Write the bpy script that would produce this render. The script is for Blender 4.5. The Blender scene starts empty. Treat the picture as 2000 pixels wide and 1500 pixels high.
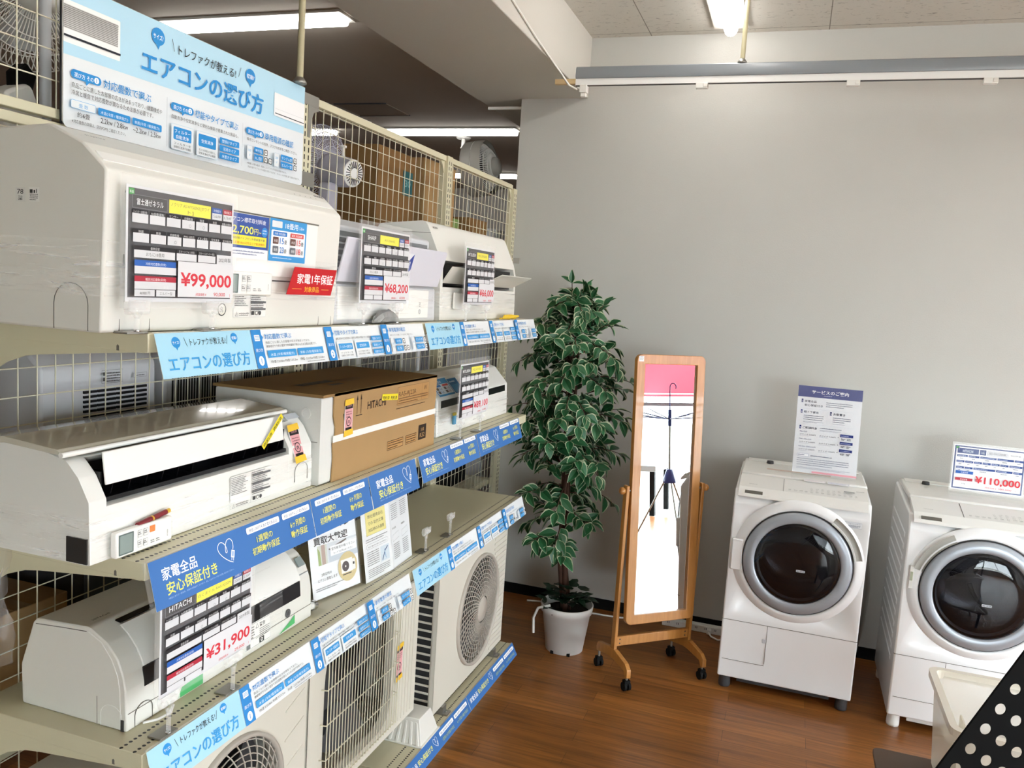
import bpy, bmesh, math, random
from mathutils import Vector, Matrix
random.seed(7)
SC = bpy.context.scene
COL = SC.collection
PI = math.pi

# ------------------------------------------------------------------ camera
CX, CY, CZ, YAW, PITCH, ROLL, FPX = 1.14211, -1.23561, 1.83259, 0.32437, -0.11272, -0.06531, 1602.324
cam_data = bpy.data.cameras.new('camera')
cam_data.sensor_fit = 'HORIZONTAL'
cam_data.sensor_width = 36.0
cam_data.lens = FPX / 2000.0 * 36.0
cam_data.clip_start = 0.02
cam_data.clip_end = 200
cam = bpy.data.objects.new('camera', cam_data)
COL.objects.link(cam)
_R = Matrix.Rotation(YAW, 3, 'Z') @ Matrix.Rotation(PITCH, 3, 'X') @ Matrix.Rotation(ROLL, 3, 'Y')
_right, _fwd, _up = _R.col[0], _R.col[1], _R.col[2]
cam.matrix_world = Matrix(((_right.x, _up.x, -_fwd.x, CX), (_right.y, _up.y, -_fwd.y, CY), (_right.z, _up.z, -_fwd.z, CZ), (0, 0, 0, 1)))
SC.camera = cam

# ------------------------------------------------------------------ world, daylight, exposure
SC.view_settings.view_transform = 'Standard'
SC.view_settings.look = 'None'
SC.view_settings.gamma = 1.0
SC.view_settings.use_curve_mapping = False
SC.view_settings.exposure = 0.55
world = bpy.data.worlds.new('overcast_sky')
SC.world = world
world.use_nodes = True
_wn = world.node_tree
_bg = _wn.nodes['Background']
_bg.inputs['Color'].default_value = (0.83, 0.94, 1.0, 1)
_bg.inputs['Strength'].default_value = 13.5
SC.cycles.max_bounces = 8
SC.cycles.diffuse_bounces = 5
SC.cycles.glossy_bounces = 5
SC.cycles.transparent_max_bounces = 16
SC.cycles.caustics_reflective = False
SC.cycles.caustics_refractive = False


def portal(name, loc, rot, sx, sy):
    l = bpy.data.lights.new(name, 'AREA')
    l.shape = 'RECTANGLE'; l.size = sx; l.size_y = sy
    l.cycles.is_portal = True
    o = bpy.data.objects.new(name, l); COL.objects.link(o)
    o.location = loc; o.rotation_euler = rot


# the glazed shop front (wall_right) and the added, unseen window behind the camera (wall_front)
portal('shopfront_daylight', (5.9, 1.3, 1.25), (0, PI / 2, 0), 2.5, 3.2)
portal('added_window_daylight', (4.2, -3.9, 1.35), (PI / 2, 0, PI), 2.8, 2.1)


def tube_light(name, loc, length, along, power):
    l = bpy.data.lights.new(name, 'AREA')
    l.shape = 'RECTANGLE'; l.size = length; l.size_y = 0.05
    l.energy = power; l.color = (1.0, 0.93, 0.82)
    o = bpy.data.objects.new(name, l); COL.objects.link(o)
    o.location = loc
    o.rotation_euler = (0, 0, 0 if along == 'X' else PI / 2)


# ------------------------------------------------------------------ helpers
def lin(h):
    h = h.lstrip('#')
    out = []
    for i in (0, 2, 4):
        c = int(h[i:i + 2], 16) / 255
        out.append(c / 12.92 if c <= 0.04045 else ((c + 0.055) / 1.055) ** 2.4)
    return (*out, 1.0)


MATS = {}


def mat(name, col='#ffffff', rough=0.5, metal=0.0, spec=0.5, coat=0.0, noise=0.0, nscale=8.0, bump=0.0, bscale=200.0, emit=0.0, emitcol=None):
    if name in MATS: return MATS[name]
    m = bpy.data.materials.new(name); m.use_nodes = True
    nt = m.node_tree; b = nt.nodes['Principled BSDF']
    c = lin(col)
    b.inputs['Base Color'].default_value = c
    b.inputs['Roughness'].default_value = rough
    b.inputs['Metallic'].default_value = metal
    b.inputs['Specular IOR Level'].default_value = spec
    b.inputs['Coat Weight'].default_value = coat
    if noise:
        tc = nt.nodes.new('ShaderNodeTexCoord'); n = nt.nodes.new('ShaderNodeTexNoise'); r = nt.nodes.new('ShaderNodeMix')
        r.data_type = 'RGBA'
        n.inputs['Scale'].default_value = nscale; n.inputs['Detail'].default_value = 5
        nt.links.new(tc.outputs['Object'], n.inputs['Vector'])
        r.inputs[6].default_value = tuple(x * (1 - noise) for x in c[:3]) + (1,)
        r.inputs[7].default_value = tuple(min(1, x * (1 + noise)) for x in c[:3]) + (1,)
        nt.links.new(n.outputs['Fac'], r.inputs[0])
        nt.links.new(r.outputs[2], b.inputs['Base Color'])
    if bump:
        tc = nt.nodes.new('ShaderNodeTexCoord'); n = nt.nodes.new('ShaderNodeTexNoise'); bp = nt.nodes.new('ShaderNodeBump')
        n.inputs['Scale'].default_value = bscale; n.inputs['Detail'].default_value = 3
        bp.inputs['Strength'].default_value = bump; bp.inputs['Distance'].default_value = 0.002
        nt.links.new(tc.outputs['Object'], n.inputs['Vector']); nt.links.new(n.outputs['Fac'], bp.inputs['Height'])
        nt.links.new(bp.outputs['Normal'], b.inputs['Normal'])
    if emit:
        b.inputs['Emission Color'].default_value = lin(emitcol or col)
        b.inputs['Emission Strength'].default_value = emit
    MATS[name] = m
    return m


def ink(hexcol):
    """printed colour on paper"""
    return mat('ink_' + hexcol.lstrip('#'), hexcol, rough=0.45, spec=0.3)


def film_mat(name, amount=0.10, scale=(2, 60, 60), col='#ffffff', streak=0.35, rough=0.18, tint=0.06):
    """clear plastic: mostly transparent, glossy, with streaky creases"""
    if name in MATS: return MATS[name]
    m = bpy.data.materials.new(name); m.use_nodes = True
    nt = m.node_tree; nt.nodes.clear()
    out = nt.nodes.new('ShaderNodeOutputMaterial')
    tr = nt.nodes.new('ShaderNodeBsdfTransparent'); gl = nt.nodes.new('ShaderNodeBsdfPrincipled')
    gl.inputs['Base Color'].default_value = lin(col); gl.inputs['Roughness'].default_value = rough; gl.inputs['Specular IOR Level'].default_value = 0.8
    mx = nt.nodes.new('ShaderNodeMixShader')
    if streak:
        tc = nt.nodes.new('ShaderNodeTexCoord'); mp = nt.nodes.new('ShaderNodeMapping'); n = nt.nodes.new('ShaderNodeTexNoise'); cr = nt.nodes.new('ShaderNodeMapRange')
        mp.inputs['Scale'].default_value = scale; n.inputs['Scale'].default_value = 1.0; n.inputs['Detail'].default_value = 6; n.inputs['Distortion'].default_value = 0.6
        cr.inputs['From Min'].default_value = 0.5; cr.inputs['From Max'].default_value = 0.75
        cr.inputs['To Min'].default_value = amount; cr.inputs['To Max'].default_value = amount + streak
        nt.links.new(tc.outputs['Object'], mp.inputs['Vector']); nt.links.new(mp.outputs['Vector'], n.inputs['Vector'])
        nt.links.new(n.outputs['Fac'], cr.inputs['Value']); nt.links.new(cr.outputs['Result'], mx.inputs[0])
        bp = nt.nodes.new('ShaderNodeBump'); bp.inputs['Strength'].default_value = 0.7; bp.inputs['Distance'].default_value = 0.003
        nt.links.new(n.outputs['Fac'], bp.inputs['Height']); nt.links.new(bp.outputs['Normal'], gl.inputs['Normal'])
    else:
        mx.inputs[0].default_value = amount
    nt.links.new(tr.outputs[0], mx.inputs[1]); nt.links.new(gl.outputs[0], mx.inputs[2]); nt.links.new(mx.outputs[0], out.inputs['Surface'])
    MATS[name] = m
    return m


class MB:
    def __init__(s):
        s.v = []; s.f = []; s.mi = []; s.sm = []; s.mats = []

    def idx(s, m):
        if m not in s.mats: s.mats.append(m)
        return s.mats.index(m)

    def add(s, vs, fs, m, smooth=False):
        o = len(s.v); k = s.idx(m)
        s.v.extend([tuple(p) for p in vs])
        for f in fs:
            s.f.append(tuple(i + o for i in f)); s.mi.append(k); s.sm.append(smooth)
        return s

    def box(s, x0, x1, y0, y1, z0, z1, m):
        return s.add([(x0, y0, z0), (x1, y0, z0), (x1, y1, z0), (x0, y1, z0), (x0, y0, z1), (x1, y0, z1), (x1, y1, z1), (x0, y1, z1)],
                     [(0, 3, 2, 1), (4, 5, 6, 7), (0, 1, 5, 4), (1, 2, 6, 5), (2, 3, 7, 6), (3, 0, 4, 7)], m)

    def obox(s, c, u, v, w, m):
        """box of centre c and half vectors u, v, w"""
        c, u, v, w = Vector(c), Vector(u), Vector(v), Vector(w)
        return s.add([c - u - v - w, c + u - v - w, c + u + v - w, c - u + v - w, c - u - v + w, c + u - v + w, c + u + v + w, c - u + v + w],
                     [(0, 3, 2, 1), (4, 5, 6, 7), (0, 1, 5, 4), (1, 2, 6, 5), (2, 3, 7, 6), (3, 0, 4, 7)], m)

    def prism(s, prof, axis, a0, a1, m, smooth=False, cap0=True, cap1=True, capm=None):
        """profile of 2-D points extruded along axis. Y: (x,z); X: (y,z); Z: (x,y)"""
        def P(p, a):
            return (p[0], a, p[1]) if axis == 'Y' else (a, p[0], p[1]) if axis == 'X' else (p[0], p[1], a)
        n = len(prof)
        vs = [P(p, a0) for p in prof] + [P(p, a1) for p in prof]
        s.add(vs, [(i, (i + 1) % n, n + (i + 1) % n, n + i) for i in range(n)], m, smooth)
        if cap0: s.add([P(p, a0) for p in prof], [tuple(range(n))], capm or m)
        if cap1: s.add([P(p, a1) for p in prof], [tuple(range(n))], capm or m)
        return s

    def sheet(s, prof, axis, a0, a1, m, smooth=True):
        """open profile extruded along axis (a curved sheet)"""
        def P(p, a):
            return (p[0], a, p[1]) if axis == 'Y' else (a, p[0], p[1]) if axis == 'X' else (p[0], p[1], a)
        n = len(prof)
        return s.add([P(p, a0) for p in prof] + [P(p, a1) for p in prof], [(i, i + 1, n + i + 1, n + i) for i in range(n - 1)], m, smooth)

    def tube(s, pts, r, m, n=8, closed=False, caps=True):
        pts = [Vector(p) for p in pts]; k = len(pts)
        rs = r if isinstance(r, (list, tuple)) else [r] * k
        vs = []; prev = None
        for i, p in enumerate(pts):
            if closed: t = pts[(i + 1) % k] - pts[i - 1]
            else: t = pts[min(i + 1, k - 1)] - pts[max(i - 1, 0)]
            t.normalize()
            if prev is None:
                a = Vector((0, 0, 1)) if abs(t.z) < 0.9 else Vector((1, 0, 0))
                u = t.cross(a).normalized()
            else:
                u = prev - t * prev.dot(t)
                u = u.normalized() if u.length > 1e-6 else t.orthogonal().normalized()
            prev = u; w = t.cross(u)
            for j in range(n):
                a = 2 * PI * j / n + PI / n
                vs.append(p + (u * math.cos(a) + w * math.sin(a)) * rs[i])
        fs = []
        for i in range(k if closed else k - 1):
            a = i * n; b = ((i + 1) % k) * n
            for j in range(n): fs.append((a + j, a + (j + 1) % n, b + (j + 1) % n, b + j))
        s.add(vs, fs, m, n > 4)
        if caps and not closed:
            s.add(vs[:n], [tuple(range(n))], m); s.add(vs[-n:], [tuple(range(n))], m)
        return s

    def bar(s, p0, p1, m, r=0.002): return s.tube([p0, p1], r, m, n=4)

    def lathe(s, prof, c, m, axis='Z', n=32, smooth=True, ang=2 * PI, close=False):
        """prof: (r, h) pairs; h along axis from c"""
        c = Vector(c); vs = []
        full = abs(ang - 2 * PI) < 1e-6
        k = n if full else n + 1
        for j in range(k):
            a = ang * j / n; ca, sa = math.cos(a), math.sin(a)
            for (r, h) in prof:
                if axis == 'Z': q = (r * ca, r * sa, h)
                elif axis == 'Y': q = (r * ca, h, r * sa)
                else: q = (h, r * ca, r * sa)
                vs.append(c + Vector(q))
        L = len(prof); fs = []
        for j in range(n):
            a = j * L; b = ((j + 1) % k) * L
            for i in range(L - (0 if close else 1)):
                i2 = (i + 1) % L
                fs.append((a + i, b + i, b + i2, a + i2))
        return s.add(vs, fs, m, smooth)

    def cyl(s, p0, p1, r, m, n=20): return s.tube([p0, p1], r, m, n=n)

    def build(s, name, parent=None, bevel=0.0, bseg=2, smooth_all=False, weld=False):
        org = Vector(ORG.get(parent.name, (0, 0, 0))) if parent else Vector((0, 0, 0))
        me = bpy.data.meshes.new(name)
        if not parent:
            org = base_of(s.v)
        me.from_pydata([tuple(Vector(p) - org) for p in s.v], [], s.f)
        for m in s.mats: me.materials.append(m)
        me.polygons.foreach_set('material_index', s.mi)
        me.polygons.foreach_set('use_smooth', [True] * len(s.f) if smooth_all else s.sm)
        bm = bmesh.new(); bm.from_mesh(me)
        if weld or bevel: bmesh.ops.remove_doubles(bm, verts=bm.verts, dist=1e-5)
        if len(s.f) < 30000: bmesh.ops.recalc_face_normals(bm, faces=bm.faces)
        bm.to_mesh(me); bm.free(); me.update()
        o = bpy.data.objects.new(name, me); COL.objects.link(o)
        if parent:
            o.parent = parent
            ORG[o.name] = org
        else:
            o.location = org; ORG[o.name] = org
        if bevel:
            b = o.modifiers.new('bevel', 'BEVEL'); b.width = bevel; b.segments = bseg; b.limit_method = 'ANGLE'; b.angle_limit = math.radians(35)
            b.harden_normals = False
            for p in me.polygons: p.use_smooth = True
            try:
                me.set_sharp_from_angle(angle=math.radians(60))
            except Exception: pass
        return o


ORG = {}


def base_of(vs):
    xs = [p[0] for p in vs]; ys = [p[1] for p in vs]; zs = [p[2] for p in vs]
    return Vector(((min(xs) + max(xs)) / 2, (min(ys) + max(ys)) / 2, min(zs)))


def tag(o, label, cat, group=None, kind=None):
    o['label'] = label; o['category'] = cat
    if group: o['group'] = group
    if kind: o['kind'] = kind
    return o


def thing(name, label, cat, loc, group=None):
    o = bpy.data.objects.new(name, None); COL.objects.link(o)
    o.empty_display_size = 0.05; o.location = loc
    ORG[o.name] = Vector(loc)
    return tag(o, label, cat, group)


def struct(name, mb, **k):
    o = mb.build(name, **k); o['kind'] = 'structure'; return o


# ------------------------------------------------------------------ printed matter
FONTC = {}


def glyphs(s, bold):
    key = (s, bold)
    if key in FONTC: return FONTC[key]
    c = bpy.data.curves.new('t', 'FONT'); c.body = s; c.resolution_u = 3; c.offset = bold
    o = bpy.data.objects.new('t', c)
    me = bpy.data.meshes.new_from_object(o)
    vs = [(v.co.x, v.co.y) for v in me.vertices]; fs = [tuple(p.vertices) for p in me.polygons]
    bpy.data.objects.remove(o); bpy.data.curves.remove(c); bpy.data.meshes.remove(me)
    if vs:
        x0 = min(v[0] for v in vs); x1 = max(v[0] for v in vs); y0 = min(v[1] for v in vs); y1 = max(v[1] for v in vs)
    else: x0 = x1 = y0 = y1 = 0
    FONTC[key] = (vs, fs, x0, x1, y0, y1)
    return FONTC[key]


class Print:
    """flat printed sheet; drawing unit mm, origin lower left, y up"""
    def __init__(s, w, h, bg=None, r=0):
        s.w, s.h = w, h; s.items = []; s.layer = 0
        if bg: s.rrect(0, 0, w, h, bg, r) if r else s.rect(0, 0, w, h, bg)

    def poly(s, pts, col):
        s.layer += 1
        s.items.append((list(pts), [tuple(range(len(pts)))], col, s.layer)); return s

    def rect(s, x, y, w, h, col): return s.poly([(x, y), (x + w, y), (x + w, y + h), (x, y + h)], col)

    def rrect(s, x, y, w, h, col, r=2.0, n=4):
        r = min(r, w / 2, h / 2); pts = []
        for cx, cy, a0 in ((x + w - r, y + r, -90), (x + w - r, y + h - r, 0), (x + r, y + h - r, 90), (x + r, y + r, 180)):
            for i in range(n + 1):
                a = math.radians(a0 + 90 * i / n); pts.append((cx + r * math.cos(a), cy + r * math.sin(a)))
        return s.poly(pts, col)

    def frame(s, x, y, w, h, col, bg, t=0.8, r=2.0):
        s.rrect(x, y, w, h, col, r); return s.rrect(x + t, y + t, w - 2 * t, h - 2 * t, bg, max(r - t, 0.1))

    def disc(s, x, y, r, col, n=20, ry=None):
        ry = ry or r
        return s.poly([(x + r * math.cos(2 * PI * i / n), y + ry * math.sin(2 * PI * i / n)) for i in range(n)], col)

    def line(s, pts, t, col):
        s.layer += 1
        vs = []; fs = []
        for i, p in enumerate(pts):
            a = pts[max(i - 1, 0)]; b = pts[min(i + 1, len(pts) - 1)]
            dx, dy = b[0] - a[0], b[1] - a[1]; l = math.hypot(dx, dy) or 1
            nx, ny = -dy / l * t / 2, dx / l * t / 2
            vs += [(p[0] + nx, p[1] + ny), (p[0] - nx, p[1] - ny)]
        for i in range(len(pts) - 1): fs.append((2 * i, 2 * i + 1, 2 * i + 3, 2 * i + 2))
        s.items.append((vs, fs, col, s.layer)); return s

    def text(s, t, x, y, h, col, al='l', w=None, bold=0.0, rot=0.0, sx=1.0, shear=0.0):
        """h: height of the glyph box; y: baseline; w: width to fit"""
        vs, fs, x0, x1, y0, y1 = glyphs(t, bold)
        if not vs: return s
        s.layer += 1
        k = h / max(y1 - min(y0, 0.0), 1e-6)
        kx = (w / (x1 - x0)) if w else k * sx
        ww = (x1 - x0) * kx
        ox = x if al == 'l' else x - ww / 2 if al == 'c' else x - ww
        cr, sr = math.cos(rot), math.sin(rot); out = []
        for a, b in vs:
            p = (ox - x + (a - x0) * kx + shear * b * k, b * k)
            out.append((x + p[0] * cr - p[1] * sr, y + p[0] * sr + p[1] * cr))
        s.items.append((out, fs, col, s.layer)); return s

    def micro(s, x, y, w, h, col, n=1, gap=None, seed=1):
        """lines of print too small to read"""
        h = max(h, 1.0); rnd = random.Random(seed + int(x * 7 + y * 13)); gap = gap or h * 1.8
        s.layer += 1; vs = []; fs = []
        for i in range(n):
            cx = x; yy = y - i * gap; end = x + w * (1 if i < n - 1 else rnd.uniform(0.6, 1))
            while cx < end:
                l = min(rnd.uniform(0.35, 0.9) * h, end - cx); o = len(vs); hh = h * rnd.uniform(0.6, 1)
                vs += [(cx, yy), (cx + l, yy), (cx + l, yy + hh), (cx, yy + hh)]; fs.append((o, o + 1, o + 2, o + 3)); cx += l + h * 0.25
        s.items.append((vs, fs, col, s.layer)); return s

    def emit(s, mb, O, U, V, eps=0.00012, lift=0.0003):
        """lay the print on the plane with lower left corner O and unit axes U, V"""
        O, U, V = Vector(O), Vector(U).normalized(), Vector(V).normalized(); N = U.cross(V)
        for vs, fs, col, l in s.items:
            mb.add([O + U * (a * 0.001) + V * (b * 0.001) + N * (lift + eps * l) for a, b in vs], fs, ink(col) if isinstance(col, str) else col)
        return mb


def slab(mb, O, U, V, w, h, t, m, back=True):
    """thin board w x h (metres) with front face on O,U,V and thickness t behind"""
    O, U, V = Vector(O), Vector(U).normalized(), Vector(V).normalized(); N = U.cross(V)
    return mb.obox(O + U * w / 2 + V * h / 2 - N * t / 2, U * w / 2, V * h / 2, N * t / 2, m)


X_, Y_, Z_ = Vector((1, 0, 0)), Vector((0, 1, 0)), Vector((0, 0, 1))
# ------------------------------------------------------------------ materials of the place
def wall_mat(name, col, bump=0.25):
    return mat(name, col, rough=0.75, spec=0.25, noise=0.035, nscale=1.7, bump=bump, bscale=160)


M_wall = wall_mat('off_white_wallpaper', '#c2c1bc')
M_wall2 = wall_mat('cream_partition', '#c9c8c4')
M_beam = wall_mat('beam_wallpaper', '#c6c3bb')
M_white = mat('white_plastic', '#e9e8e3', rough=0.32, spec=0.45)
M_whitegloss = mat('white_gloss', '#eeeeec', rough=0.16, spec=0.5, coat=0.3)
M_cream = mat('aged_white_plastic', '#e2e0d9', rough=0.4, spec=0.45)
M_offw = mat('panel_white', '#f1f0ec', rough=0.3, spec=0.5)
M_greyw = mat('grey_white_plastic', '#cfd0d4', rough=0.35)
M_black = mat('black_plastic', '#0b0b10', rough=0.35, spec=0.4)
M_matblack = mat('matt_black', '#0a0a0a', rough=0.7, spec=0.2)
M_dark = mat('dark_grey', '#3a3a3c', rough=0.6)
M_gap = mat('seam_shadow_gap', '#6d6a63', rough=0.8, spec=0.1)
M_shelf = mat('cream_steel', '#d3cdb0', rough=0.42, spec=0.45)
M_wire = mat('cream_wire', '#d9d4bd', rough=0.45, spec=0.5)
M_steel = mat('brushed_steel', '#9c9a94', rough=0.38, metal=0.8)
M_chrome = mat('chrome', '#c9c9c9', rough=0.12, metal=1.0)
M_rail = mat('grey_painted_pipe', '#868b90', rough=0.3, spec=0.6)
M_pole = mat('cream_pole', '#b9b190', rough=0.4)
M_card = mat('corrugated_board', '#ad8c62', rough=0.8, spec=0.15, noise=0.05, nscale=14)
M_cardbrown = mat('brown_carton', '#82633f', rough=0.85, spec=0.1, noise=0.06, nscale=9)
M_foam = mat('white_polystyrene', '#dcdcd8', rough=0.6, bump=0.25, bscale=120)
M_paper = mat('paper', '#f4f4f2', rough=0.55, spec=0.25)
M_paper2 = mat('photo_paper', '#eef0f2', rough=0.3, spec=0.4)
M_clear = film_mat('clear_acrylic', amount=0.05, streak=0, rough=0.05)
M_wrap = film_mat('stretch_wrap', amount=0.05, scale=(9, 4, 95), streak=0.42)
M_wrapv = film_mat('clear_bag_film', amount=0.10, scale=(30, 30, 5), streak=0.5)
M_frost = film_mat('frosted_box_plastic', amount=0.60, streak=0, col='#efe9dc', rough=0.35)
M_clip = film_mat('clear_clip_plastic', amount=0.2, streak=0, rough=0.08)
M_glass = film_mat('window_glass', amount=0.06, streak=0, rough=0.02)
M_tube = mat('lit_diffuser', '#fffaf0', rough=0.5, emit=13.0, emitcol='#fffcf8')
M_house = mat('lamp_housing', '#dcd9d2', rough=0.5)
M_outgrey = mat('outdoor_unit_ivory', '#d5d0c3', rough=0.45, spec=0.4)
M_grille = mat('grille_greige', '#b3aba0', rough=0.5)
M_fin = mat('coil_fins_dark', '#2a2a2c', rough=0.6)


def floor_mat():
    m = bpy.data.materials.new('brown_plank_vinyl'); m.use_nodes = True
    nt = m.node_tree; b = nt.nodes['Principled BSDF']; L = nt.links.new
    tc = nt.nodes.new('ShaderNodeTexCoord')
    br = nt.nodes.new('ShaderNodeTexBrick')
    br.inputs['Scale'].default_value = 1.0; br.inputs['Brick Width'].default_value = 0.92; br.inputs['Row Height'].default_value = 0.092
    br.inputs['Mortar Size'].default_value = 0.0008; br.offset = 0.37
    br.inputs['Color1'].default_value = lin('#99622f'); br.inputs['Color2'].default_value = lin('#7f4e24'); br.inputs['Mortar'].default_value = lin('#4a2c14')
    L(tc.outputs['Object'], br.inputs['Vector'])
    mp = nt.nodes.new('ShaderNodeMapping'); mp.inputs['Scale'].default_value = (2.2, 38, 1)
    n = nt.nodes.new('ShaderNodeTexNoise'); n.inputs['Scale'].default_value = 1.3; n.inputs['Detail'].default_value = 7; n.inputs['Distortion'].default_value = 0.8
    L(tc.outputs['Object'], mp.inputs['Vector']); L(mp.outputs['Vector'], n.inputs['Vector'])
    cr = nt.nodes.new('ShaderNodeMapRange'); cr.inputs['From Min'].default_value = 0.3; cr.inputs['From Max'].default_value = 0.7; cr.inputs['To Min'].default_value = 0.62; cr.inputs['To Max'].default_value = 1.32
    L(n.outputs['Fac'], cr.inputs['Value'])
    mx = nt.nodes.new('ShaderNodeMix'); mx.data_type = 'RGBA'; mx.blend_type = 'MULTIPLY'; mx.inputs[0].default_value = 1
    L(br.outputs['Color'], mx.inputs[6]); L(cr.outputs['Result'], mx.inputs[7]); L(mx.outputs[2], b.inputs['Base Color'])
    b.inputs['Roughness'].default_value = 0.30; b.inputs['Specular IOR Level'].default_value = 0.5
    bp = nt.nodes.new('ShaderNodeBump'); bp.inputs['Strength'].default_value = 0.08; bp.inputs['Distance'].default_value = 0.001
    L(n.outputs['Fac'], bp.inputs['Height']); L(bp.outputs['Normal'], b.inputs['Normal'])
    return m


def ceiling_mat():
    m = mat('fissured_ceiling_tile', '#d2cec6', rough=0.85, spec=0.1)
    nt = m.node_tree; b = nt.nodes['Principled BSDF']; L = nt.links.new
    tc = nt.nodes.new('ShaderNodeTexCoord'); mp = nt.nodes.new('ShaderNodeMapping'); mp.inputs['Scale'].default_value = (26, 80, 1)
    n = nt.nodes.new('ShaderNodeTexNoise'); n.inputs['Scale'].default_value = 1; n.inputs['Detail'].default_value = 3; n.inputs['Distortion'].default_value = 1.2
    L(tc.outputs['Object'], mp.inputs['Vector']); L(mp.outputs['Vector'], n.inputs['Vector'])
    cr = nt.nodes.new('ShaderNodeMapRange'); cr.inputs['From Min'].default_value = 0.62; cr.inputs['From Max'].default_value = 0.69; cr.inputs['To Min'].default_value = 1; cr.inputs['To Max'].default_value = 0.55
    L(n.outputs['Fac'], cr.inputs['Value'])
    br = nt.nodes.new('ShaderNodeTexBrick'); br.inputs['Scale'].default_value = 1; br.inputs['Brick Width'].default_value = 0.91; br.inputs['Row Height'].default_value = 0.91
    br.inputs['Mortar Size'].default_value = 0.0025; br.offset = 0
    br.inputs['Color1'].default_value = lin('#d2cec6'); br.inputs['Color2'].default_value = lin('#cfcbc3'); br.inputs['Mortar'].default_value = lin('#8b877e')
    L(tc.outputs['Object'], br.inputs['Vector'])
    mx = nt.nodes.new('ShaderNodeMix'); mx.data_type = 'RGBA'; mx.blend_type = 'MULTIPLY'; mx.inputs[0].default_value = 1
    L(br.outputs['Color'], mx.inputs[6]); L(cr.outputs['Result'], mx.inputs[7]); L(mx.outputs[2], b.inputs['Base Color'])
    return m


def perforated_mat():
    """cream steel with two rows of punched round holes near the front edge"""
    m = bpy.data.materials.new('perforated_cream_steel'); m.use_nodes = True
    nt = m.node_tree; b = nt.nodes['Principled BSDF']; L = nt.links.new
    b.inputs['Roughness'].default_value = 0.42
    g = nt.nodes.new('ShaderNodeNewGeometry'); sp = nt.nodes.new('ShaderNodeSeparateXYZ'); L(g.outputs['Position'], sp.inputs[0])

    def math_(op, a, bb=None):
        n = nt.nodes.new('ShaderNodeMath'); n.operation = op
        for i, q in enumerate((a, bb)):
            if q is None: continue
            if isinstance(q, (int, float)): n.inputs[i].default_value = q
            else: L(q, n.inputs[i])
        return n.outputs[0]
    p = 0.0125
    fy = math_('MULTIPLY', math_('SUBTRACT', math_('FRACT', math_('DIVIDE', math_('ADD', sp.outputs['Y'], 9.0), p)), 0.5), p)
    tot = None
    for x0 in (-0.022, -0.056):
        dx = math_('SUBTRACT', sp.outputs['X'], x0)
        d = math_('SQRT', math_('ADD', math_('MULTIPLY', dx, dx), math_('MULTIPLY', fy, fy)))
        h = math_('LESS_THAN', d, 0.0038)
        tot = h if tot is None else math_('MAXIMUM', tot, h)
    mx = nt.nodes.new('ShaderNodeMix'); mx.data_type = 'RGBA'
    L(tot, mx.inputs[0]); mx.inputs[6].default_value = lin('#d3cdb0'); mx.inputs[7].default_value = lin('#15140f')
    L(mx.outputs[2], b.inputs['Base Color'])
    return m


M_perf = perforated_mat()
M_floor = floor_mat()
M_ceil = ceiling_mat()
M_ceil2 = mat('plain_grey_ceiling', '#b9b2a8', rough=0.9, spec=0.1, noise=0.03, nscale=2)

# ------------------------------------------------------------------ the room shell
YW, HC, ZB = 3.397, 3.263, 2.937
struct('floor', MB().box(-7, 6.05, -4, 9.5, -0.1, 0.0, M_floor))
struct('wall_back', MB().box(-0.469, 6.05, YW, YW + 0.2, 0, 3.4, M_wall))
struct('baseboard_back', MB().box(-0.474, 6.0, YW - 0.008, YW, 0, 0.062, M_matblack))
struct('ceiling', MB().box(-0.074, 6.05, -4, YW, HC, HC + 0.1, M_ceil))
struct('ceiling', MB().box(-7, -0.739, -4, 9.5, 3.2, 3.3, M_ceil2))
struct('trim_1', MB().box(-0.739, -0.074, -4, YW, ZB, 3.4, M_beam).box(-0.739, -0.27, YW, 9.5, ZB, 3.4, M_beam), bevel=0.004)
struct('wall_inner', MB().box(-0.469, -0.27, YW + 0.2, 9.5, 0, 3.4, M_wall2))
struct('wall_left', MB().box(-7.1, -7, -4, 9.5, 0, 3.4, M_wall2))
struct('wall_far', MB().box(-7.1, -0.27, 9.5, 9.6, 0, 3.4, M_wall2))
# front wall behind the camera; unseen window added, sized to light the washers
fw = MB().box(-7.1, 2.8, -4.1, -4, 0, 3.4, M_wall2).box(5.6, 6.05, -4.1, -4, 0, 3.4, M_wall2).box(2.8, 5.6, -4.1, -4, 0, 0.3, M_wall2).box(2.8, 5.6, -4.1, -4, 2.4, 3.4, M_wall2)
struct('wall_front', fw)
M_alu = mat('aluminium_frame', '#8f9295', rough=0.4, metal=0.6)
w1 = MB()
for x in (2.8, 4.2, 5.56): w1.box(x, x + 0.04, -4.08, -4.02, 0.3, 2.4, M_alu)
for z in (0.3, 2.36): w1.box(2.8, 5.6, -4.08, -4.02, z, z + 0.04, M_alu)
wf = struct('window_added', w1)
MB().box(2.82, 5.58, -4.053, -4.047, 0.32, 2.38, M_glass).build('pane', wf)
# glazed shop front on the right
struct('wall_right', MB().box(6.0, 6.1, -4, YW, 2.5, 3.4, M_wall2).box(6.0, 6.1, 2.9, YW, 0, 2.5, M_wall2).box(6.0, 6.1, -4, -0.3, 0, 2.5, M_wall2))
w2 = MB()
for y in (-0.3, 0.2, 1.9, 2.86): w2.box(6.02, 6.08, y, y + 0.04, 0, 2.5, M_alu)
w2.box(6.02, 6.08, -0.3, 2.9, 2.46, 2.5, M_alu)
wf = struct('window_2', w2)
MB().box(6.045, 6.052, -0.26, 0.2, 0.02, 2.48, M_glass).box(6.045, 6.052, 1.94, 2.88, 0.02, 2.48, M_glass).build('pane', wf)
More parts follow.
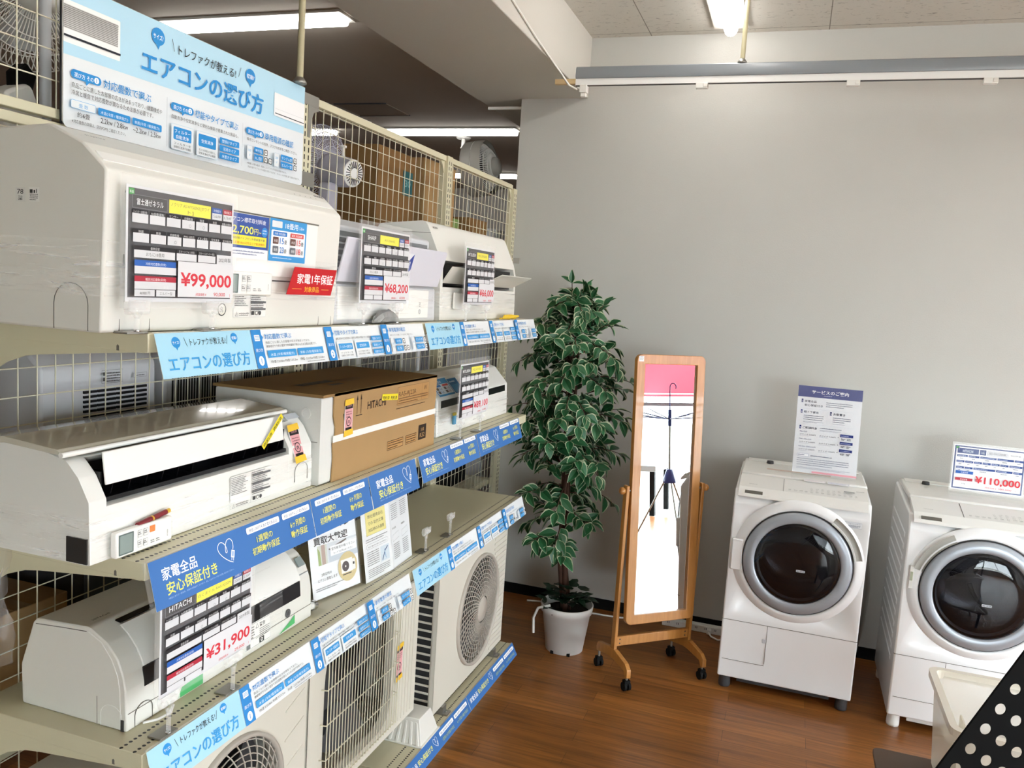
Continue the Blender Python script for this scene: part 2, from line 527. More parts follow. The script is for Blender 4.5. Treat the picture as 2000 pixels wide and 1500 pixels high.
# outside, seen only in the mirror
M_pave = mat('pale_paving', '#cfccc5', rough=0.8, noise=0.12, nscale=3)
struct('ground_outside', MB().box(6.1, 40, -40, 30, -0.12, -0.02, M_pave).box(-20, 6.1, -40, -4.1, -0.12, -0.02, M_pave))
M_red = mat('red_tent_canvas', '#a80f24', rough=0.6)
M_redl = mat('white_hem_tape', '#f4e6e6', rough=0.6)


def canopy():
    t = thing('canopy_tent', 'red fabric canopy tent outside the shop front, seen in the cheval mirror', 'tent', (10.6, 0.5, -0.02))
    mb = MB()
    y0, y1, x0, x1 = -2.4, 3.4, 9.4, 12.0
    zb, zt, apex = 1.40, 1.92, 2.2
    n = 40
    for (ax, ay, bx, by) in ((x0, y0, x0, y1), (x0, y1, x1, y1), (x1, y1, x1, y0), (x1, y0, x0, y0)):
        vs = []; fs = []
        for i in range(n + 1):
            k = i / n; wv = 0.03 * math.sin(k * 23) + 0.02 * math.sin(k * 51)
            px, py = ax + (bx - ax) * k, ay + (by - ay) * k
            vs += [(px + wv, py + wv * .3, zb), (px - wv * .5, py, (zb + zt) / 2), (px, py, zt)]
        for i in range(n):
            for j in range(2): fs.append((3 * i + j, 3 * i + j + 1, 3 * i + j + 4, 3 * i + j + 3))
        mb.add(vs, fs, M_red, True)
    c = ((x0 + x1) / 2, (y0 + y1) / 2, apex)
    q = [(x0, y0, zt), (x0, y1, zt), (x1, y1, zt), (x1, y0, zt), c]
    mb.add(q, [(0, 1, 4), (1, 2, 4), (2, 3, 4), (3, 0, 4)], M_red)
    mb.build('canopy_fabric', t)
    MB().box(x0 - 0.045, x0 - 0.04, y0, y1, zb + 0.03, zb + 0.045, M_redl).build('hem_tape', t)
    for (px, py) in ((x0 + .05, y0 + .05), (x0 + .05, y1 - .05), (x1 - .05, y0 + .05), (x1 - .05, y1 - .05)):
        MB().box(px - .025, px + .025, py - .025, py + .025, -0.02, zt, M_dark).build('leg', t)
    MB().box(x1 - 0.2, x1 - 0.15, y0, y1, 1.22, 1.29, M_dark).build('cross_bar', t)


canopy()


def drying_rack():
    x, y = 4.6, 1.745
    t = thing('drying_rack', 'folding parasol drying stand with blue hub and hook, seen in the mirror', 'drying rack', (x, y, 0))
    blue = mat('navy_plastic', '#2a3172', rough=0.4)
    MB().cyl((x, y, 0.62), (x, y, 1.16), 0.011, M_steel, 10).build('pole', t)
    h = MB(); h.cyl((x, y, 1.1), (x, y, 1.26), 0.018, blue, 12)
    pts = [(x, y, 1.26), (x, y, 1.46)] + [(x, y + 0.03 - 0.03 * math.cos(a), 1.48 + 0.035 * math.sin(a)) for a in [i * PI / 6 for i in range(8)]]
    h.tube(pts, 0.006, blue, 6); h.build('hook', t)
    MB().lathe([(0.0, 0.68), (0.03, 0.68), (0.065, 0.57), (0.065, 0.55), (0, 0.55)], (x, y, 0), blue, n=10).build('hub', t)
    for i in range(3):
        a = 0.5 + i * 2.09
        f = (x + 0.33 * math.cos(a), y + 0.33 * math.sin(a), 0.015)
        l = MB().cyl((x + .05 * math.cos(a), y + .05 * math.sin(a), 0.56), f, 0.009, M_steel, 8).build('leg', t)
        MB().lathe([(0, 0), (0.016, 0), (0.016, 0.03), (0.01, 0.045), (0, 0.045)], (f[0], f[1], 0), blue, n=10).build('foot_cap', l)
    for i in range(10):
        a = i * 2 * PI / 10 + .2
        MB().tube([(x + .02 * math.cos(a), y + .02 * math.sin(a), 1.17), (x + .45 * math.cos(a), y + .45 * math.sin(a), 1.27 if i % 2 else 1.2)], 0.006, blue, 6).build('arm', t)


drying_rack()


def outside_table():
    t = thing('folding_table', 'pale topped table with a black leg, seen low in the mirror beside the drying stand', 'table', (6.55, 0.7, -0.02))
    MB().box(6.19, 6.95, 0.2, 1.19, 0.50, 0.57, mat('pale_table_top', '#b9c4cc', rough=0.3)).build('tabletop', t, bevel=0.004)
    for (a, b) in ((6.21, 0.22), (6.21, 1.11), (6.87, 0.22), (6.87, 1.11)):
        MB().box(a, a + .06, b, b + .06, -0.02, 0.50, M_matblack).build('leg', t)


outside_table()


# ------------------------------------------------------------------ ceiling lights
def ceiling_light(x0, x1, y0, y1, z, label, room):
    t = thing('ceiling_light', label, 'ceiling light', ((x0 + x1) / 2, (y0 + y1) / 2, z - 0.06), 'slim ceiling lights')
    a = (x1 - x0) > (y1 - y0)
    e = 0.05
    if a:
        MB().box(x0 - .01, x1 + .01, y0 - e, y1 + e, z - 0.012, z, M_house).build('housing', t)
        pr = [((y0 + y1) / 2 + 0.036 * math.cos(q), z - 0.012 - 0.045 * math.sin(q)) for q in [i * PI / 8 for i in range(9)]]
        MB().prism(pr, 'X', x0, x1, M_tube, True).build('diffuser', t)
    else:
        MB().box(x0 - e, x1 + e, y0 - .01, y1 + .01, z - 0.012, z, M_house).build('housing', t)
        pr = [((x0 + x1) / 2 + 0.036 * math.cos(q), z - 0.012 - 0.045 * math.sin(q)) for q in [i * PI / 8 for i in range(9)]]
        MB().prism(pr, 'Y', y0, y1, M_tube, True).build('diffuser', t)


ceiling_light(0.655, 0.725, 2.0, 3.27, HC, 'lit tube light on the tiled ceiling beside the thin hanging pole', 'R')
ceiling_light(0.655, 0.725, -0.2, 1.05, HC, 'lit tube light on the tiled ceiling above the camera', 'R')
ceiling_light(3.0, 3.07, 0.6, 1.9, HC, 'lit tube light on the tiled ceiling toward the shop front', 'R')
LZ = 3.2
ceiling_light(-2.4, -1.21, 2.63, 2.70, LZ, 'nearest lit tube on the dark ceiling, above the big blue guide sign', 'L')
ceiling_light(-2.45, -1.237, 5.50, 5.57, LZ, 'long lit tube on the dark ceiling left of the back wall edge', 'L')
ceiling_light(-4.2, -3.0, 5.50, 5.57, LZ, 'lit tube seen through the mesh over the round fan back', 'L')
ceiling_light(-3.3, -2.75, 8.07, 8.14, LZ, 'small far lit tube seen through the mesh next to the cream post', 'L')
ceiling_light(-2.35, -2.1, 8.05, 8.12, LZ, 'small far lit tube right of the silver fan', 'L')
ceiling_light(-4.6, -3.6, 0.2, 0.27, LZ, 'lit tube on the dark ceiling at the far left', 'L')

# ceiling fittings of the dark room
hm = MB().box(-2.42, -1.98, 4.565, 4.97, LZ - 0.006, LZ, mat('hatch_panel', '#948979', rough=0.9))
hm.box(-2.43, -1.97, 4.555, 4.565, LZ - 0.009, LZ, M_dark).box(-2.43, -1.97, 4.97, 4.98, LZ - 0.009, LZ, M_dark)
struct('trim_2', hm)
struct('trim_3', MB().box(-0.70, -0.475, 3.46, 3.475, 2.895, 2.91, M_white))


def sprinkler():
    t = thing('ceiling_detector', 'small white ceiling sensor below the long lit tube', 'sensor', (-1.88, 5.9, LZ - 0.1))
    MB().lathe([(0, 0.1), (0.07, 0.1), (0.06, 0.085), (0, 0.085)], (-1.88, 5.9, LZ - 0.1), M_white, n=16).build('base_plate', t)
    MB().lathe([(0, 0.09), (0.018, 0.09), (0.018, 0.02), (0.028, 0.0), (0, 0)], (-1.88, 5.9, LZ - 0.1), M_white, n=12).build('head', t)


sprinkler()
tag(MB().box(-2.95, -2.47, 4.48, 5.25, LZ - 0.05, LZ, M_greyw).box(-2.85, -2.57, 4.6, 5.1, LZ - 0.055, LZ - 0.05, M_house).build('ceiling_cassette', bevel=0.008),
    'white ceiling air unit seen just above the mesh beside the blue guide sign', 'ceiling vent')


def hanging_rod(x, y, z0, z1, label):
    t = thing('hanging_rod', label, 'rod', (x, y, z0))
    MB().cyl((x, y, z0 + 0.012), (x, y, z1), 0.011, M_pole, 12).build('pole', t)
    MB().lathe([(0, 0.02), (0.012, 0.02), (0.022, 0.006), (0.022, 0), (0, 0)], (x, y, z0), M_steel, n=12).build('foot_bracket', t)


hanging_rod(-0.44, 1.122, 2.452, 3.2, 'thin cream rod from the dark ceiling down to the top of the blue guide sign')
hanging_rod(0.801, 2.80, 2.942, HC, 'thin cream rod from the tiled ceiling down to the grey curtain pipe')


# curtain rail
def curtain_rail():
    y = 2.80
    t = thing('curtain_rail', 'long grey pipe with a white hook track below, hung in front of the back wall', 'rail', (2.9, y, 2.84))
    pr = [(y - 0.02, 2.885), (y + 0.02, 2.885), (y + 0.024, 2.9), (y + 0.02, 2.937), (y + 0.012, 2.942), (y - 0.012, 2.942), (y - 0.02, 2.937), (y - 0.024, 2.9)]
    MB().prism(pr, 'X', 0.016, 5.95, M_rail).build('pipe', t, bevel=0.002)
    MB().prism([(y - 0.014, 2.855), (y + 0.014, 2.855), (y + 0.014, 2.885), (y - 0.014, 2.885)], 'X', 0.016, 5.95, M_whitegloss).box(0.016, 5.95, y - 0.004, y + 0.004, 2.852, 2.856, M_dark).build('track', t)
    MB().box(-0.09, 0.016, y - 0.012, y + 0.012, 2.862, 2.886, mat('pale_wood', '#d6bb8d', rough=0.6)).build('wooden_end_stub', t, bevel=0.001)
    MB().box(0.04, 0.075, y - 0.02, y + 0.02, 2.82, 2.856, M_white).box(0.045, 0.07, y - 0.014, y + 0.014, 2.80, 2.82, M_white).build('end_stop', t, bevel=0.002)
    for x in (0.60, 1.26, 1.80, 2.5, 3.3, 4.1):
        c = MB().box(x, x + 0.055, y - 0.016, y + 0.016, 2.832, 2.856, M_white).box(x + 0.035, x + 0.055, y - 0.02, y + 0.02, 2.836, 2.852, M_cream)
        c.build('track_clip', t, bevel=0.002)


curtain_rail()
tag(MB().tube([(-0.068, 1.9, 3.03), (-0.068, 2.15, 2.995), (-0.068, 2.4, 2.96), (-0.066, 2.6, 2.937), (-0.045, 2.72, 2.9), (-0.01, 2.765, 2.85), (0.03, 2.772, 2.83)], 0.005, M_white, 6).build('cable'),
    'thin white cable drooping along the edge of the ceiling beam', 'cable')


# ------------------------------------------------------------------ display gondola
XB = -0.477
BAY = [-1.2, 0.0, 1.2, 2.4, 3.36]
Z1, Z2, Z3, Z4 = 1.708, 1.262, 0.866, 0.14
G = thing('gondola_shelving', 'long cream steel display shelving with wire mesh back and four rows of shelves', 'shelving', (-0.3, 1.1, 0))


def upright(y, ztop):
    mb = MB().box(XB - 0.02, XB + 0.02, y - 0.028, y + 0.028, 0, ztop, M_shelf)
    for side in (1,):
        xx = XB + 0.0203
        for dy in (-0.012, 0.012):
            z = 0.2
            while z < ztop - 0.03:
                mb.add([(xx, y + dy - .003, z), (xx, y + dy + .003, z), (xx, y + dy + .003, z + .016), (xx, y + dy - .003, z + .016)], [(0, 1, 2, 3)], M_matblack)
                z += 0.025
    return mb.build('upright', G)


for y in BAY: upright(y, 2.44 if y < 3 else 2.42)


def wire_panel(y0, y1, z0, z1, x=XB):
    mb = MB(); r = 0.0017
    n = int(round((y1 - y0 - 0.06) / 0.05)); st = (y1 - y0 - 0.06) / n
    for i in range(n + 1):
        y = y0 + 0.03 + i * st; mb.tube([(x, y, z0), (x, y, z1)], r, M_wire, n=6, caps=False)
    z = z1 - 0.01
    while z > z0:
        mb.tube([(x - 0.003, y0 + 0.03, z), (x - 0.003, y1 - 0.03, z)], r, M_wire, n=6, caps=False); z -= 0.065
    return mb.build('mesh_panel', G)


for i in range(4):
    y0, y1 = BAY[i], BAY[i + 1]
    if i <= 1:
        wire_panel(y0, y1, 0.12, 2.12); wire_panel(y0, y1, 2.17, 2.44)
        for (za, zb) in ((2.12, 2.142), (2.15, 2.172), (2.44, 2.465)):
            if i == 1 and za < 2.4: MB().box(XB - 0.012, XB + 0.012, y0 + 0.03, y1 - 0.03, za, zb, M_shelf).build('top_rail', G, bevel=0.002)
            elif i == 0: MB().box(XB - 0.012, XB + 0.012, y0 + 0.03, y1 - 0.03, za, zb, M_shelf).build('top_rail', G, bevel=0.002)
    else:
        wire_panel(y0, y1, 0.12, 2.42)
        rl = MB().box(XB - 0.012, XB + 0.012, y0 + 0.03, y1 - 0.03, 2.415, 2.44, M_shelf)
        for yy, d in ((y0 + 0.03, 1), (y1 - 0.03, -1)):
            rl.prism([(yy, 2.415), (yy + d * 0.045, 2.415), (yy + d * 0.02, 2.395), (yy + d * 0.008, 2.375), (yy, 2.36)], 'X', XB - 0.004, XB + 0.004, M_shelf)
        rl.build('top_rail', G, bevel=0.0015)


def shelf(z, y0, y1):
    mb = MB().box(-0.46, 0.0, y0 + 0.002, y1 - 0.002, z - 0.036, z, M_perf)
    s = mb.build('shelf', G, bevel=0.0015)
    br = [(-0.015, z - 0.036), (-0.27, z - 0.062), (-0.31, z - 0.068), (-0.36, z - 0.085), (-0.41, z - 0.115), (-0.46, z - 0.16), (-0.46, z - 0.036)]
    for yy in (y0 + 0.004, y1 - 0.007):
        b = MB().prism(br, 'Y', yy, yy + 0.003, M_shelf)
        b.box(-0.45, -0.01, yy - 0.0015, yy + 0.0045, z - 0.037, z - 0.006, M_shelf)
        b.prism([(-0.075, z - 0.037), (-0.069, z - 0.037), (-0.069, z - 0.028), (-0.072, z - 0.025), (-0.075, z - 0.028)], 'Y', yy - 0.0022, yy - 0.0015, M_gap)
        b.build('bracket', s)
    return s


for z in (Z1, Z2, Z3):
    for i in (1, 2): shelf(z, BAY[i], BAY[i + 1])
for i in (1, 2):
    MB().box(-0.46, 0.0, BAY[i] + .002, BAY[i + 1] - .002, Z4 - 0.03, Z4, M_perf).build('base_deck', G, bevel=0.0015)
    MB().box(-0.05, -0.035, BAY[i] + .002, BAY[i + 1] - .002, 0, Z4 - 0.031, M_shelf).build('kick_plate', G)
# shelves on the far side of the mesh
for z in (0.2, 0.70, 1.18, 1.90):
    for i in range(4):
        MB().box(-0.96, -0.50, BAY[i] + .002, BAY[i + 1] - .002, z - 0.03, z, M_shelf).build('rear_shelf', G)
# ------------------------------------------------------------------ profile rounding
def fillet(pts, rad, n=5):
    """round the corners of a closed 2-D profile; rad: number or list"""
    out = []; k = len(pts)
    for i, p in enumerate(pts):
        r = rad[i] if isinstance(rad, (list, tuple)) else rad
        a = Vector(pts[i - 1]) - Vector(p); b = Vector(pts[(i + 1) % k]) - Vector(p)
        if r <= 0: out.append(tuple(p)); continue
        la, lb = a.length, b.length; a.normalize(); b.normalize()
        ang = a.angle(b)
        t = min(r / math.tan(ang / 2), la * 0.49, lb * 0.49)
        p0 = Vector(p) + a * t; p1 = Vector(p) + b * t
        for j in range(n + 1):
            u = j / n
            q = p0 * (1 - u) ** 2 + Vector(p) * 2 * u * (1 - u) + p1 * u ** 2
            out.append((q.x, q.y))
    return out


# ------------------------------------------------------------------ printed designs
LB, MBL, DB, NAVY = '#a5d3e8', '#2f8fd0', '#2b8dd2', '#2d5aa8'
BL_STRIP, YEL = '#3e72b5', '#f4ef6a'


def plug_icon(P, x, y, s=1.0):
    P.rrect(x, y, 5.2 * s, 5.2 * s, '#222222', 1.2 * s); P.rrect(x + .7 * s, y + .7 * s, 3.8 * s, 3.8 * s, '#f4f4f2', .8 * s)
    P.rect(x + 1.6 * s, y + 1.7 * s, .6 * s, 1.9 * s, '#222222'); P.rect(x + 3.0 * s, y + 1.7 * s, .6 * s, 1.9 * s, '#222222')


def bubble(P, x, y, r, t, col=DB):
    P.poly([(x - r * .3, y - r * .8), (x + r * .3, y - r * .8), (x + r * .05, y - r * 1.35)], col)
    P.disc(x, y, r, col, ry=r * .92); P.text(t, x, y - r * .28, r * .58, '#ffffff', 'c', w=r * 1.5, bold=.01)


def guide_strip(w=1180, h=88):
    P = Print(w, h, '#e4e7e8'); k = w / 1180
    P.rect(0, 0, 287 * k, h, LB)
    bubble(P, 52 * k, 69, 12 * k, 'サイズ?'); bubble(P, 228 * k, 73, 11 * k, '機能?')
    P.line([(75 * k, 78), (81 * k, 60)], .9, '#333333'); P.line([(206 * k, 78), (200 * k, 60)], .9, '#333333')
    P.text('トレファクが教える!', 90 * k, 62, 15, '#2a2a2a', w=108 * k)
    P.text('エアコンの選び方', 20 * k, 14, 32, '#3f9edb', w=248 * k, bold=.012)
    for i, (a, b, e, ttl) in enumerate(((287, 323, 583, '対応畳数で選ぶ'), (583, 620, 880, '機能やタイプで選ぶ'), (880, 918, 1180, '専用電源の確認'))):
        a, b, e = a * k, b * k, e * k
        P.poly([(a, 0), (b, 0), (b, 64), (b + 5, 70), (b, 76), (b, h), (a, h)], '#2f86cc')
        P.rrect(a + 9 * k, 62, 19 * k, 14, '#e4e7e8', 1.5)
        for q in range(3): P.rect(a + 11 * k, 66 + q * 3, 15 * k, .8, '#2f86cc')
        P.text('選び方', (a + b) / 2, 38, 8, '#ffffff', 'c', w=26 * k)
        P.disc((a + b) / 2, 17, 9.5, '#ffffff', ry=11); P.text(str(i + 1), (a + b) / 2, 11, 12, '#2f86cc', 'c', bold=.02)
        P.text(ttl, b + 9 * k, 66, 13, '#3c87c8', w=min(15 * len(ttl), 120) * k, bold=.008)
        x = b + 9 * k
        if i == 0:
            P.text('商品ごとに適したお部屋の広さが決まっており、', x, 55, 6, '#555555', w=180 * k)
            P.text('建築様式や冷房と暖房で対応畳数が異なるため注意が必要です。', x, 46, 6, '#555555', w=205 * k)
            P.rrect(x, 22, 112 * k, 17, '#3c95d3', 2); P.text('木造 (冷房/暖房能力)', x + 56 * k, 26, 8, '#e9f4fb', 'c', w=92 * k)
            P.rrect(x + 118 * k, 22, 112 * k, 17, '#3c95d3', 2); P.text('鉄筋 (冷房/暖房能力)', x + 174 * k, 26, 8, '#e9f4fb', 'c', w=92 * k)
            P.text('約6畳 2.2/2.8kw 約8畳 2.5/3.2kw', x + 6 * k, 10, 6.5, '#333333', w=104 * k)
            P.text('約6畳 ~2.2/2.5kw 約8畳 2.5/2.8kw', x + 122 * k, 10, 6.5, '#333333', w=106 * k)
            P.micro(x + 150 * k, 4, 80 * k, 2, '#888888')
        elif i == 1:
            P.text('自動洗浄や空気清浄など便利な機能が搭載された製品も。', x, 53, 6, '#555555', w=190 * k)
            for q, (t1, t2) in enumerate((('フィルター自動洗浄', 'フィルターを|自動的に洗浄する機能'), ('空気清浄', 'ホコリや花粉などを除じん|空気を浄化する機能'))):
                xx = x + q * 90 * k
                P.frame(xx, 3, 84 * k, 45, '#c9dbe8', '#e4e7e8', .7, 3); P.rrect(xx + 7 * k, 25, 70 * k, 17, '#3c95d3', 2)
                P.text(t1, xx + 42 * k, 30, 8, '#e9f4fb', 'c', w=min(60, 9 * len(t1)) * k)
                for z, l in enumerate(t2.split('|')): P.text(l, xx + 42 * k, 15 - z * 7, 5, '#444444', 'c', w=62 * k)
            for q, t1 in enumerate(('壁掛けタイプ', '窓用タイプ', '床置きタイプ')):
                P.rrect(x + 184 * k, 44 - q * 19, 62 * k, 13, '#3c95d3', 2); P.text(t1, x + 215 * k, 47 - q * 19, 7, '#e9f4fb', 'c', w=46 * k)
        else:
            P.text('専用コンセントの有無、プラグの形状をご確認ください。', x, 53, 5.5, '#666666', w=150 * k)
            P.frame(x - 2, 4, 18 * k, 42, '#c9dbe8', '#e4e7e8', .7, 3); P.text('100', x + 7 * k, 27, 6, '#7fb4dc', 'c'); P.text('V', x + 7 * k, 17, 6, '#7fb4dc', 'c')
            for q, t1 in enumerate(('平行型', 'IL型')):
                P.rrect(x + 24 * k, 28 - q * 22, 44 * k, 16, '#3c95d3', 2); P.text(t1, x + 46 * k, 33 - q * 22, 8, '#e9f4fb', 'c', w=26 * k)
            plug_icon(P, x + 72 * k, 28, 3); plug_icon(P, x + 72 * k, 6, 3); plug_icon(P, x + 91 * k, 6, 3)
            P.frame(x + 132 * k, 4, 18 * k, 42, '#c9dbe8', '#e4e7e8', .7, 3); P.text('200', x + 141 * k, 27, 6, '#7fb4dc', 'c'); P.text('V', x + 141 * k, 17, 6, '#7fb4dc', 'c')
            for q, t1 in enumerate(('タンデム型', 'エルバー型')):
                P.rrect(x + 156 * k, 28 - q * 22, 56 * k, 16, '#3c95d3', 2); P.text(t1, x + 184 * k, 33 - q * 22, 8, '#e9f4fb', 'c', w=44 * k)
            plug_icon(P, x + 216 * k, 28, 3); plug_icon(P, x + 216 * k, 6, 3)
    return P


def heart(P, x, y, s, col='#ffffff', t=1.6):
    """heart drawn in a cord that ends in a plug"""
    pts = []
    for i in range(30):
        a = 0.25 * PI + i / 29 * 1.5 * PI
        pts.append(a)
    L = [(0.62, -0.95), (0.2, -0.75), (-0.45, -0.25), (-0.85, 0.25), (-0.9, 0.65), (-0.65, 0.93), (-0.3, 0.9), (0.0, 0.6), (0.12, 0.2), (0.08, 0.0), (-0.05, 0.02), (-0.06, 0.25), (0.05, 0.65), (0.3, 0.95), (0.65, 0.98), (0.9, 0.7), (0.9, 0.3), (0.8, 0.05)]
    sm = []
    for i in range(len(L) - 1):
        p0 = L[max(i - 1, 0)]; p1 = L[i]; p2 = L[i + 1]; p3 = L[min(i + 2, len(L) - 1)]
        for j in range(4):
            u = j / 4
            sm.append(tuple(0.5 * (2 * p1[k] + (p2[k] - p0[k]) * u + (2 * p0[k] - 5 * p1[k] + 4 * p2[k] - p3[k]) * u * u + (3 * p1[k] - p0[k] - 3 * p2[k] + p3[k]) * u ** 3) for k in (0, 1)))
    sm.append(L[-1])
    P.line([(x + a * s, y + b * s) for a, b in sm], t, col)
    c, d = math.cos(-0.35), math.sin(-0.35)

    def R(a, b): return (x + (0.72 + a * c - b * d) * s, y + (-0.28 + a * d + b * c) * s)
    P.poly([R(-.2, -.3), R(.2, -.3), R(.2, .3), R(-.2, .3)], col); P.poly([R(-.12, -.2), R(.12, -.2), R(.12, .2), R(-.12, .2)], '#9fb7dc')
    P.line([R(-.1, -.3), R(-.1, -.55)], t, col); P.line([R(.1, -.3), R(.1, -.55)], t, col)


def warr_title(P, x, k=1.0, wide=False):
    P.text('家電全品', x + 30 * k, 54, 26, '#ffffff', w=100 * k, bold=.012)
    P.text('安心保証付き', x + 36 * k, 23, 26, YEL, w=150 * k, bold=.012)
    P.text('※保証にあたり一部条件、対象外の商品がございます。詳しくはスタッフまでお問い合わせください。', x + 36 * k, 13, 4, '#a9c4ea', w=200 * k)
    heart(P, x + 222 * k, 55, 27 * k)


def warr_terms(P, x, k=1.0, pw=130):
    P.rrect(x, 74, 128 * k, 15, '#ffffff', 4); P.text('税抜1,000円未満の電化製品は', x + 64 * k, 77.5, 8.5, '#33487a', 'c', w=108 * k)
    P.text('1週間の', x + 62 * k, 49, 16, YEL, 'c', w=62 * k, bold=.006); P.text('初期動作保証', x + 62 * k, 24, 18, YEL, 'c', w=106 * k, bold=.006)
    x2 = x + 140 * k
    P.rrect(x2, 74, 120 * k, 15, '#ffffff', 4); P.text('税抜1,000円以上の電化製品は', x2 + 60 * k, 77.5, 8.5, '#33487a', 'c', w=104 * k)
    P.text('6ヶ月間の', x2 + 60 * k, 49, 16, YEL, 'c', w=66 * k, bold=.006); P.text('動作保証', x2 + 60 * k, 24, 18, YEL, 'c', w=72 * k, bold=.006)


def strip(P, y0, z1, label, name='shelf_label', x_top=0.0075, x_bot=0.032, group=None, hold=0.0):
    """label strip hung on a shelf front, leaning out at its foot"""
    w, h = P.w / 1000, P.h / 1000
    dz = math.sqrt(max(h * h - (x_bot - x_top) ** 2, 1e-6))
    O = Vector((x_bot, y0, z1 - dz)); V = Vector((x_top - x_bot, 0, dz))
    t = thing(name, label, 'shelf label', (x_top, y0 + w / 2, z1 - dz), group)
    c = MB(); slab(c, O, Y_, V, w, h, 0.0006, M_paper); P.emit(c, O, Y_, V); c.build('card', t)
    hd = MB(); N = Y_.cross(V.normalized())
    slab(hd, O - N * 0.0012 - Vector((0, hold, 0)), Y_, V, w + 2 * hold, h + 0.003, 0.0014, M_clear)
    slab(hd, O - N * 0.0012 + V.normalized() * (h - 0.0), Y_, V, w, 0.004, 0.004, M_clear)
    hd.build('holder', t)
    return t


strip(guide_strip(), 0.008, 1.709, 'long pale blue and white guide label on the top shelf edge below the biggest unit')
strip(guide_strip(), 1.208, 1.709, 'pale blue and white guide label at the far right end of the top shelf edge', )
strip(guide_strip(), 0.005, 0.872, 'nearest pale blue and white guide label, on the third shelf edge at the bottom left')
strip(guide_strip(), 1.212, 0.872, 'pale blue and white guide label over the right outdoor unit on the third shelf edge')


def warr_a():
    P = Print(562, 97, BL_STRIP); warr_title(P, 0, 1); P.line([(284, 97), (284, 78)], .4, '#284f8d'); warr_terms(P, 298, 0.98); return P


def warr_b():
    P = Print(302, 97, BL_STRIP); warr_terms(P, 18, 1.0); return P


def warr_c():
    P = Print(312, 97, BL_STRIP); warr_title(P, 6, 1.05); return P


def warr_d():
    P = Print(560, 90, BL_STRIP); P2 = Print(520, 90, BL_STRIP); warr_title(P2, 0, .92); warr_terms(P2, 262, .94); return P2


strip(warr_a(), 0.0, 1.264, 'nearest blue warranty label at the left end of the middle shelf edge', hold=0.012)
strip(warr_b(), 0.565, 1.264, 'blue warranty label with terms only, second from the left on the middle shelf')
strip(warr_c(), 0.872, 1.264, 'short blue warranty label with a heart under the brown carton')
strip(warr_d(), 1.212, 1.264, 'blue warranty label with a heart just right of the middle shelf joint')
strip(warr_d(), 1.738, 1.264, 'blue warranty label at the far right end of the middle shelf')


def warr_base():
    P = Print(590, 62, BL_STRIP)
    P.text('家電全品', 18, 24, 20, '#ffffff', w=82, bold=.012); P.text('安心保証付き', 108, 24, 20, YEL, w=124, bold=.012); heart(P, 262, 34, 18, t=1.4)
    for i, (a, b) in enumerate((('税抜1,000円未満の電化製品は', '1週間の初期動作保証'), ('税抜1,000円以上の電化製品は', '6ヶ月間の動作保証'))):
        x = 304 + i * 142
        P.rrect(x, 36, 130, 15, '#ffffff', 4); P.text(a, x + 65, 39, 9, '#33487a', 'c', w=112)
        P.text(b, x + 65, 14, 12, '#b9c98f', 'c', w=112)
    return P


for i, y in enumerate((0.02, 0.615, 1.212, 1.805)):
    strip(warr_base(), y, 0.146, ('blue warranty strip on the bottom deck, nearest and mostly out of frame', 'blue warranty strip on the bottom deck, left of the grey footing block',
                                 'blue warranty strip on the bottom deck in front of the grey footing block', 'blue warranty strip at the far right end of the bottom deck')[i], x_top=0.0075, x_bot=0.036)


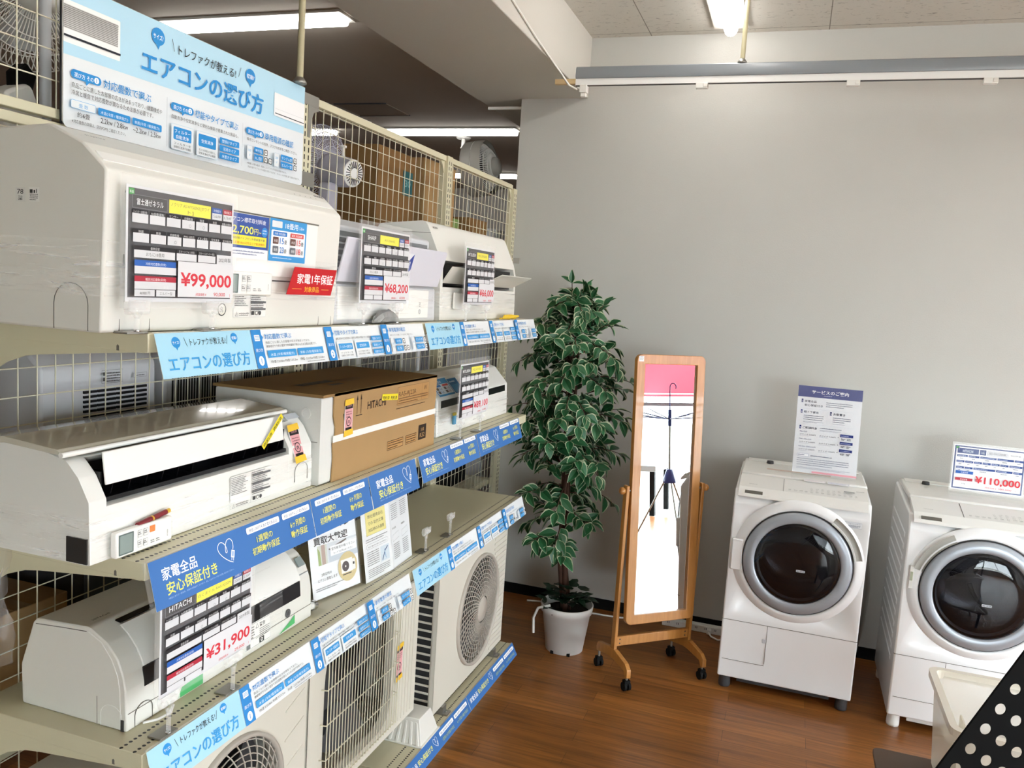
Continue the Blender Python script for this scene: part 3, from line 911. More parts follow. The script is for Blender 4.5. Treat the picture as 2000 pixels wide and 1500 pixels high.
# ------------------------------------------------------------------ big guide sign
def big_sign_print():
    P = Print(946, 316, '#e4e8eb', 12)
    P.poly([(12, 316), (0, 304), (0, 158), (946, 168), (946, 316)], '#b6dcef')
    # pictured wall units
    P.rrect(-0.0, 184, 162, 92, '#f3f3f1', 3); P.rect(0, 214, 155, 52, '#c9c8c5')
    for i in range(13): P.rect(0, 215.5 + i * 3.9, 155, 1.5, '#7d7b78')
    P.rect(0, 196, 162, 5, '#20242e')
    P.rrect(778, 192, 166, 70, '#f1f2f3', 4); P.rect(784, 214, 160, .7, '#c6cacd'); P.rect(784, 199, 158, 2.6, '#23262c')
    bubble(P, 284, 278, 23, 'サイズ?'); bubble(P, 657, 277, 23, '機能?')
    P.line([(333, 287), (341, 258)], 1.6, '#333333'); P.line([(612, 290), (602, 262)], 1.6, '#333333')
    P.text('トレファクが教える!', 356, 256, 26, '#2a2a2a', w=234, bold=.004)
    P.text('エアコンの選び方', 228, 184, 58, DB, w=494, bold=.016)
    for x, n, t, tw in ((17, '1', '対応畳数で選ぶ', 152), (330, '2', '機能やタイプで選ぶ', 182), (640, '3', '専用電源の確認', 150)):
        P.poly([(x + 40, 112), (x + 54, 112), (x + 43, 102)], DB); P.rrect(x, 110, 86, 20, DB, 10)
        P.text('選び方 その', x + 9, 114.5, 11, '#ffffff', w=54); P.disc(x + 72, 120, 7, '#ffffff'); P.text(n, x + 72, 115.5, 9, DB, 'c', bold=.02)
        P.text(t, x + 92, 111, 21, '#2f8fd0', w=tw, bold=.008)
    P.text('商品ごとに適したお部屋の広さが決まっており、建築様式や', 17, 90, 12, '#444444', w=280)
    P.text('冷房と暖房で対応畳数が異なるため注意が必要です。', 17, 74, 12, '#444444', w=250)
    P.frame(15, 44, 70, 19, '#6fb2df', '#e4e8eb', 1, 4); P.text('畳 数', 50, 49, 9, '#5aa9dd', 'c', w=26)
    P.rrect(92, 44, 98, 17, DB, 3); P.text('木造(冷房 / 暖房能力)', 141, 48, 9, '#e9f4fb', 'c', w=84)
    P.rrect(197, 44, 99, 17, DB, 3); P.text('鉄筋(冷房 / 暖房能力)', 246, 48, 9, '#e9f4fb', 'c', w=84)
    P.text('約6畳', 50, 27, 12, '#333333', 'c', w=36); P.text('2.2kw / 2.8kw', 141, 27, 12, '#333333', 'c', w=84); P.text('~2.2kw / 2.5kw', 246, 27, 12, '#333333', 'c', w=94)
    P.text('※対応畳数の詳細は、店内POPをご確認ください。', 17, 12, 8.5, '#555555', w=158)
    for x in (313, 621): P.line([(x, 136), (x, 12)], .8, '#a9adb2')
    P.text('自動洗浄や空気清浄など便利な機能が搭載された製品も。', 330, 89, 10, '#444444', w=272)
    for x, w, t, u in ((329, 84, ('フィルター', '自動洗浄'), ('フィルターを', '自動的に洗浄する機能')), (424, 88, ('空気清浄',), ('ホコリや花粉などを除じん、', '空気を浄化する機能'))):
        P.frame(x, 10, w, 66, '#b9cfdf', '#e4e8eb', 1, 5); P.rrect(x + 8, 36, w - 16, 33, DB, 4)
        for i, l in enumerate(t): P.text(l, x + w / 2, (54 if len(t) > 1 else 47) - i * 14, 10, '#ffffff', 'c', w=12 * len(l))
        for i, l in enumerate(u): P.text(l, x + w / 2, 24 - i * 9, 6.5, '#444444', 'c', w=w - 20)
    for i, l in enumerate(('壁掛けタイプ', '窓用タイプ', '床置きタイプ')):
        P.rrect(519, 59 - i * 21, 86, 17, DB, 3); P.text(l, 562, 63 - i * 21, 9.5, '#e9f4fb', 'c', w=11 * len(l))
    P.text('専用コンセントの有無、プラグの形状をご確認ください。', 640, 91, 9, '#444444', w=258)
    for x, v, ls in ((640, '100', ('平行型', 'IL型')), (772, '200', ('タンデム型', 'エルバー型'))):
        P.frame(x, 36, 26, 42, '#b9cfdf', '#e4e8eb', 1, 5); P.text(v, x + 13, 60, 7, '#6ab0df', 'c'); P.text('V', x + 13, 46, 7, '#6ab0df', 'c')
        for i, l in enumerate(ls):
            w = 44 if x == 640 else 64
            P.rrect(x + 34, 60 - i * 22, w, 18, DB, 3); P.text(l, x + 34 + w / 2, 64 - i * 22, 9.5, '#e9f4fb', 'c', w=11 * len(l))
        if x == 640: plug_icon(P, 722, 60, 3.4); plug_icon(P, 722, 38, 3.4); plug_icon(P, 744, 38, 3.4)
        else: plug_icon(P, 875, 60, 3.4); plug_icon(P, 875, 38, 3.4)
    P.text('※機種に必要な電源・電圧によってプラグの形状が異なります。', 636, 22, 6, '#666666', w=200)
    P.text('別途の違うエアコンでも電圧が同じであれば、コンセントの交換工事で接続が可能です。', 640, 12, 6, '#666666', w=270)
    return P


sg = thing('guide_sign', 'large pale blue buying guide board standing above the top shelf at the left', 'sign', (-0.45, 0.695, 2.135))
m = MB(); O = Vector((-0.45, 0.222, 2.135)); P = big_sign_print()
pr = [(-0.0, 0.012), (0.012, 0.0), (0.934, 0.0), (0.946, 0.008), (0.946, 0.316), (0.0, 0.316)]
m.prism([(0.222 + a, 2.135 + b) for a, b in pr], 'X', -0.454, -0.4503, M_paper); P.emit(m, O, Y_, Z_)
m.build('board', sg)
MB().box(-0.456, -0.4542, 0.218, 0.224, 2.14, 2.452, M_black).box(-0.456, -0.4542, 0.218, 1.17, 2.449, 2.454, M_steel).build('edge_trim', sg)
fr = MB().box(-0.4565, -0.4545, 0.25, 1.262, 2.404, 2.44, M_steel).box(-0.4565, -0.4545, 0.25, 1.25, 2.138, 2.185, M_steel)
fr.prism([(1.20, 2.404), (1.262, 2.404), (1.262, 2.395), (1.235, 2.385), (1.222, 2.36), (1.215, 2.30), (1.20, 2.30)], 'X', -0.4565, -0.4550, M_steel)
fr.build('support_frame', sg)


# ------------------------------------------------------------------ price signs
def price_print(brand, model, price, tax, year, w=297, h=210, cool='5.6kW', heat='6.7kW', meas=()):
    P = Print(w, h, '#e0e0e3')
    D, CELL = '#3d3b40', '#dadadd'
    P.rect(5, 8, w - 10, h - 13, D)
    P.rrect(6, h - 17, 13, 11, '#2f9a3c', 1); P.text('新品', 8, h - 14, 5, '#ffffff', w=9)
    P.frame(14, h - 40, 88, 24, '#77757a', '#2a282c', .8, .5); P.text(brand, 58, h - 33, 12, '#f2f2f2', 'c', w=min(72, 9.5 * len(brand)), bold=.004)
    P.rect(106, h - 40, 118, 25, '#f3e93a')
    for i, l in enumerate(model): P.text(l, 165, h - (26 if len(model) > 1 else 31) - i * 11, 8.5, '#8b8a3a', 'c', w=min(108, 8 * len(l)))
    P.rect(228, h - 27, 30, 11, '#2c56a4'); P.text('冷房能力', 243, h - 24, 5.5, '#e8eefa', 'c', w=22); P.rect(228, h - 40, 30, 13, CELL); P.text(cool, 243, h - 36, 6, '#666666', 'c')
    P.rect(262, h - 27, 28, 11, '#b22a3a'); P.text('暖房能力', 276, h - 24, 5.5, '#fae8ea', 'c', w=22); P.rect(262, h - 40, 28, 13, CELL); P.text(heat, 276, h - 36, 6, '#666666', 'c')
    xs = [12, 55, 98, 139, 178, 216, 253]; ws = [39, 39, 37, 35, 34, 34, 33]
    for r, (y, names) in enumerate(((h - 66, ('フィルター自動洗浄', 'AI自動運転', 'センサー', '衣類乾燥', '除湿', '加湿', '自動お掃除')), (h - 101, ('除菌', '脱臭', '内部乾燥', 'PM2.5対応', 'イオン発生', '空気清浄', '室外機清潔')))):
        for x, ww, nm in zip(xs, ws, names):
            P.rect(x, y + 16, ww, 8, '#2a282c'); P.text(nm, x + ww / 2, y + 17.2, 5.2, '#d9d9da', 'c', w=min(ww - 5, 6 * len(nm)))
            P.rect(x, y, ww, 16.5, CELL)
    for (x, y) in [(157, h - 63), (196, h - 63), (117, h - 98)]: P.text('○', x, y, 6, '#8a8a8a', 'c')
    y = h - 129
    P.rect(12, y + 14, 104, 8, '#2a282c'); P.text('畳数目安', 64, y + 15.5, 5.5, '#d9d9da', 'c'); P.rect(12, y, 104, 14, CELL); P.text(meas[0] if meas else '', 64, y + 4, 7, '#666666', 'c')
    P.rect(120, y + 14, 56, 8, '#2a282c'); P.text('スマートフォン対応', 148, y + 15.5, 5, '#d9d9da', 'c', w=44); P.rect(120, y, 56, 14, CELL)
    P.rect(180, y + 14, 52, 8, '#2a282c'); P.text('スマートスピーカー対応', 206, y + 15.5, 5, '#d9d9da', 'c', w=46); P.rect(180, y, 52, 14, CELL)
    P.rect(236, y - 2, 50, 20, CELL); P.text(year, 261, y + 4, 9, '#444444', 'c', w=38)
    P.rect(12, h - 144, 106, 11, '#2f62b4'); P.text('冷房対応畳数(目安)', 65, h - 141.5, 6, '#dfe8f6', 'c', w=52); P.rect(12, h - 158, 106, 14, CELL)
    P.rect(12, h - 172, 106, 10, '#b22f41'); P.text('暖房対応畳数(目安)', 65, h - 170, 6, '#f6dfe2', 'c', w=52); P.rect(12, h - 186, 106, 14, CELL)
    P.rect(12, 11, 50, 12, CELL); P.rect(66, 11, 50, 12, CELL); P.text('年間電気代', 37, 25, 6, '#e4e4e4', 'c', w=30); P.text('電源', 91, 25, 6, '#e4e4e4', 'c', w=13)
    if meas: P.text(meas[1], 37, 14, 6, '#777777', 'c'); P.text(meas[2], 91, 14, 6, '#777777', 'c')
    P.rect(122, 11, 166, h - 152 + 11, '#dedee1')
    P.text(price, 205, 33, 31, '#d63a46', 'c', w=152, bold=.022)
    P.text('(税抜価格 ¥', 172, 14, 7, '#d6404c', 'l', w=32); P.text(tax, 244, 14, 8, '#d6303c', 'c', w=36); P.text(')', 276, 14, 7, '#d6404c')
    return P


def clip_stand(p, u, label, group, hgt=0.055, metal=True):
    """clear two-jaw clip on a short post with a weighted steel foot; p on the shelf, u the sign's direction"""
    p, u = Vector(p), Vector(u).normalized(); n = u.cross(Z_)
    t = thing('sign_clip_stand', label, 'sign clip', p, group)
    MB().obox(p + Z_ * 0.002 - n * 0.014, u * 0.026, n * 0.017, Z_ * 0.002, M_steel).cyl(p + Z_ * 0.004, p + Z_ * 0.008, 0.006, M_chrome, 10).build('foot_plate', t, bevel=0.001)
    st = MB(); st.obox(p + Z_ * (0.006 + hgt * .36), u * 0.004, n * 0.003, Z_ * hgt * .36, M_clip)
    for s in (-1, 1): st.obox(p + Z_ * hgt * 0.82 + u * s * 0.006, u * 0.002 + Z_ * 0.0 , n * 0.003, Z_ * hgt * .14 + u * s * 0.005, M_clip)
    st.build('post', t)
    j = MB()
    for s in (-1, 1): j.cyl(p + Z_ * hgt + u * s * 0.008, p + Z_ * hgt + u * s * 0.026, 0.0065, M_clip, 10)
    j.obox(p + Z_ * (hgt + 0.010) + n * 0.006, u * 0.026, n * 0.0012, Z_ * 0.011, M_clip).obox(p + Z_ * (hgt + 0.010) - n * 0.006, u * 0.026, n * 0.0012, Z_ * 0.008, M_clip)
    j.build('jaw', t, bevel=0.0008)
    return t


def price_sign(P, O, U, V, label, base_z=None, side='front', clips=(0.10, 0.8), what='', sleeve=True):
    O, U, V = Vector(O), Vector(U).normalized(), Vector(V).normalized(); N = U.cross(V)
    w, h = P.w / 1000, P.h / 1000
    t = thing('price_sign', label, 'price sign', O + U * w / 2, 'price signs on clip stands')
    del t['group']
    c = MB(); slab(c, O, U, V, w, h, 0.0004, M_paper); P.emit(c, O, U, V); c.build('price_card', t)
    s = MB(); slab(s, O - U * 0.012 - V * 0.012 + N * 0.0022, U, V, w + 0.024, h + 0.03, 0.0008, M_clear); slab(s, O - U * 0.012 - V * 0.012 - N * 0.001, U, V, w + 0.024, h + 0.03, 0.0012, M_clear)
    s.build('clear_sleeve', t)
    if base_z is not None:
        for k, nm in zip(clips, ('left', 'right')):
            p = O + U * w * k - V * 0.012
            hg = (p.z - base_z) - 0.006
            clip_stand((p.x, p.y, base_z + 0.0005), U, nm + ' clear clip stand holding the price sign ' + what, None, hgt=max(hg, 0.03))
    return t


PS = price_print
price_sign(PS('富士通ゼネラル', ('ノクリア AS-WY563N2 [ホワイ', 'ト]'), '¥99,000', '90,000', '2023年製', meas=('おもに18畳用', '46980 円', 'エルバー型')),
           (-0.004, -0.052, 1.768), Y_, Z_, 'large price sign reading 99,000 yen in front of the biggest top shelf unit', 1.708, what='in front of the biggest unit')
price_sign(PS('SHARP', ('AY-J56H2',), '¥68,200', '62,000', '2019年製', meas=('おもに18畳用', '', '')), (0.0, 0.785, 1.772), Y_, Z_, 'price sign reading 68,200 yen on the top shelf', 1.708, what='before the unit with the open panel')
price_sign(PS('MITSUBISHI', ('MSZ-ZW5620S',), '¥66,000', '60,000', '2020年製'), (0.0, 1.545, 1.772), Y_, Z_, 'price sign reading 66,000 yen at the far end of the top shelf', 1.708, what='at the far end of the top shelf')
price_sign(PS('MITSUBISHI', ('MSZ-AXV2821',), '¥89,100', '81,000', '2021年製'), (-0.008, 1.578, 1.338), Y_, Z_, 'price sign reading 89,100 yen on the middle shelf', 1.262, what='on the middle shelf')
price_sign(PS('HITACHI', ('白くまくん RAS-KJ22N',), '¥31,900', '29,000', '2019年製', cool='2.2kW', heat='2.2kW'), (-0.006, 0.052, 0.957), Y_, Vector((-0.0, 0, 1)), 'price sign reading 31,900 yen tucked under the middle shelf edge', 0.866, what='at the lower left')
for y, nm in ((1.43, 'left'), (1.655, 'right')):
    clip_stand((-0.045, y, 0.8665), Y_, nm + ' of the two empty clear clip stands on the third shelf', 'empty clip stands', hgt=0.072)
# ------------------------------------------------------------------ wall-type air conditioners
def arc_mark(mb, x, y, z, w, h, m, dirn=1, normal='X', r=0.0009):
    """embossed arch outline (pipe knock-out)"""
    pts = []
    for q in [(-w / 2, 0), (-w / 2, h * .55)] + [(-w / 2 * math.cos(a), h * .55 + h * .45 * math.sin(a)) for a in [i * PI / 10 for i in range(1, 10)]] + [(w / 2, h * .55), (w / 2, 0)]:
        pts.append((x, y + q[0], z + q[1]) if normal == 'X' else (x + q[0], y, z + q[1]))
    mb.tube(pts, r, m, 4)


def spec_label(parent, O, U, V, w, h, name='rating_label', seed=1, warn=True, bg='#eceae6'):
    P = Print(w, h, bg); rnd = random.Random(seed)
    ink_ = '#4a4a4c'
    P.line([(0, 0), (w, 0), (w, h), (0, h), (0, 0)], .4, '#8a8a8a')
    for i in range(int(h * 0.6 / 4)): P.micro(2, h - 5 - i * 4, w * .42, 2.2, ink_, seed=seed + i)
    for i in range(int(h * 0.75 / 4.5)): P.micro(w * .5, h - 5 - i * 4.5, w * .46, 2.6, ink_, seed=seed + 9 + i)
    P.line([(w * .47, 2), (w * .47, h - 2)], .5, ink_)
    for i in range(3): P.rect(w * .5, h - 14 - i * h * .26, w * .46, 4.5, '#6a6a6c')
    P.rect(w * .52, 5, 9, 9, '#3a3a3c'); P.disc(w * .52 + 18, 9.5, 5, '#4a4a4c', 14); P.disc(w * .52 + 18, 9.5, 3.6, bg, 14); P.disc(w * .52 + 30, 9.5, 5, '#4a4a4c', 14)
    if warn:
        P.line([(3, 3), (8, 12), (13, 3), (3, 3)], .8, '#222222'); P.rect(7.6, 5.5, .8, 3.5, '#222222')
        P.micro(16, 8, w * .3, 2.4, ink_, n=2)
    mb = MB(); slab(mb, O, U, V, w / 1000, h / 1000, .0002, M_paper); P.emit(mb, O, U, V); return mb.build(name, parent)


def slots(mb, y0, y1, z0, z1, x, n, m):
    pass


# --- biggest unit, top shelf
T = thing('air_conditioner', 'largest white wall air conditioner, at the left of the top shelf, film round its foot', 'air conditioner', (-0.165, 0.315, Z1))
pa = fillet([(-0.30, 1.709), (-0.30, 2.07), (-0.15, 2.078), (-0.075, 2.046), (-0.021, 2.0), (-0.031, 1.709)], [0.008, .012, .02, .01, .014, .008])
ya, yb = -0.08, 0.711
MB().prism(pa, 'Y', ya, yb, M_cream).build('casing', T, bevel=0.004)
xf = lambda z: -0.031 + (z - 1.709) * (0.010 / 0.291)


def front(z, d=0.0): return Vector((xf(z) + d, 0, z))


VA = Vector((0.010, 0, 0.291)).normalized()
m = MB()
pan = [(xf(1.83) , 1.83), (xf(1.83) + .003, 1.83), (xf(1.963) + .003, 1.963), (xf(1.963), 1.963)]
m.prism(pan, 'Y', -0.03, 0.598, M_offw); m.build('front_panel', T, bevel=0.0012)
m = MB()
for (y0, y1, z0, z1) in ((-0.035, 0.605, 1.964, 1.9675), (-0.035, -0.031, 1.83, 1.966), (0.600, 0.604, 1.80, 1.966)):
    m.box(xf(z0) - .002, xf(z0) + .0008, y0, y1, z0, z1, M_gap)
m.box(xf(1.82) - .002, xf(1.82) + .0008, 0.42, 0.50, 1.818, 1.8215, M_dark)
m.build('panel_gap', T)
tp = MB(); u = Vector((0.054, 0, -0.046)).normalized(); nn = Vector((0.046, 0, 0.054)).normalized()
tp.obox(Vector((-0.048, 0.315, 2.023)) + nn * .001, Y_ * 0.385, u * 0.012, nn * 0.0008, M_offw)
tp.build('top_edge_strip', T)

P = Print(120, 8)
for i in range(5): P.disc(8 + i * 24, 4, 2.0, '#9a9a98', 10)
mb = MB(); P.emit(mb, Vector((-0.060, 0.545, 2.033)) + nn * .001, Y_, -u); mb.build('indicator_marks', T)
P = Print(60, 14)
P.text('nocria', 0, 3, 9, '#55555a', w=42, bold=.02); mb = MB(); P.emit(mb, Vector((-0.068, 0.655, 2.040)) + nn * .001, Y_, -u); mb.build('badge', T)
P = Print(60, 14); P.text('FUJITSU', 0, 3, 8, '#77777a', w=44, bold=.01); mb = MB(); P.emit(mb, Vector((-0.10, -0.055, 2.0575)) + Vector((.01, 0, .0015)), Y_, Vector((-0.075, 0, 0.032))); mb.build('badge', T)
m = MB()
for i in range(5):
    for j in range(3): m.box(xf(2.0) - .0145 , xf(2.0) - .0125, 0.655 + i * .007, 0.659 + i * .007, 1.992 + j * .006, 1.9945 + j * .006, M_gap)
m.build('speaker_holes', T)
for q in ((xf(1.71) + .0002, 0.0, 1.711, 0.075, 0.055, M_gap), (xf(1.71) + .0002, 0.662, 1.711, 0.06, 0.05, M_gap), (-0.10, ya - .0002, 1.711, .08, .085, M_gap, 1, 'Y')):
    m = MB(); arc_mark(m, *q); m.build('knockout_line', T)
P = Print(56, 34)
P.rect(0, 2, 24, 26, '#dcdbd6'); P.text('78', 4, 16, 9, '#3a3a3a', w=15, bold=.01); P.micro(7, 11, 10, 1.6, '#666666', 2); P.micro(7, 5, 10, 3, '#444444')
P.rect(33, 3, 25, 26, '#e9e8e4'); P.micro(35, 18, 21, 9, '#333333', seed=4); P.micro(35, 15, 20, 1.8, '#444444', 4)
mb = MB(); P.emit(mb, (-0.232, ya - .0003, 1.935), X_, Z_); mb.build('stock_sticker', T)
spec_label(T, front(1.735, .0005) + Y_ * 0.285, Y_, VA, 118, 62, seed=3)
P = Print(30, 30); P.disc(15, 15, 14, '#3c3c3e'); P.disc(15, 15, 11.5, '#e3e0d5'); P.text('R', 15, 9, 12, '#3c3c3e', 'c'); P.micro(4, 3, 0, 1, '#333333')
mb = MB(); P.emit(mb, front(1.737, .0003) + Y_ * 0.232, Y_, VA); mb.build('recycle_mark', T)
# film round the lower half
zA, zB = 1.775, 1.875
m = MB(); dd = 0.004
m.sheet([(-0.29, ya - dd), (xf(zA) - .01, ya - dd), (xf(zA) + dd, ya + .008), (xf(zA) + dd + .001, 0.2), (xf(zA) + dd, yb - .008), (xf(zA) - .01, yb + dd), (-0.2, yb + dd)], 'Z', zA - 0.0, zB, M_wrap)
m.build('stretch_film', T)


def remote(parent_label, O, U, V, w, h, label, lcd_first=True, cat='remote control', kind='white', orange=False):
    """slim remote control lying sideways on plane O,U,V (metres)"""
    U, V = Vector(U).normalized(), Vector(V).normalized(); N = U.cross(V); O = Vector(O)
    t = thing('remote_control', label, 'remote control', O + U * w / 2)
    MB().obox(O + U * w / 2 + V * h / 2 + N * .009, U * w / 2, V * h / 2, N * .008, M_offw).build('case', t, bevel=0.004)
    P = Print(w * 1000, h * 1000); W, H = w * 1000, h * 1000
    P.rrect(W * .04, H * .1, W * .25, H * .8, '#5f6d6c', 1.5); P.rrect(W * .06, H * .15, W * .21, H * .7, '#8b9894', 1)
    mb = MB(); P.emit(mb, O + N * .0172, U, V); mb.build('display', t)
    P = Print(W, H)
    for i, fx in enumerate((.36, .46)):
        for fy in (.18, .58): P.frame(W * fx, H * fy, W * .075, H * .28, '#8c8c8e', '#e6e6e4', .6, 1); P.micro(W * fx + 1.2, H * (fy + .1), W * .05, 2.5, '#444444', 2, gap=-3.6)
    if orange:
        Pm = Print(W, H); Pm.rrect(W * .57, H * .62, W * .1, H * .26, '#e8874a', 1.5); mb = MB(); Pm.emit(mb, O + N * .0172, U, V); mb.build('mode_button', t)['label'] = 'orange button'
    for fx in (.58, .68):
        P.micro(W * fx, H * .2, W * .07, 2.2, '#555555', 2, gap=-4)
    P.text('MITSUBISHI' if orange else 'FUJITSU', W * .9, H * .25, 3, '#333333', rot=PI / 2, w=14)
    mb = MB(); P.emit(mb, O + N * .0172, U, V); mb.build('buttons', t)
    return t


remote('', front(1.785, 0.0) + Y_ * 0.225, Y_, VA, 0.175, 0.052, 'white remote control wrapped in film on the biggest unit, half behind its price sign')

# blue cards taped to the biggest unit
t = None
P = Print(150, 96, '#3d58a0')
P.rect(0, 0, 150, 22, '#f1f2f6'); P.micro(14, 14, 124, 3, '#5d6a94', 2, gap=6)
P.text('エアコン標準取付料金', 8, 79, 10.5, '#eef1fa', w=130, bold=.005); P.text('12,700', 10, 54, 19, YEL, w=84, bold=.01); P.text('円~', 96, 55, 13, YEL, w=26); P.disc(134, 62, 11, '#3c8fd8'); P.micro(127, 64, 14, 3, '#cfe2f6', 2, gap=6)
P.rect(8, 28, 134, 22, '#f3e54a'); P.text('冷媒配管パイプ付 | 外壁設置不要', 14, 41, 6, '#3f4a6e', w=122); P.text('から直線10km以内エリア配送無料', 14, 31, 6, '#d06a2c', w=122)
t = MB(); O = front(1.866, .0065) + Y_ * 0.238; slab(t, O, Y_, VA, .15, .096, .0005, M_paper); P.emit(t, O, Y_, VA)
tag(t.build('price_card'), 'dark blue installation fee card on the biggest unit beside its price sign', 'card')
P = Print(150, 98, '#3f97d6', 2)
P.rrect(8, 78, 40, 15, '#dfe3e6', 2); P.text('18畳用', 60, 79, 14, '#f2f6fa', w=52, bold=.008); P.text('5.6kw', 118, 80, 7, '#f2f6fa', w=20)
P.rrect(6, 14, 138, 58, '#eef1f4', 4)
for x, c, ttl, a, b in ((13, '#2f7ac8', '冷房 対応畳数', '15', '23'), (81, '#d95a57', '暖房 対応畳数', '15', '18')):
    P.rrect(x, 59, 55, 10, c, 2); P.text(ttl, x + 27, 61.5, 5.5, '#f2f2f4', 'c', w=44)
    for y, l, bg, v in ((40, '木造', '#6a4a43', a), (19, '鉄筋', '#6d7078', b)):
        P.rrect(x, y, 22, 16, bg, 2); P.text(l, x + 11, y + 4.5, 7, '#f2f2f4', 'c'); P.text(v, x + 27, y + 1, 14, c, w=16, bold=.008); P.text('畳', x + 45, y + 2, 9, '#333333')
P.micro(12, 7, 124, 2.4, '#d6e8f6', 1)
t = MB(); O = front(1.866, .0065) + Y_ * 0.392; slab(t, O, Y_, VA, .15, .098, .0005, M_paper); P.emit(t, O, Y_, VA)
tag(t.build('room_size_card'), 'light blue room size card reading 18 on the biggest unit', 'card')
# red warranty tag
P = Print(220, 66); P.poly([(0, 0), (196, 0), (222, 66), (32, 66)], '#c3161f')
P.text('家電1年保証', 122, 29, 25, '#fff5f2', 'c', w=160, bold=.012, shear=.1); P.text('対象商品', 106, 8, 14, '#f6b93a', 'c', w=64, bold=.01, shear=.1); P.line([(22, 14), (62, 14)], 1.2, '#f0b04a'); P.line([(150, 14), (184, 14)], 1.2, '#f0b04a')
t = MB(); O = Vector((0.004, 0.435, 1.790)); t.prism([(0.435, 1.79), (0.631, 1.79), (0.657, 1.856), (0.467, 1.856)], 'X', 0.0032, 0.0038, M_red); P.emit(t, O, Y_, Z_)
t.box(-0.024, 0.0032, 0.545, 0.555, 1.826, 1.829, M_clear)
tag(t.build('warranty_tag'), 'slanted red one year warranty tag at the right end of the biggest unit', 'tag')

# --- open-panel unit, top shelf
T = thing('air_conditioner', 'grey white air conditioner with its front panel swung open on the top shelf', 'air conditioner', (-0.19, 1.085, Z1))
y0, y1 = 0.742, 1.41
pb = fillet([(-0.33, 1.709), (-0.33, 2.0), (-0.16, 2.012), (-0.085, 1.985), (-0.085, 1.84), (-0.055, 1.82), (-0.05, 1.709)], [.008, .02, .02, .012, .004, .006, .01])
MB().prism(pb, 'Y', y0, y1, M_greyw).build('casing', T, bevel=0.003)
m = MB()
for i in range(7): m.box(-0.0853, -0.083, y0 + .02, y1 - .02, 1.85 + i * .018, 1.862 + i * .018, mat('filter_grey', '#7f8184', rough=0.7))
m.build('air_filter', T)
lil = mat('lilac_white', '#d9d8e2', rough=0.35)
m = MB(); A0 = Vector((-0.048, 0, 1.828)); A1 = Vector((-0.016, 0, 1.95)); vv = (A1 - A0); L_ = vv.length; vv.normalize(); n_ = Y_.cross(vv)
m.obox(A0 + Y_ * 1.075 + vv * L_ / 2, Y_ * 0.335, vv * L_ / 2, n_ * .004, lil); m.build('front_panel', T, bevel=0.003)
P = Print(60, 80, '#e9e9ef'); P.poly([(0, 30), (60, 80), (60, 30), (30, 0)], '#34489a'); P.text('180', 30, 40, 14, '#ffffff', 'c', w=26, shear=.3)
mb = MB(); P.emit(mb, A0 + Y_ * 1.10 + vv * .025 + n_ * .0042, Y_, vv); mb.build('blue_sticker', T)
m = MB().prism([(-0.054, 1.725), (-0.0495, 1.722), (-0.0495, 1.815), (-0.054, 1.815)], 'Y', y0 + .015, y1 - .06, M_offw); m.build('outlet_flap', T, bevel=.001)
P = Print(24, 44); P.micro(6, 38, 12, 3, '#666666', 3); P.disc(12, 10, 8, '#8a8a8a'); P.disc(12, 10, 6, '#d0d0d2'); mb = MB(); P.emit(mb, (-0.0492, 1.27, 1.733), Y_, Z_); mb.build('mark_sticker', T)
m = MB().sheet([(-0.06, y0 - .003), (-0.046, y0 - .002), (-0.045, y0 + .3), (-0.046, y1 - .03), (-0.06, y1 + .002)], 'Z', 1.73, 1.82, M_wrap); m.build('stretch_film', T)
# silvery wrapped bundle in front of it
bm = MB(); rnd = random.Random(5); prof = []
nu, nv = 12, 8; vs = []; fs = []
for i in range(nu + 1):
    for j in range(nv):
        a = 2 * PI * j / nv; k = math.sin(PI * min(max(i / nu, .02), .98)) ** .45
        vs.append((-0.028 + .016 * k * math.cos(a) * (1 + rnd.uniform(-.15, .15)), 0.925 + i * .0135 + rnd.uniform(-.002, .002), 1.7115 + 0.02 * k + .021 * k * math.sin(a) * (1 + rnd.uniform(-.12, .12))))
for i in range(nu):
    for j in range(nv): fs.append((i * nv + j, i * nv + (j + 1) % nv, (i + 1) * nv + (j + 1) % nv, (i + 1) * nv + j))
fs += [tuple(range(nv)), tuple(range(nu * nv, nu * nv + nv))]
bm.add(vs, fs, mat('silver_bubble_wrap', '#a9a9a8', rough=0.35, metal=.3, bump=.9, bscale=420))
tag(bm.build('wrapped_bundle'), 'small silver grey wrapped bundle under the 68,200 yen sign', 'parcel')

# --- unit with open louvre, far end of top shelf
T = thing('air_conditioner', 'white air conditioner with two raised flaps, far end of the top shelf', 'air conditioner', (-0.18, 1.86, Z1))
y0, y1 = 1.45, 2.275
full = fillet([(-0.31, 1.709), (-0.31, 2.045), (-0.12, 2.062), (-0.066, 1.945), (-0.055, 1.90), (-0.05, 1.709)], [.008, .02, .03, .02, .01, .008])
notch = fillet([(-0.31, 1.709), (-0.31, 2.045), (-0.12, 2.062), (-0.066, 1.945), (-0.058, 1.925), (-0.15, 1.915), (-0.15, 1.835), (-0.052, 1.83), (-0.05, 1.709)], [.008, .02, .03, .02, .002, .005, .005, .002, .008])
m = MB().prism(full, 'Y', y0, y0 + .022, M_cream).prism(notch, 'Y', y0 + .022, y1 - .02, M_cream).prism(full, 'Y', y1 - .02, y1, M_cream); m.build('casing', T, bevel=.003)
MB().box(-0.149, -0.075, y0 + .024, y1 - .022, 1.837, 1.914, M_black).build('air_outlet', T)
fl = film_mat('milky_flap', amount=0.7, streak=0, col='#eceae2', rough=.3)
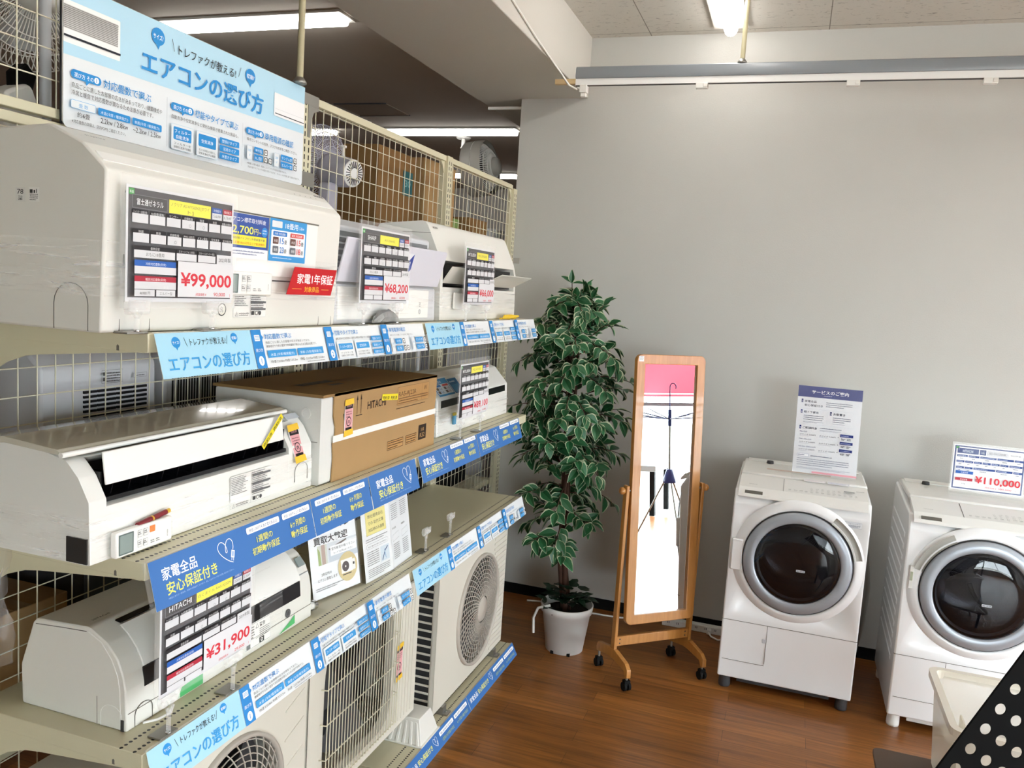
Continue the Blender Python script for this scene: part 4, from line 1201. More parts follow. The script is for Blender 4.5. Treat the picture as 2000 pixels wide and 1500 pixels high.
for a, b, tip in ((y0 + .03, y0 + .385, -0.022), (y0 + .415, y1 - .03, 0.03)):
    m = MB(); A0 = Vector((-0.062, 0, 1.845)); A1 = Vector((tip, 0, 1.905 if tip < 0 else 1.893)); vv = A1 - A0; L_ = vv.length; vv.normalize(); n_ = Y_.cross(vv)
    m.obox(A0 + Y_ * (a + b) / 2 + vv * L_ / 2, Y_ * (b - a) / 2, vv * L_ / 2, n_ * .0022, fl); m.build('louvre_flap', T, bevel=.002)
m = MB()
for i in range(3): m.box(-0.215, -0.185, y0 - .0006, y0 + .001, 1.975 + i * .012, 1.980 + i * .012, M_dark)
m.box(-0.30, -0.10, y0 - .0005, y0 + .001, 2.018, 2.0195, M_gap)
m.build('side_vent', T)
P = Print(60, 12); P.text('MITSUBISHI', 0, 3, 7, '#3a3a3a', w=40, bold=.02); mb = MB(); P.emit(mb, Vector((-0.104, y0 + .03, 2.034)), Y_, Vector((-.056, 0, .115))); mb.build('badge', T)
MB().box(-0.07, -0.04, y1 - .002, y1 + .006, 1.955, 1.98, M_steel).build('latch', T, bevel=.001)
m = MB().sheet([(-0.2, y0 - .003), (-0.055, y0 - .003), (-0.046, y0 + .004), (-0.045, 1.8), (-0.046, y1 - .004), (-0.055, y1 + .003)], 'Z', 1.735, 1.825, M_wrap); m.build('stretch_film', T)
rc = MB().obox((-0.041, 1.60, 1.783), Y_ * .05, Z_ * .03, X_ * .004, M_offw); P = Print(60, 30)
tag(rc.build('remote_control', bevel=.003), 'pale remote control under film beside the 66,000 yen sign on the far top unit', 'remote control')
y = MB(); rnd = random.Random(3)
for i in range(4):
    pts = [(-0.02 + rnd.uniform(-.008, .008), 2.02 + k * .05 + i * .01, 1.7125 + .004 * i + rnd.uniform(0, .003)) for k in range(5)]
    y.tube(pts, 0.0035, mat('yellow_plastic', '#e6c22e', rough=.5), 6)
tag(y.build('yellow_cord'), 'yellow cord bundle lying at the right end of the top shelf', 'cord')

# --- long unit, middle shelf left
T = thing('air_conditioner', 'long white air conditioner with an open black outlet at the left of the middle shelf', 'air conditioner', (-0.19, 0.32, Z2))
y0, y1 = -0.062, 0.69
full = fillet([(-0.34, 1.263), (-0.34, 1.46), (-0.29, 1.478), (-0.18, 1.47), (-0.13, 1.46), (-0.10, 1.43), (-0.074, 1.385), (-0.070, 1.263)], [.006, .01, .02, .02, .03, .03, .012, .004])
mid = fillet([(-0.34, 1.263), (-0.34, 1.46), (-0.29, 1.478), (-0.18, 1.47), (-0.128, 1.46), (-0.16, 1.44), (-0.17, 1.385), (-0.074, 1.37), (-0.070, 1.263)], [.006, .01, .02, .02, .004, .004, .004, .002, .004])
yc, yd = y0 + .042, y1 - .105
m = MB().prism(full, 'Y', y0, yc, M_white).prism(mid, 'Y', yc, yd, M_white).prism(full, 'Y', yd, y1, M_white); m.build('casing', T, bevel=.002)
m = MB().box(-0.169, -0.082, yc + .001, yd - .001, 1.376, 1.385, M_black).prism([(-0.168, 1.385), (-0.158, 1.438), (-0.140, 1.446), (-0.15, 1.385)], 'Y', yc + .001, yd - .001, M_black)
m.box(-0.165, -0.09, yc + .0005, yc + .004, 1.384, 1.435, M_black).box(-0.165, -0.09, yd - .004, yd - .0005, 1.384, 1.435, M_black).build('outlet_lining', T)
for i in range(13):
    yy = yc + .03 + i * .046
    if i in (6, 7): continue
    MB().prism([(-0.16, 1.386), (-0.095, 1.386), (-0.088, 1.41), (-0.11, 1.43), (-0.16, 1.43)], 'Y', yy, yy + .002, M_black).build('louvre_blade', T)
m = MB(); A0 = Vector((-0.081, 0, 1.410)); A1 = Vector((-0.090, 0, 1.474)); vv = A1 - A0; L_ = vv.length; vv.normalize(); n_ = Y_.cross(vv)
m.obox(A0 + Y_ * (yc + yd - .012) / 2 + vv * L_ / 2, Y_ * ((yd - yc - .012) / 2 - .004), vv * L_ / 2, n_ * .0025, M_offw); m.build('outlet_flap', T, bevel=.002)
# raised glossy top panel
gl = mat('glossy_top_panel', '#c9c5b6', rough=.12, spec=.6, coat=.5)
m = MB().prism(fillet([(-0.33, 1.472), (-0.33, 1.486), (-0.25, 1.497), (-0.12, 1.487), (-0.105, 1.479), (-0.105, 1.4725), (-0.12, 1.4775), (-0.25, 1.485)], [.002, .004, .03, .01, .003, .002, .01, .03]), 'Y', y0 - .03, 0.612, gl); m.build('raised_panel', T, bevel=.001)
m = MB().cyl((-0.108, y0 - .032, 1.4775), (-0.108, 0.614, 1.4775), .0055, M_offw, 10); m.build('panel_edge', T)
spec_label(T, (-0.0697, 0.345, 1.278), Y_, Z_, 158, 78, seed=8)
m = MB(); arc_mark(m, -0.0698, 0.64, 1.29, .06, .05, M_gap); m.build('knockout_line', T)
P = Print(70, 12); P.text('MITSUBISHI', 0, 3, 6, '#4a4a4a', w=40, bold=.02); mb = MB(); P.emit(mb, Vector((-0.108, 0.59, 1.446)), Y_, Vector((-.03, 0, .03))); mb.build('badge', T)
P = Print(60, 20, '#c9ced4'); mb = MB(); P.emit(mb, Vector((-0.112, 0.628, 1.451)), Y_, Vector((-.03, 0, .022))); mb.build('energy_sticker', T)
m = MB().sheet([(-0.34, y0 - .003), (-0.08, y0 - .003), (-0.067, y0 + .004), (-0.066, 0.3), (-0.067, y1 - .004), (-0.08, y1 + .003)], 'Z', 1.268, 1.355, M_wrap); m.build('stretch_film', T)
MB().box(-0.125, -0.075, y0 - .0035, y0 - .0005, 1.266, 1.315, mat('black_foam_block', '#2a2624', rough=.9)).build('pipe_port', T)


def sold_tape(label, O, U, V, w=110, h=14):
    P = Print(w, h, '#f0dc27'); P.text('売約済', 4, 3, h * .6, '#2a2a22', w=w * .42, bold=.01); P.text('売約済', w * .53, 3, h * .6, '#2a2a22', w=w * .42, bold=.01)
    m = MB(); slab(m, O, U, V, w / 1000, h / 1000, .0002, M_paper); P.emit(m, O, U, V)
    return tag(m.build('sold_tape'), label, 'tape')


def pink_tag(label, O, U, V, w=46, h=112):
    O, U, V = Vector(O), Vector(U).normalized(), Vector(V).normalized()
    P = Print(w, h); t = thing('pink_sold_tag', label, 'tag', O)
    P.rect(2, 0, w - 4, h, '#e6a9ac'); P.rect(2, h - 22, w - 4, 20, '#1f1a1c'); P.text('売約済', w / 2, h - 16, 9, '#e6a9ac', 'c', w=w * .6); P.micro(7, h - 32, w - 14, 3, '#8a5a5e', 3, gap=7)
    P.disc(w / 2, h * .36, w * .3, '#3a2c30'); P.disc(w / 2, h * .36, w * .24, '#e6a9ac'); P.text('内', w / 2, h * .30, w * .26, '#3a2c30', 'c', bold=.03); P.rect(6, 4, w - 12, 12, '#1f1a1c')
    m = MB(); slab(m, O, U, V, w / 1000, h / 1000, .0002, M_paper); P.emit(m, O, U, V); m.build('paper_slip', t)
    for yy, r in ((h - 12, .1), (-10, -.08)):
        q = Print(w + 10, 20); q.poly([(-2, 0), (w + 4, 3), (w + 2, 20), (0, 18)], '#efc23a')
        m = MB(); N = U.cross(V); q.emit(m, O + V * (yy / 1000) - U * .001 + N * .0012, U, V); m.build('yellow_tape', t)
    return t


N_d = Vector((0.066, 0, 0.09)).normalized()
sold_tape('yellow sold tape stuck on the flap of the long middle shelf unit', Vector((-0.0745, 0.478, 1.40)), Vector((0, .66, .62)), Vector((0, -.62, .66)), 106, 15)
pink_tag('pink sold slip on yellow tape at the right end of the long middle shelf unit', Vector((-0.0640, 0.602, 1.352)), Y_, Vector((-.028, 0, .082)), 46, 88)
remote('', (-0.066, -0.02, 1.267), Y_, Z_, .152, .052, 'white remote control with an orange button under film on the long middle shelf unit', orange=True)
t = thing('red_pen', 'dark red pen wrapped under film above the remote with an orange button', 'pen', (-0.061, 0.08, 1.325))
MB().cyl((-0.060, 0.045, 1.318), (-0.060, 0.125, 1.327), .0055, mat('maroon_plastic', '#7a1f28', rough=.3), 10).build('barrel', t)
MB().cyl((-0.060, 0.125, 1.327), (-0.060, 0.134, 1.328), .005, mat('gold_plastic', '#d9b03a', rough=.3), 10).cyl((-0.060, 0.083, 1.3223), (-0.060, 0.087, 1.3227), .0058, mat('gold_plastic'), 10).build('gold_cap', t)

# --- carton in polystyrene, middle shelf
M_cardtop = mat('carton_lid_board', '#96774f', rough=.85, spec=.1, noise=.06, nscale=9)
T = thing('boxed_air_conditioner', 'brown strapped carton with white polystyrene ends on the middle shelf', 'box', (-0.21, 1.11, Z2))
y0, y1 = 0.757, 1.452; xb, xfz = -0.41, -0.046
foam = [(xb + .01, 1.2632), (xfz - .006, 1.2632), (xfz - .006, 1.46), (xfz - .006, 1.508), (xb + .01, 1.508)]
for (a, b) in ((y0 - .058, y0 + .05), (y1 - .05, y1 + .002)):
    m = MB().prism(fillet(foam, .008), 'Y', a, b, M_foam)
    if a < y0:
        for (cx, cz, r) in ((-0.29, 1.462, .018), (-0.10, 1.462, .016)): m.lathe([(r, 0), (r, -.0025), (r * .7, -.0025), (r * .7, -.0005), (0, -.0005)], (cx, a, cz), M_foam, axis='Y', n=16)
        m.prism(fillet([(-0.23, 1.43), (-0.15, 1.43), (-0.14, 1.447), (-0.16, 1.47), (-0.22, 1.465)], .01), 'Y', a - .002, a, M_foam)
        m.box(-0.35, -0.06, a - .0015, a, 1.384, 1.3855, M_gap); m.box(-0.09, -0.075, a - .004, a, 1.28, 1.34, M_foam)
    m.build('polystyrene_end', T, bevel=.004)
out = [(y0, 1.263), (y1, 1.263), (y1, 1.36), (y1 - .01, 1.38), (y1 - .004, 1.42), (y1, 1.44), (y1, 1.516), (y0, 1.516), (y0, 1.45), (y0 + .012, 1.42), (y0 + .012, 1.395), (y0, 1.375), (y0 + .006, 1.33)]
m = MB().prism(out, 'X', xfz - .004, xfz, M_card)
m.box(xb, xfz, y0 - .059, y1, 1.5085, 1.5165, M_cardtop).box(xb, xb + .004, y0, y1, 1.263, 1.5085, M_cardbrown).box(xb + .004, xfz - .004, y0 + .055, y1 - .055, 1.2635, 1.268, M_cardbrown)
m.build('carton', T)
mb = MB(); P = Print(695, 250); K = '#3a2a1c'
P.text('HITACHI', 190, 188, 24, K, w=118, bold=.02)
P.emit(mb, (xfz, y0, 1.263), Y_, Z_); mb.build('maker_print', T); mb = MB(); P = Print(695, 250)
for x in (128, 150): P.line([(x, 180), (x, 232)], 2, K); P.poly([(x - 5, 222), (x + 5, 222), (x, 238)], K)
P.line([(120, 176), (158, 176)], 2.4, K)
P.poly([(48, 190), (54, 190), (58, 180), (76, 180), (80, 190), (86, 190), (80, 170), (54, 170)], K)
P.emit(mb, (xfz, y0, 1.263), Y_, Z_); mb.build('handling_print', T); mb = MB(); P = Print(695, 250)
P.frame(388, 176, 240, 60, '#7a5a38', '#b58a55', 1, .1); P.text('RAS-AJ22R', 396, 205, 20, '#5a4026', w=130); P.text('W', 586, 210, 16, '#5a4026'); P.micro(396, 196, 224, 4, '#7a5a38', 3, gap=8); P.line([(570, 178), (570, 234)], 1, '#7a5a38'); P.line([(380, 166), (600, 166)], 2, K)
P.emit(mb, (xfz, y0, 1.263), Y_, Z_); mb.build('model_print', T); mb = MB(); P = Print(695, 250)
P.rect(560, 36, 62, 52, '#2c2018'); P.text('冷媒', 591, 66, 12, '#c39a66', 'c', w=26); P.text('R32', 591, 44, 15, '#c39a66', 'c', w=38)
for x, w in ((330, 112), (462, 80)): P.frame(x, 36, w, 30, K, '#b58a55', 1.6, .1); P.micro(x + 5, 57, w - 10, 4, K, 3, gap=8)
P.emit(mb, (xfz, y0, 1.263), Y_, Z_)
Q = Print(400, 200); Q.rect(40, 110, 180, 36, '#2a1c12'); Q.text('HITACHI', 60, 118, 18, '#6b4a2a', w=120); Q.rect(120, 60, 70, 22, '#3a2817'); Q.micro(240, 120, 130, 8, '#4a3119', 3, gap=16)
mb.build('front_printing', T); mb = MB(); Q.emit(mb, (-0.08, 0.78, 1.5168), Y_, -X_); mb.build('top_printing', T)
MB().box(xfz, xfz + .0012, y0 - .002, y1 + .001, 1.377, 1.396, M_offw).build('strap', T)
pink_tag('pink sold slip on yellow tape on the front of the brown carton', Vector((-0.0444, 0.812, 1.395)), Y_, Z_, 46, 92)
sold_tape('small yellow sold tape over the maker name on the brown carton', Vector((-0.0444, 1.035, 1.468)), Vector((0, .99, -.08)), Vector((0, .08, .99)), 108, 20)

# --- right unit, middle shelf
T = thing('air_conditioner', 'white air conditioner wrapped in film behind the 89,100 yen sign on the middle shelf', 'air conditioner', (-0.23, 1.955, Z2))
y0, y1 = 1.57, 2.365
pf = fillet([(-0.38, 1.263), (-0.38, 1.46), (-0.20, 1.49), (-0.155, 1.476), (-0.10, 1.415), (-0.092, 1.405), (-0.086, 1.263)], [.006, .02, .02, .02, .01, .004, .006])
MB().prism(pf, 'Y', y0, y1, M_white).build('casing', T, bevel=.004)
MB().prism([(-0.0935, 1.372), (-0.0895, 1.372), (-0.0915, 1.400), (-0.0955, 1.400)], 'Y', y0 + .035, y1 - .035, M_black).build('outlet_slot', T)
mv = Vector((-.055, 0, .061)).normalized(); nf = Y_.cross(mv)
P = Print(150, 78, '#3f8fc4', 2); P.rrect(5, 8, 140, 46, '#dfe6ea', 3); P.text('8畳用', 50, 58, 12, '#eaf3f8', w=40)
for x, c in ((12, '#2f7ac8'), (80, '#d95a57')):
    P.rrect(x, 42, 54, 9, c, 1.5)
    for y in (12, 27): P.rrect(x, y, 20, 12, '#6a5a53', 1.5); P.text('8', x + 26, y, 11, c); P.text('畳', x + 38, y + 1, 8, '#444444')
mb = MB(); O = Vector((-0.097, 1.60, 1.413)) + nf * .0035; slab(mb, O, Y_, mv, .15, .078, .0004, M_paper); P.emit(mb, O, Y_, mv)
tag(mb.build('room_size_card'), 'small blue room size card leaning on the unit behind the 89,100 yen sign', 'card')
P = Print(90, 70, '#3b78ae', 2); P.rrect(5, 5, 80, 36, '#4f93c4', 2); P.micro(8, 52, 70, 7, '#d9e8f2', 1)
mb = MB(); O = Vector((-0.097, 1.755, 1.413)) + nf * .0035; slab(mb, O, Y_, mv, .09, .07, .0004, M_paper); P.emit(mb, O, Y_, mv)
tag(mb.build('small_fee_card'), 'small dark blue card half hidden by the 89,100 yen sign on the unit', 'card')
m = MB().sheet([(-0.3, y0 - .003), (-0.1, y0 - .003), (-0.083, y0 + .004), (-0.082, 1.9), (-0.083, y1 - .004), (-0.1, y1 + .003)], 'Z', 1.268, 1.365, M_wrap); m.build('stretch_film', T)
t = thing('battery_pack', 'two blue and yellow batteries under film left of the 89,100 yen sign', 'battery', (-0.076, 1.70, 1.30))
for dy in (0, .013):
    b_ = MB().cyl((-0.0755, 1.70 + dy, 1.30), (-0.0755, 1.70 + dy, 1.335), .0055, mat('battery_blue', '#3f8fb8', rough=.35), 10).cyl((-0.0755, 1.70 + dy, 1.335), (-0.0755, 1.70 + dy, 1.346), .0055, mat('battery_yellow', '#d9c53a', rough=.35), 10)
    b_.build('battery', t)

# --- lower left unit
T = thing('air_conditioner', 'white air conditioner with a black front band on the third shelf at the lower left', 'air conditioner', (-0.235, 0.40, Z3))
y0, y1 = 0.052, 0.745
pg = [(-0.375, 0.867), (-0.378, 0.956), (-0.343, 1.058), (-0.333, 1.068), (-0.19, 1.076), (-0.14, 1.05), (-0.112, 1.02), (-0.097, 0.985), (-0.091, 0.955), (-0.087, 0.867)]
pgf = fillet(pg, [.008, .02, .012, .012, .03, .03, .03, .02, .02, .004])
MB().prism(pgf, 'Y', y0, y1, M_cream).build('casing', T, bevel=.004)
# front cover: bowed sheet from the top slot down to the black band
cov = [(-0.158, 1.069), (-0.136, 1.052), (-0.113, 1.027), (-0.0985, 1.0), (-0.0945, 0.99)]
m = MB()
n_c = len(cov); o2 = [(a + .004, b + .002) for a, b in cov]
m.prism(cov + o2[::-1], 'Y', y0 + .05, y1 - .055, M_offw); m.build('front_cover', T, bevel=.001)
MB().prism([(-0.0965, 0.987), (-0.0935, 0.987), (-0.0895, 0.945), (-0.093, 0.945)], 'Y', y0 + .052, y1 - .055, M_black).build('front_band', T)
MB().prism([(-0.178, 1.0735), (-0.163, 1.0715), (-0.165, 1.068), (-0.18, 1.07)], 'Y', y0 + .06, y1 - .06, M_black).build('top_slot', T)
# end cap rim line on the left side
m = MB(); rim = [(-0.19, 1.066), (-0.155, 1.05), (-0.128, 1.018), (-0.112, 0.985), (-0.106, 0.955), (-0.102, 0.868)]
m.tube([(a, y0 - .0003, b) for a, b in rim], .0011, M_offw, 4).tube([(-0.335, y0 - .0003, 1.056), (-0.26, y0 - .0003, 1.062), (-0.195, y0 - .0003, 1.066)], .0009, M_gap, 4)
m.build('rim_line', T); m = MB(); arc_mark(m, -0.128, y0 - .0003, .868, .055, .05, M_offw, normal='Y'); m.build('knockout_line', T); m = MB(); m.tube([(-0.165, y0 - .0003, .87), (-0.166, y0 - .0003, .93)], .0006, M_gap, 4); m.build('seam_line', T); m = MB()
arc_mark(m, -0.0872, 0.10, .868, .05, .045, M_gap); m.build('knockout_line', T); m = MB(); m.tube([(-0.0873, y0 + .004, .905), (-0.0873, y1 - .004, .905)], .0006, M_gap, 4)
m.build('seam_line', T)
MB().box(-0.102, -0.094, y0 - .0012, y0 + .004, .867, .892, M_dark).build('corner_notch', T)
P = Print(60, 12); P.text('HITACHI', 0, 2, 8, '#6a655c', w=46, bold=.015); mb = MB(); P.emit(mb, (-0.205, y0 + .03, 1.0762), Y_, Vector((-1, 0, -.05))); mb.build('badge', T)
P = Print(110, 66, '#efeee9'); P.frame(2, 2, 106, 62, '#555555', '#efeee9', .8, .2)
P.text('警告', 62, 48, 11, '#2a2a2a', w=24, bold=.02); P.line([(46, 48), (52, 60), (58, 48), (46, 48)], 1.4, '#2a2a2a'); P.micro(6, 54, 34, 4, '#333333', 5, gap=7); P.micro(62, 40, 42, 2.6, '#444444', 5, gap=5); P.rect(60, 4, 20, 14, '#222222'); P.disc(70, 11, 5, '#efeee9'); P.disc(70, 11, 2.5, '#222222'); P.rect(6, 4, 16, 12, '#444444'); P.line([(44, 22), (106, 22)], .8, '#555555')
mb = MB(); P.emit(mb, (-0.0866, 0.44, .880), Y_, Vector((-.004, 0, .088))); mb.build('warning_label', T)
P = Print(26, 26); P.disc(13, 13, 12, '#4a4a4c'); P.disc(13, 13, 9, '#6a6a6c'); P.disc(13, 13, 6.5, '#4a4a4c'); mb = MB(); P.emit(mb, (-0.0868, 0.615, .904), Y_, Vector((-.004, 0, .088))); mb.build('recycle_mark', T)
grn = film_mat('green_tape', amount=.78, streak=0, col='#3fbf6a', rough=.3)
m = MB().add([(-0.0855, 0.20, .871), (-0.0855, 0.285, .871), (-0.0865, 0.285, .898), (-0.0865, 0.215, .893)], [(0, 1, 2, 3)], grn)
m.build('green_tape', T)
m = MB().add([(-0.0855, 0.585, .872), (-0.0855, 0.66, .878), (-0.0866, 0.66, .903), (-0.0862, 0.64, .892)], [(0, 1, 2, 3)], grn); m.build('green_tape', T)
m = MB().sheet([(-0.0835, .868), (-0.086, .955), (-0.0885, .99), (-0.108, 1.026), (-0.13, 1.052), (-0.155, 1.071)], 'Y', 0.50, 0.60, M_wrap); m.build('stretch_film', T)
MB().cyl((-0.10, y1, .893), (-0.10, y1 + .018, .889), .012, M_white, 10).cyl((-0.10, y1 + .018, .889), (-0.10, y1 + .035, .885), .015, M_chrome, 10).build('pipe_joint', T)
MB().tube([(-0.08, 0.09, .872), (-0.065, 0.115, .870), (-0.06, 0.15, .870), (-0.075, 0.175, .872)], .003, M_offw, 6).build('power_cord', T)
MB().box(-0.16, -0.0985, y1 - .05, y1 - .004, 1.0, 1.001, M_greyw).prism([(-0.125, 1.0405), (-0.1225, 1.043), (-0.106, 1.022), (-0.1085, 1.0195)], 'Y', y1 - .042, y1 - .012, mat('lcd_grey', '#8f9a98', rough=.3)).build('receiver_window', T)

# ------------------------------------------------------------------ leaflets on the third shelf
p1 = thing('leaflet_stand', 'acrylic stand with a buyback poster showing a wall unit, on the third shelf', 'poster stand', (-0.12, 0.93, Z3))
P = Print(210, 262, '#eef0f3'); W = 210
P.rect(34, 98, 176, 60, '#d5dadf'); P.rect(34, 98, 40, 60, '#cdd0c4'); P.poly([(34, 98), (46, 98), (44, 140), (34, 154)], '#9db06a'); P.rect(50, 98, 16, 60, '#b39a8e')
P.poly([(80, 140), (210, 150), (210, 98), (80, 98)], '#c3ccd6'); P.poly([(80, 140), (160, 156), (165, 152), (88, 134)], '#6d5f5c'); P.poly([(88, 134), (165, 152), (210, 152), (210, 140), (90, 130)], '#e6e9ec')
P.text('エアコン', 24, 200, 24, '#1e1e24', w=170, bold=.02)
P.text('買取大歓迎', 20, 163, 25, '#1e1e24', w=150, bold=.02)
P.rect(88, 116, 118, 30, '#f3f5f7'); P.text('室内機/室外機/リモコン', 93, 133, 9, '#2a2a30', w=106); P.text('セットでお持込みください', 100, 120, 7, '#444444', w=88)
P.disc(158, 68, 44, '#d3c08a', ry=46); P.rect(128, 50, 52, 42, '#f0efec'); P.disc(148, 70, 16, '#4b4346', 24); P.disc(148, 70, 3, '#d6d2cf'); P.rect(132, 44, 40, 3, '#333333'); P.rrect(178, 52, 14, 34, '#e9e9e6', 2); P.rect(181, 68, 8, 8, '#333333')
P.text('2年以内の', 40, 66, 9, '#333333', w=44); P.text('エアコン買取します', 22, 50, 9, '#333333', w=86); P.micro(12, 30, 120, 3, '#777777', 2, gap=6)
O = Vector((-0.128, 0.822, 0.874)); V = Vector((-0.045, 0.008, .26)); UP = Vector((.04, .2, 0)).normalized()
mb = MB(); slab(mb, O, UP, V, .21, .262, .0005, M_paper); P.emit(mb, O, UP, V); mb.build('poster', p1)
m = MB(); N = UP.cross(V.normalized()); slab(m, O + N * .0035, UP, V, .214, .268, .0014, M_clear); slab(m, O - N * .001, UP, V, .214, .268, .0014, M_clear); m.box(-0.125, -0.035, 0.805, 1.03, Z3 + .0005, Z3 + .003, M_clear); m.build('acrylic_holder', p1)
p2 = thing('leaflet_stand', 'white folded leaflet with a yellow box in a stand, right of the buyback poster', 'poster stand', (-0.08, 1.2, Z3))
P = Print(165, 270, '#eceef0')
P.rect(24, 148, 118, 78, '#ece08a'); P.line([(24, 148), (142, 148), (142, 226), (24, 226), (24, 148)], .8, '#8a8450')
for i, l in enumerate(('弊社提携会社', 'での 取付工事', '対応時のみ適用')): P.text(l, 83, 203 - i * 22, 12, '#3a3828', 'c', w=92)
P.micro(16, 134, 130, 3, '#666666', 2, gap=7); P.frame(18, 104, 128, 16, '#555555', '#eceef0', .6, 6); P.text('取付工事以外に有料となる部材など', 82, 109, 5, '#333333', 'c', w=110)
P.micro(16, 92, 70, 3, '#555555', 7, gap=7); P.rect(96, 46, 52, 50, '#cfdce6'); P.line([(104, 50), (122, 78), (140, 90)], 4, '#2b4a7a'); P.line([(126, 52), (118, 84)], 3, '#7fa6c9'); P.micro(16, 36, 130, 2.6, '#666666', 5, gap=6)
O = Vector((-0.073, 1.042, 0.868)); V = Vector((-0.04, 0, .27)); U = Vector((0.012, .16, 0))
mb = MB(); slab(mb, O, U, V, .165, .27, .0005, M_paper); P.emit(mb, O, U, V); mb.build('front_page', p2)
P = Print(165, 270, '#e3e6e9')
for x, s in ((16, 1), (90, 5)):
    P.text('取付工事' if s > 1 else '当日', x, 236, 7, '#555555', w=30); P.micro(x, 214, 50, 3, '#7a7a7e', 8, gap=7, seed=s); P.text('料金表', x, 132, 7, '#555555', w=30); P.line([(x, 90), (x + 50, 96), (x + 50, 118), (x, 112), (x, 90)], .7, '#888888'); P.micro(x, 78, 50, 3, '#7a7a7e', 8, gap=7, seed=s + 3)
mb = MB(); O2 = O + U.normalized() * .166; U2 = Vector((-0.01, .16, 0)); slab(mb, O2, U2, V, .165, .27, .0005, M_paper); P.emit(mb, O2, U2, V); mb.build('rear_page', p2)
m = MB().box(-0.17, -0.05, 1.045, 1.39, Z3 + .0003, Z3 + .002, M_clear); slab(m, O + Vector((.003, 0, 0)), U, V, .168, .275, .0012, M_clear); m.build('acrylic_holder', p2)


# ------------------------------------------------------------------ outdoor units on the bottom deck
def fan_grille(mb, x, cy, cz, R, rings=11, spokes=44, hub=.06, r=.0017, m=None, swirl=.5, dome=.02):
    m = m or M_grille
    def xx(q): return x + dome * (1 - (q / R) ** 2)
    for i in range(rings):
        q = hub + (R - hub) * (i + .5) / rings
        mb.tube([(xx(q), cy + q * math.cos(a), cz + q * math.sin(a)) for a in [2 * PI * k / 40 for k in range(40)]], r, m, 4, closed=True)
    for s in range(spokes):
        a0 = 2 * PI * s / spokes; pts = []
        for k in range(6):
            u = k / 5; q = hub + (R - hub) * u; a = a0 + swirl * u
            pts.append((xx(q) + .001, cy + q * math.cos(a), cz + q * math.sin(a)))
        mb.tube(pts, r * 1.15, m, 4, caps=False)


def fan_blades(parent, x, cy, cz, R, n=3):
    m = MB(); m.cyl((x - .03, cy, cz), (x + .01, cy, cz), .05, M_dark, 20)
    for k in range(n):
        a0 = 2 * PI * k / n; vs = []; fs = []
        for i in range(7):
            a = a0 + i * .18
            for j, q in enumerate((.045, R * .55, R * .93)):
                vs.append((x - .02 + .04 * (i / 6), cy + q * math.cos(a), cz + q * math.sin(a)))
        for i in range(6):
            for j in range(2): fs.append((3 * i + j, 3 * i + j + 1, 3 * i + j + 4, 3 * i + j + 3))
        m.add(vs, fs, M_dark, True)
    return m.build('fan_blade', parent)


def foot(parent, y, x0, x1, z0, z1):
    MB().box(x0, x1, y - .02, y + .02, z0, z0 + .006, M_steel).box(x0 + .02, x1 - .02, y - .018, y + .018, z0, z1, M_steel).cyl((x1 - .014, y, z0 + .005), (x1 - .014, y, z0 + .0075), .006, M_chrome, 8).build('mounting_foot', parent)


def hole_plate(mb, y0, y1, z0, z1, cy, cz, R, x, t, m, n=64, sq=2.0):
    """front plate with a round hole: facing +X"""
    RR = [R / (abs(math.cos(2 * PI * i / n)) ** sq + abs(math.sin(2 * PI * i / n)) ** sq) ** (1 / sq) for i in range(n)]
    ring = [(cy + RR[i] * math.cos(2 * PI * i / n), cz + RR[i] * math.sin(2 * PI * i / n)) for i in range(n)]
    outr = []
    for i in range(n):
        a = 2 * PI * i / n; c, s = math.cos(a), math.sin(a)
        k = min(((y1 - cy) / c if c > 0 else (y0 - cy) / c) if abs(c) > 1e-6 else 9, ((z1 - cz) / s if s > 0 else (z0 - cz) / s) if abs(s) > 1e-6 else 9)
        outr.append((cy + k * c, cz + k * s))
    cor = [(y1, z1), (y0, z1), (y0, z0), (y1, z0)]
    vs = [(x, a, b) for a, b in ring] + [(x, a, b) for a, b in outr] + [(x - t, a, b) for a, b in ring] + [(x, a, b) for a, b in cor]
    fs = []
    for i in range(n):
        j = (i + 1) % n
        fs.append((i, j, n + j, n + i)); fs.append((i, 2 * n + i, 2 * n + j, j))
        a, b = outr[i], outr[j]
        for q, (u, v) in enumerate(cor):
            if (abs(a[0] - u) < 1e-6 and abs(b[1] - v) < 1e-6 and abs(a[1] - v) > 1e-6) or (abs(a[1] - v) < 1e-6 and abs(b[0] - u) < 1e-6 and abs(a[0] - u) > 1e-6):
                fs.append((n + i, n + j, 3 * n + q))
    mb.add(vs, fs, m)


def out_shell(parent, x0, x1, y0, y1, z0, z1, m, left_slots=False):
    b = MB()
    b.box(x0, x1, y0, y1, z1 - .012, z1, m).box(x0, x0 + .006, y0, y1, z0, z1 - .012, m).box(x0, x1, y1 - .006, y1, z0, z1 - .012, m).box(x0, x1, y0, y1, z0, z0 + .012, m)
    if left_slots:
        b.box(x1 - .020, x1, y0, y0 + .006, z0, z1 - .012, m).box(x0, x0 + .03, y0, y0 + .006, z0, z1 - .012, m)
        n = 17; st = (z1 - z0 - .05) / n
        for i in range(n + 1): b.box(x0 + .03, x1 - .020, y0, y0 + .005, z0 + .02 + i * st - .0045, z0 + .02 + i * st + .0045, m)
        b.box(x0 + .03, x1 - .020, y0 + .006, y0 + .012, z0 + .012, z1 - .02, M_fin)
    else:
        b.box(x0, x1, y0, y0 + .006, z0, z1 - .012, m)
    return b.build('casing', parent, bevel=.002)


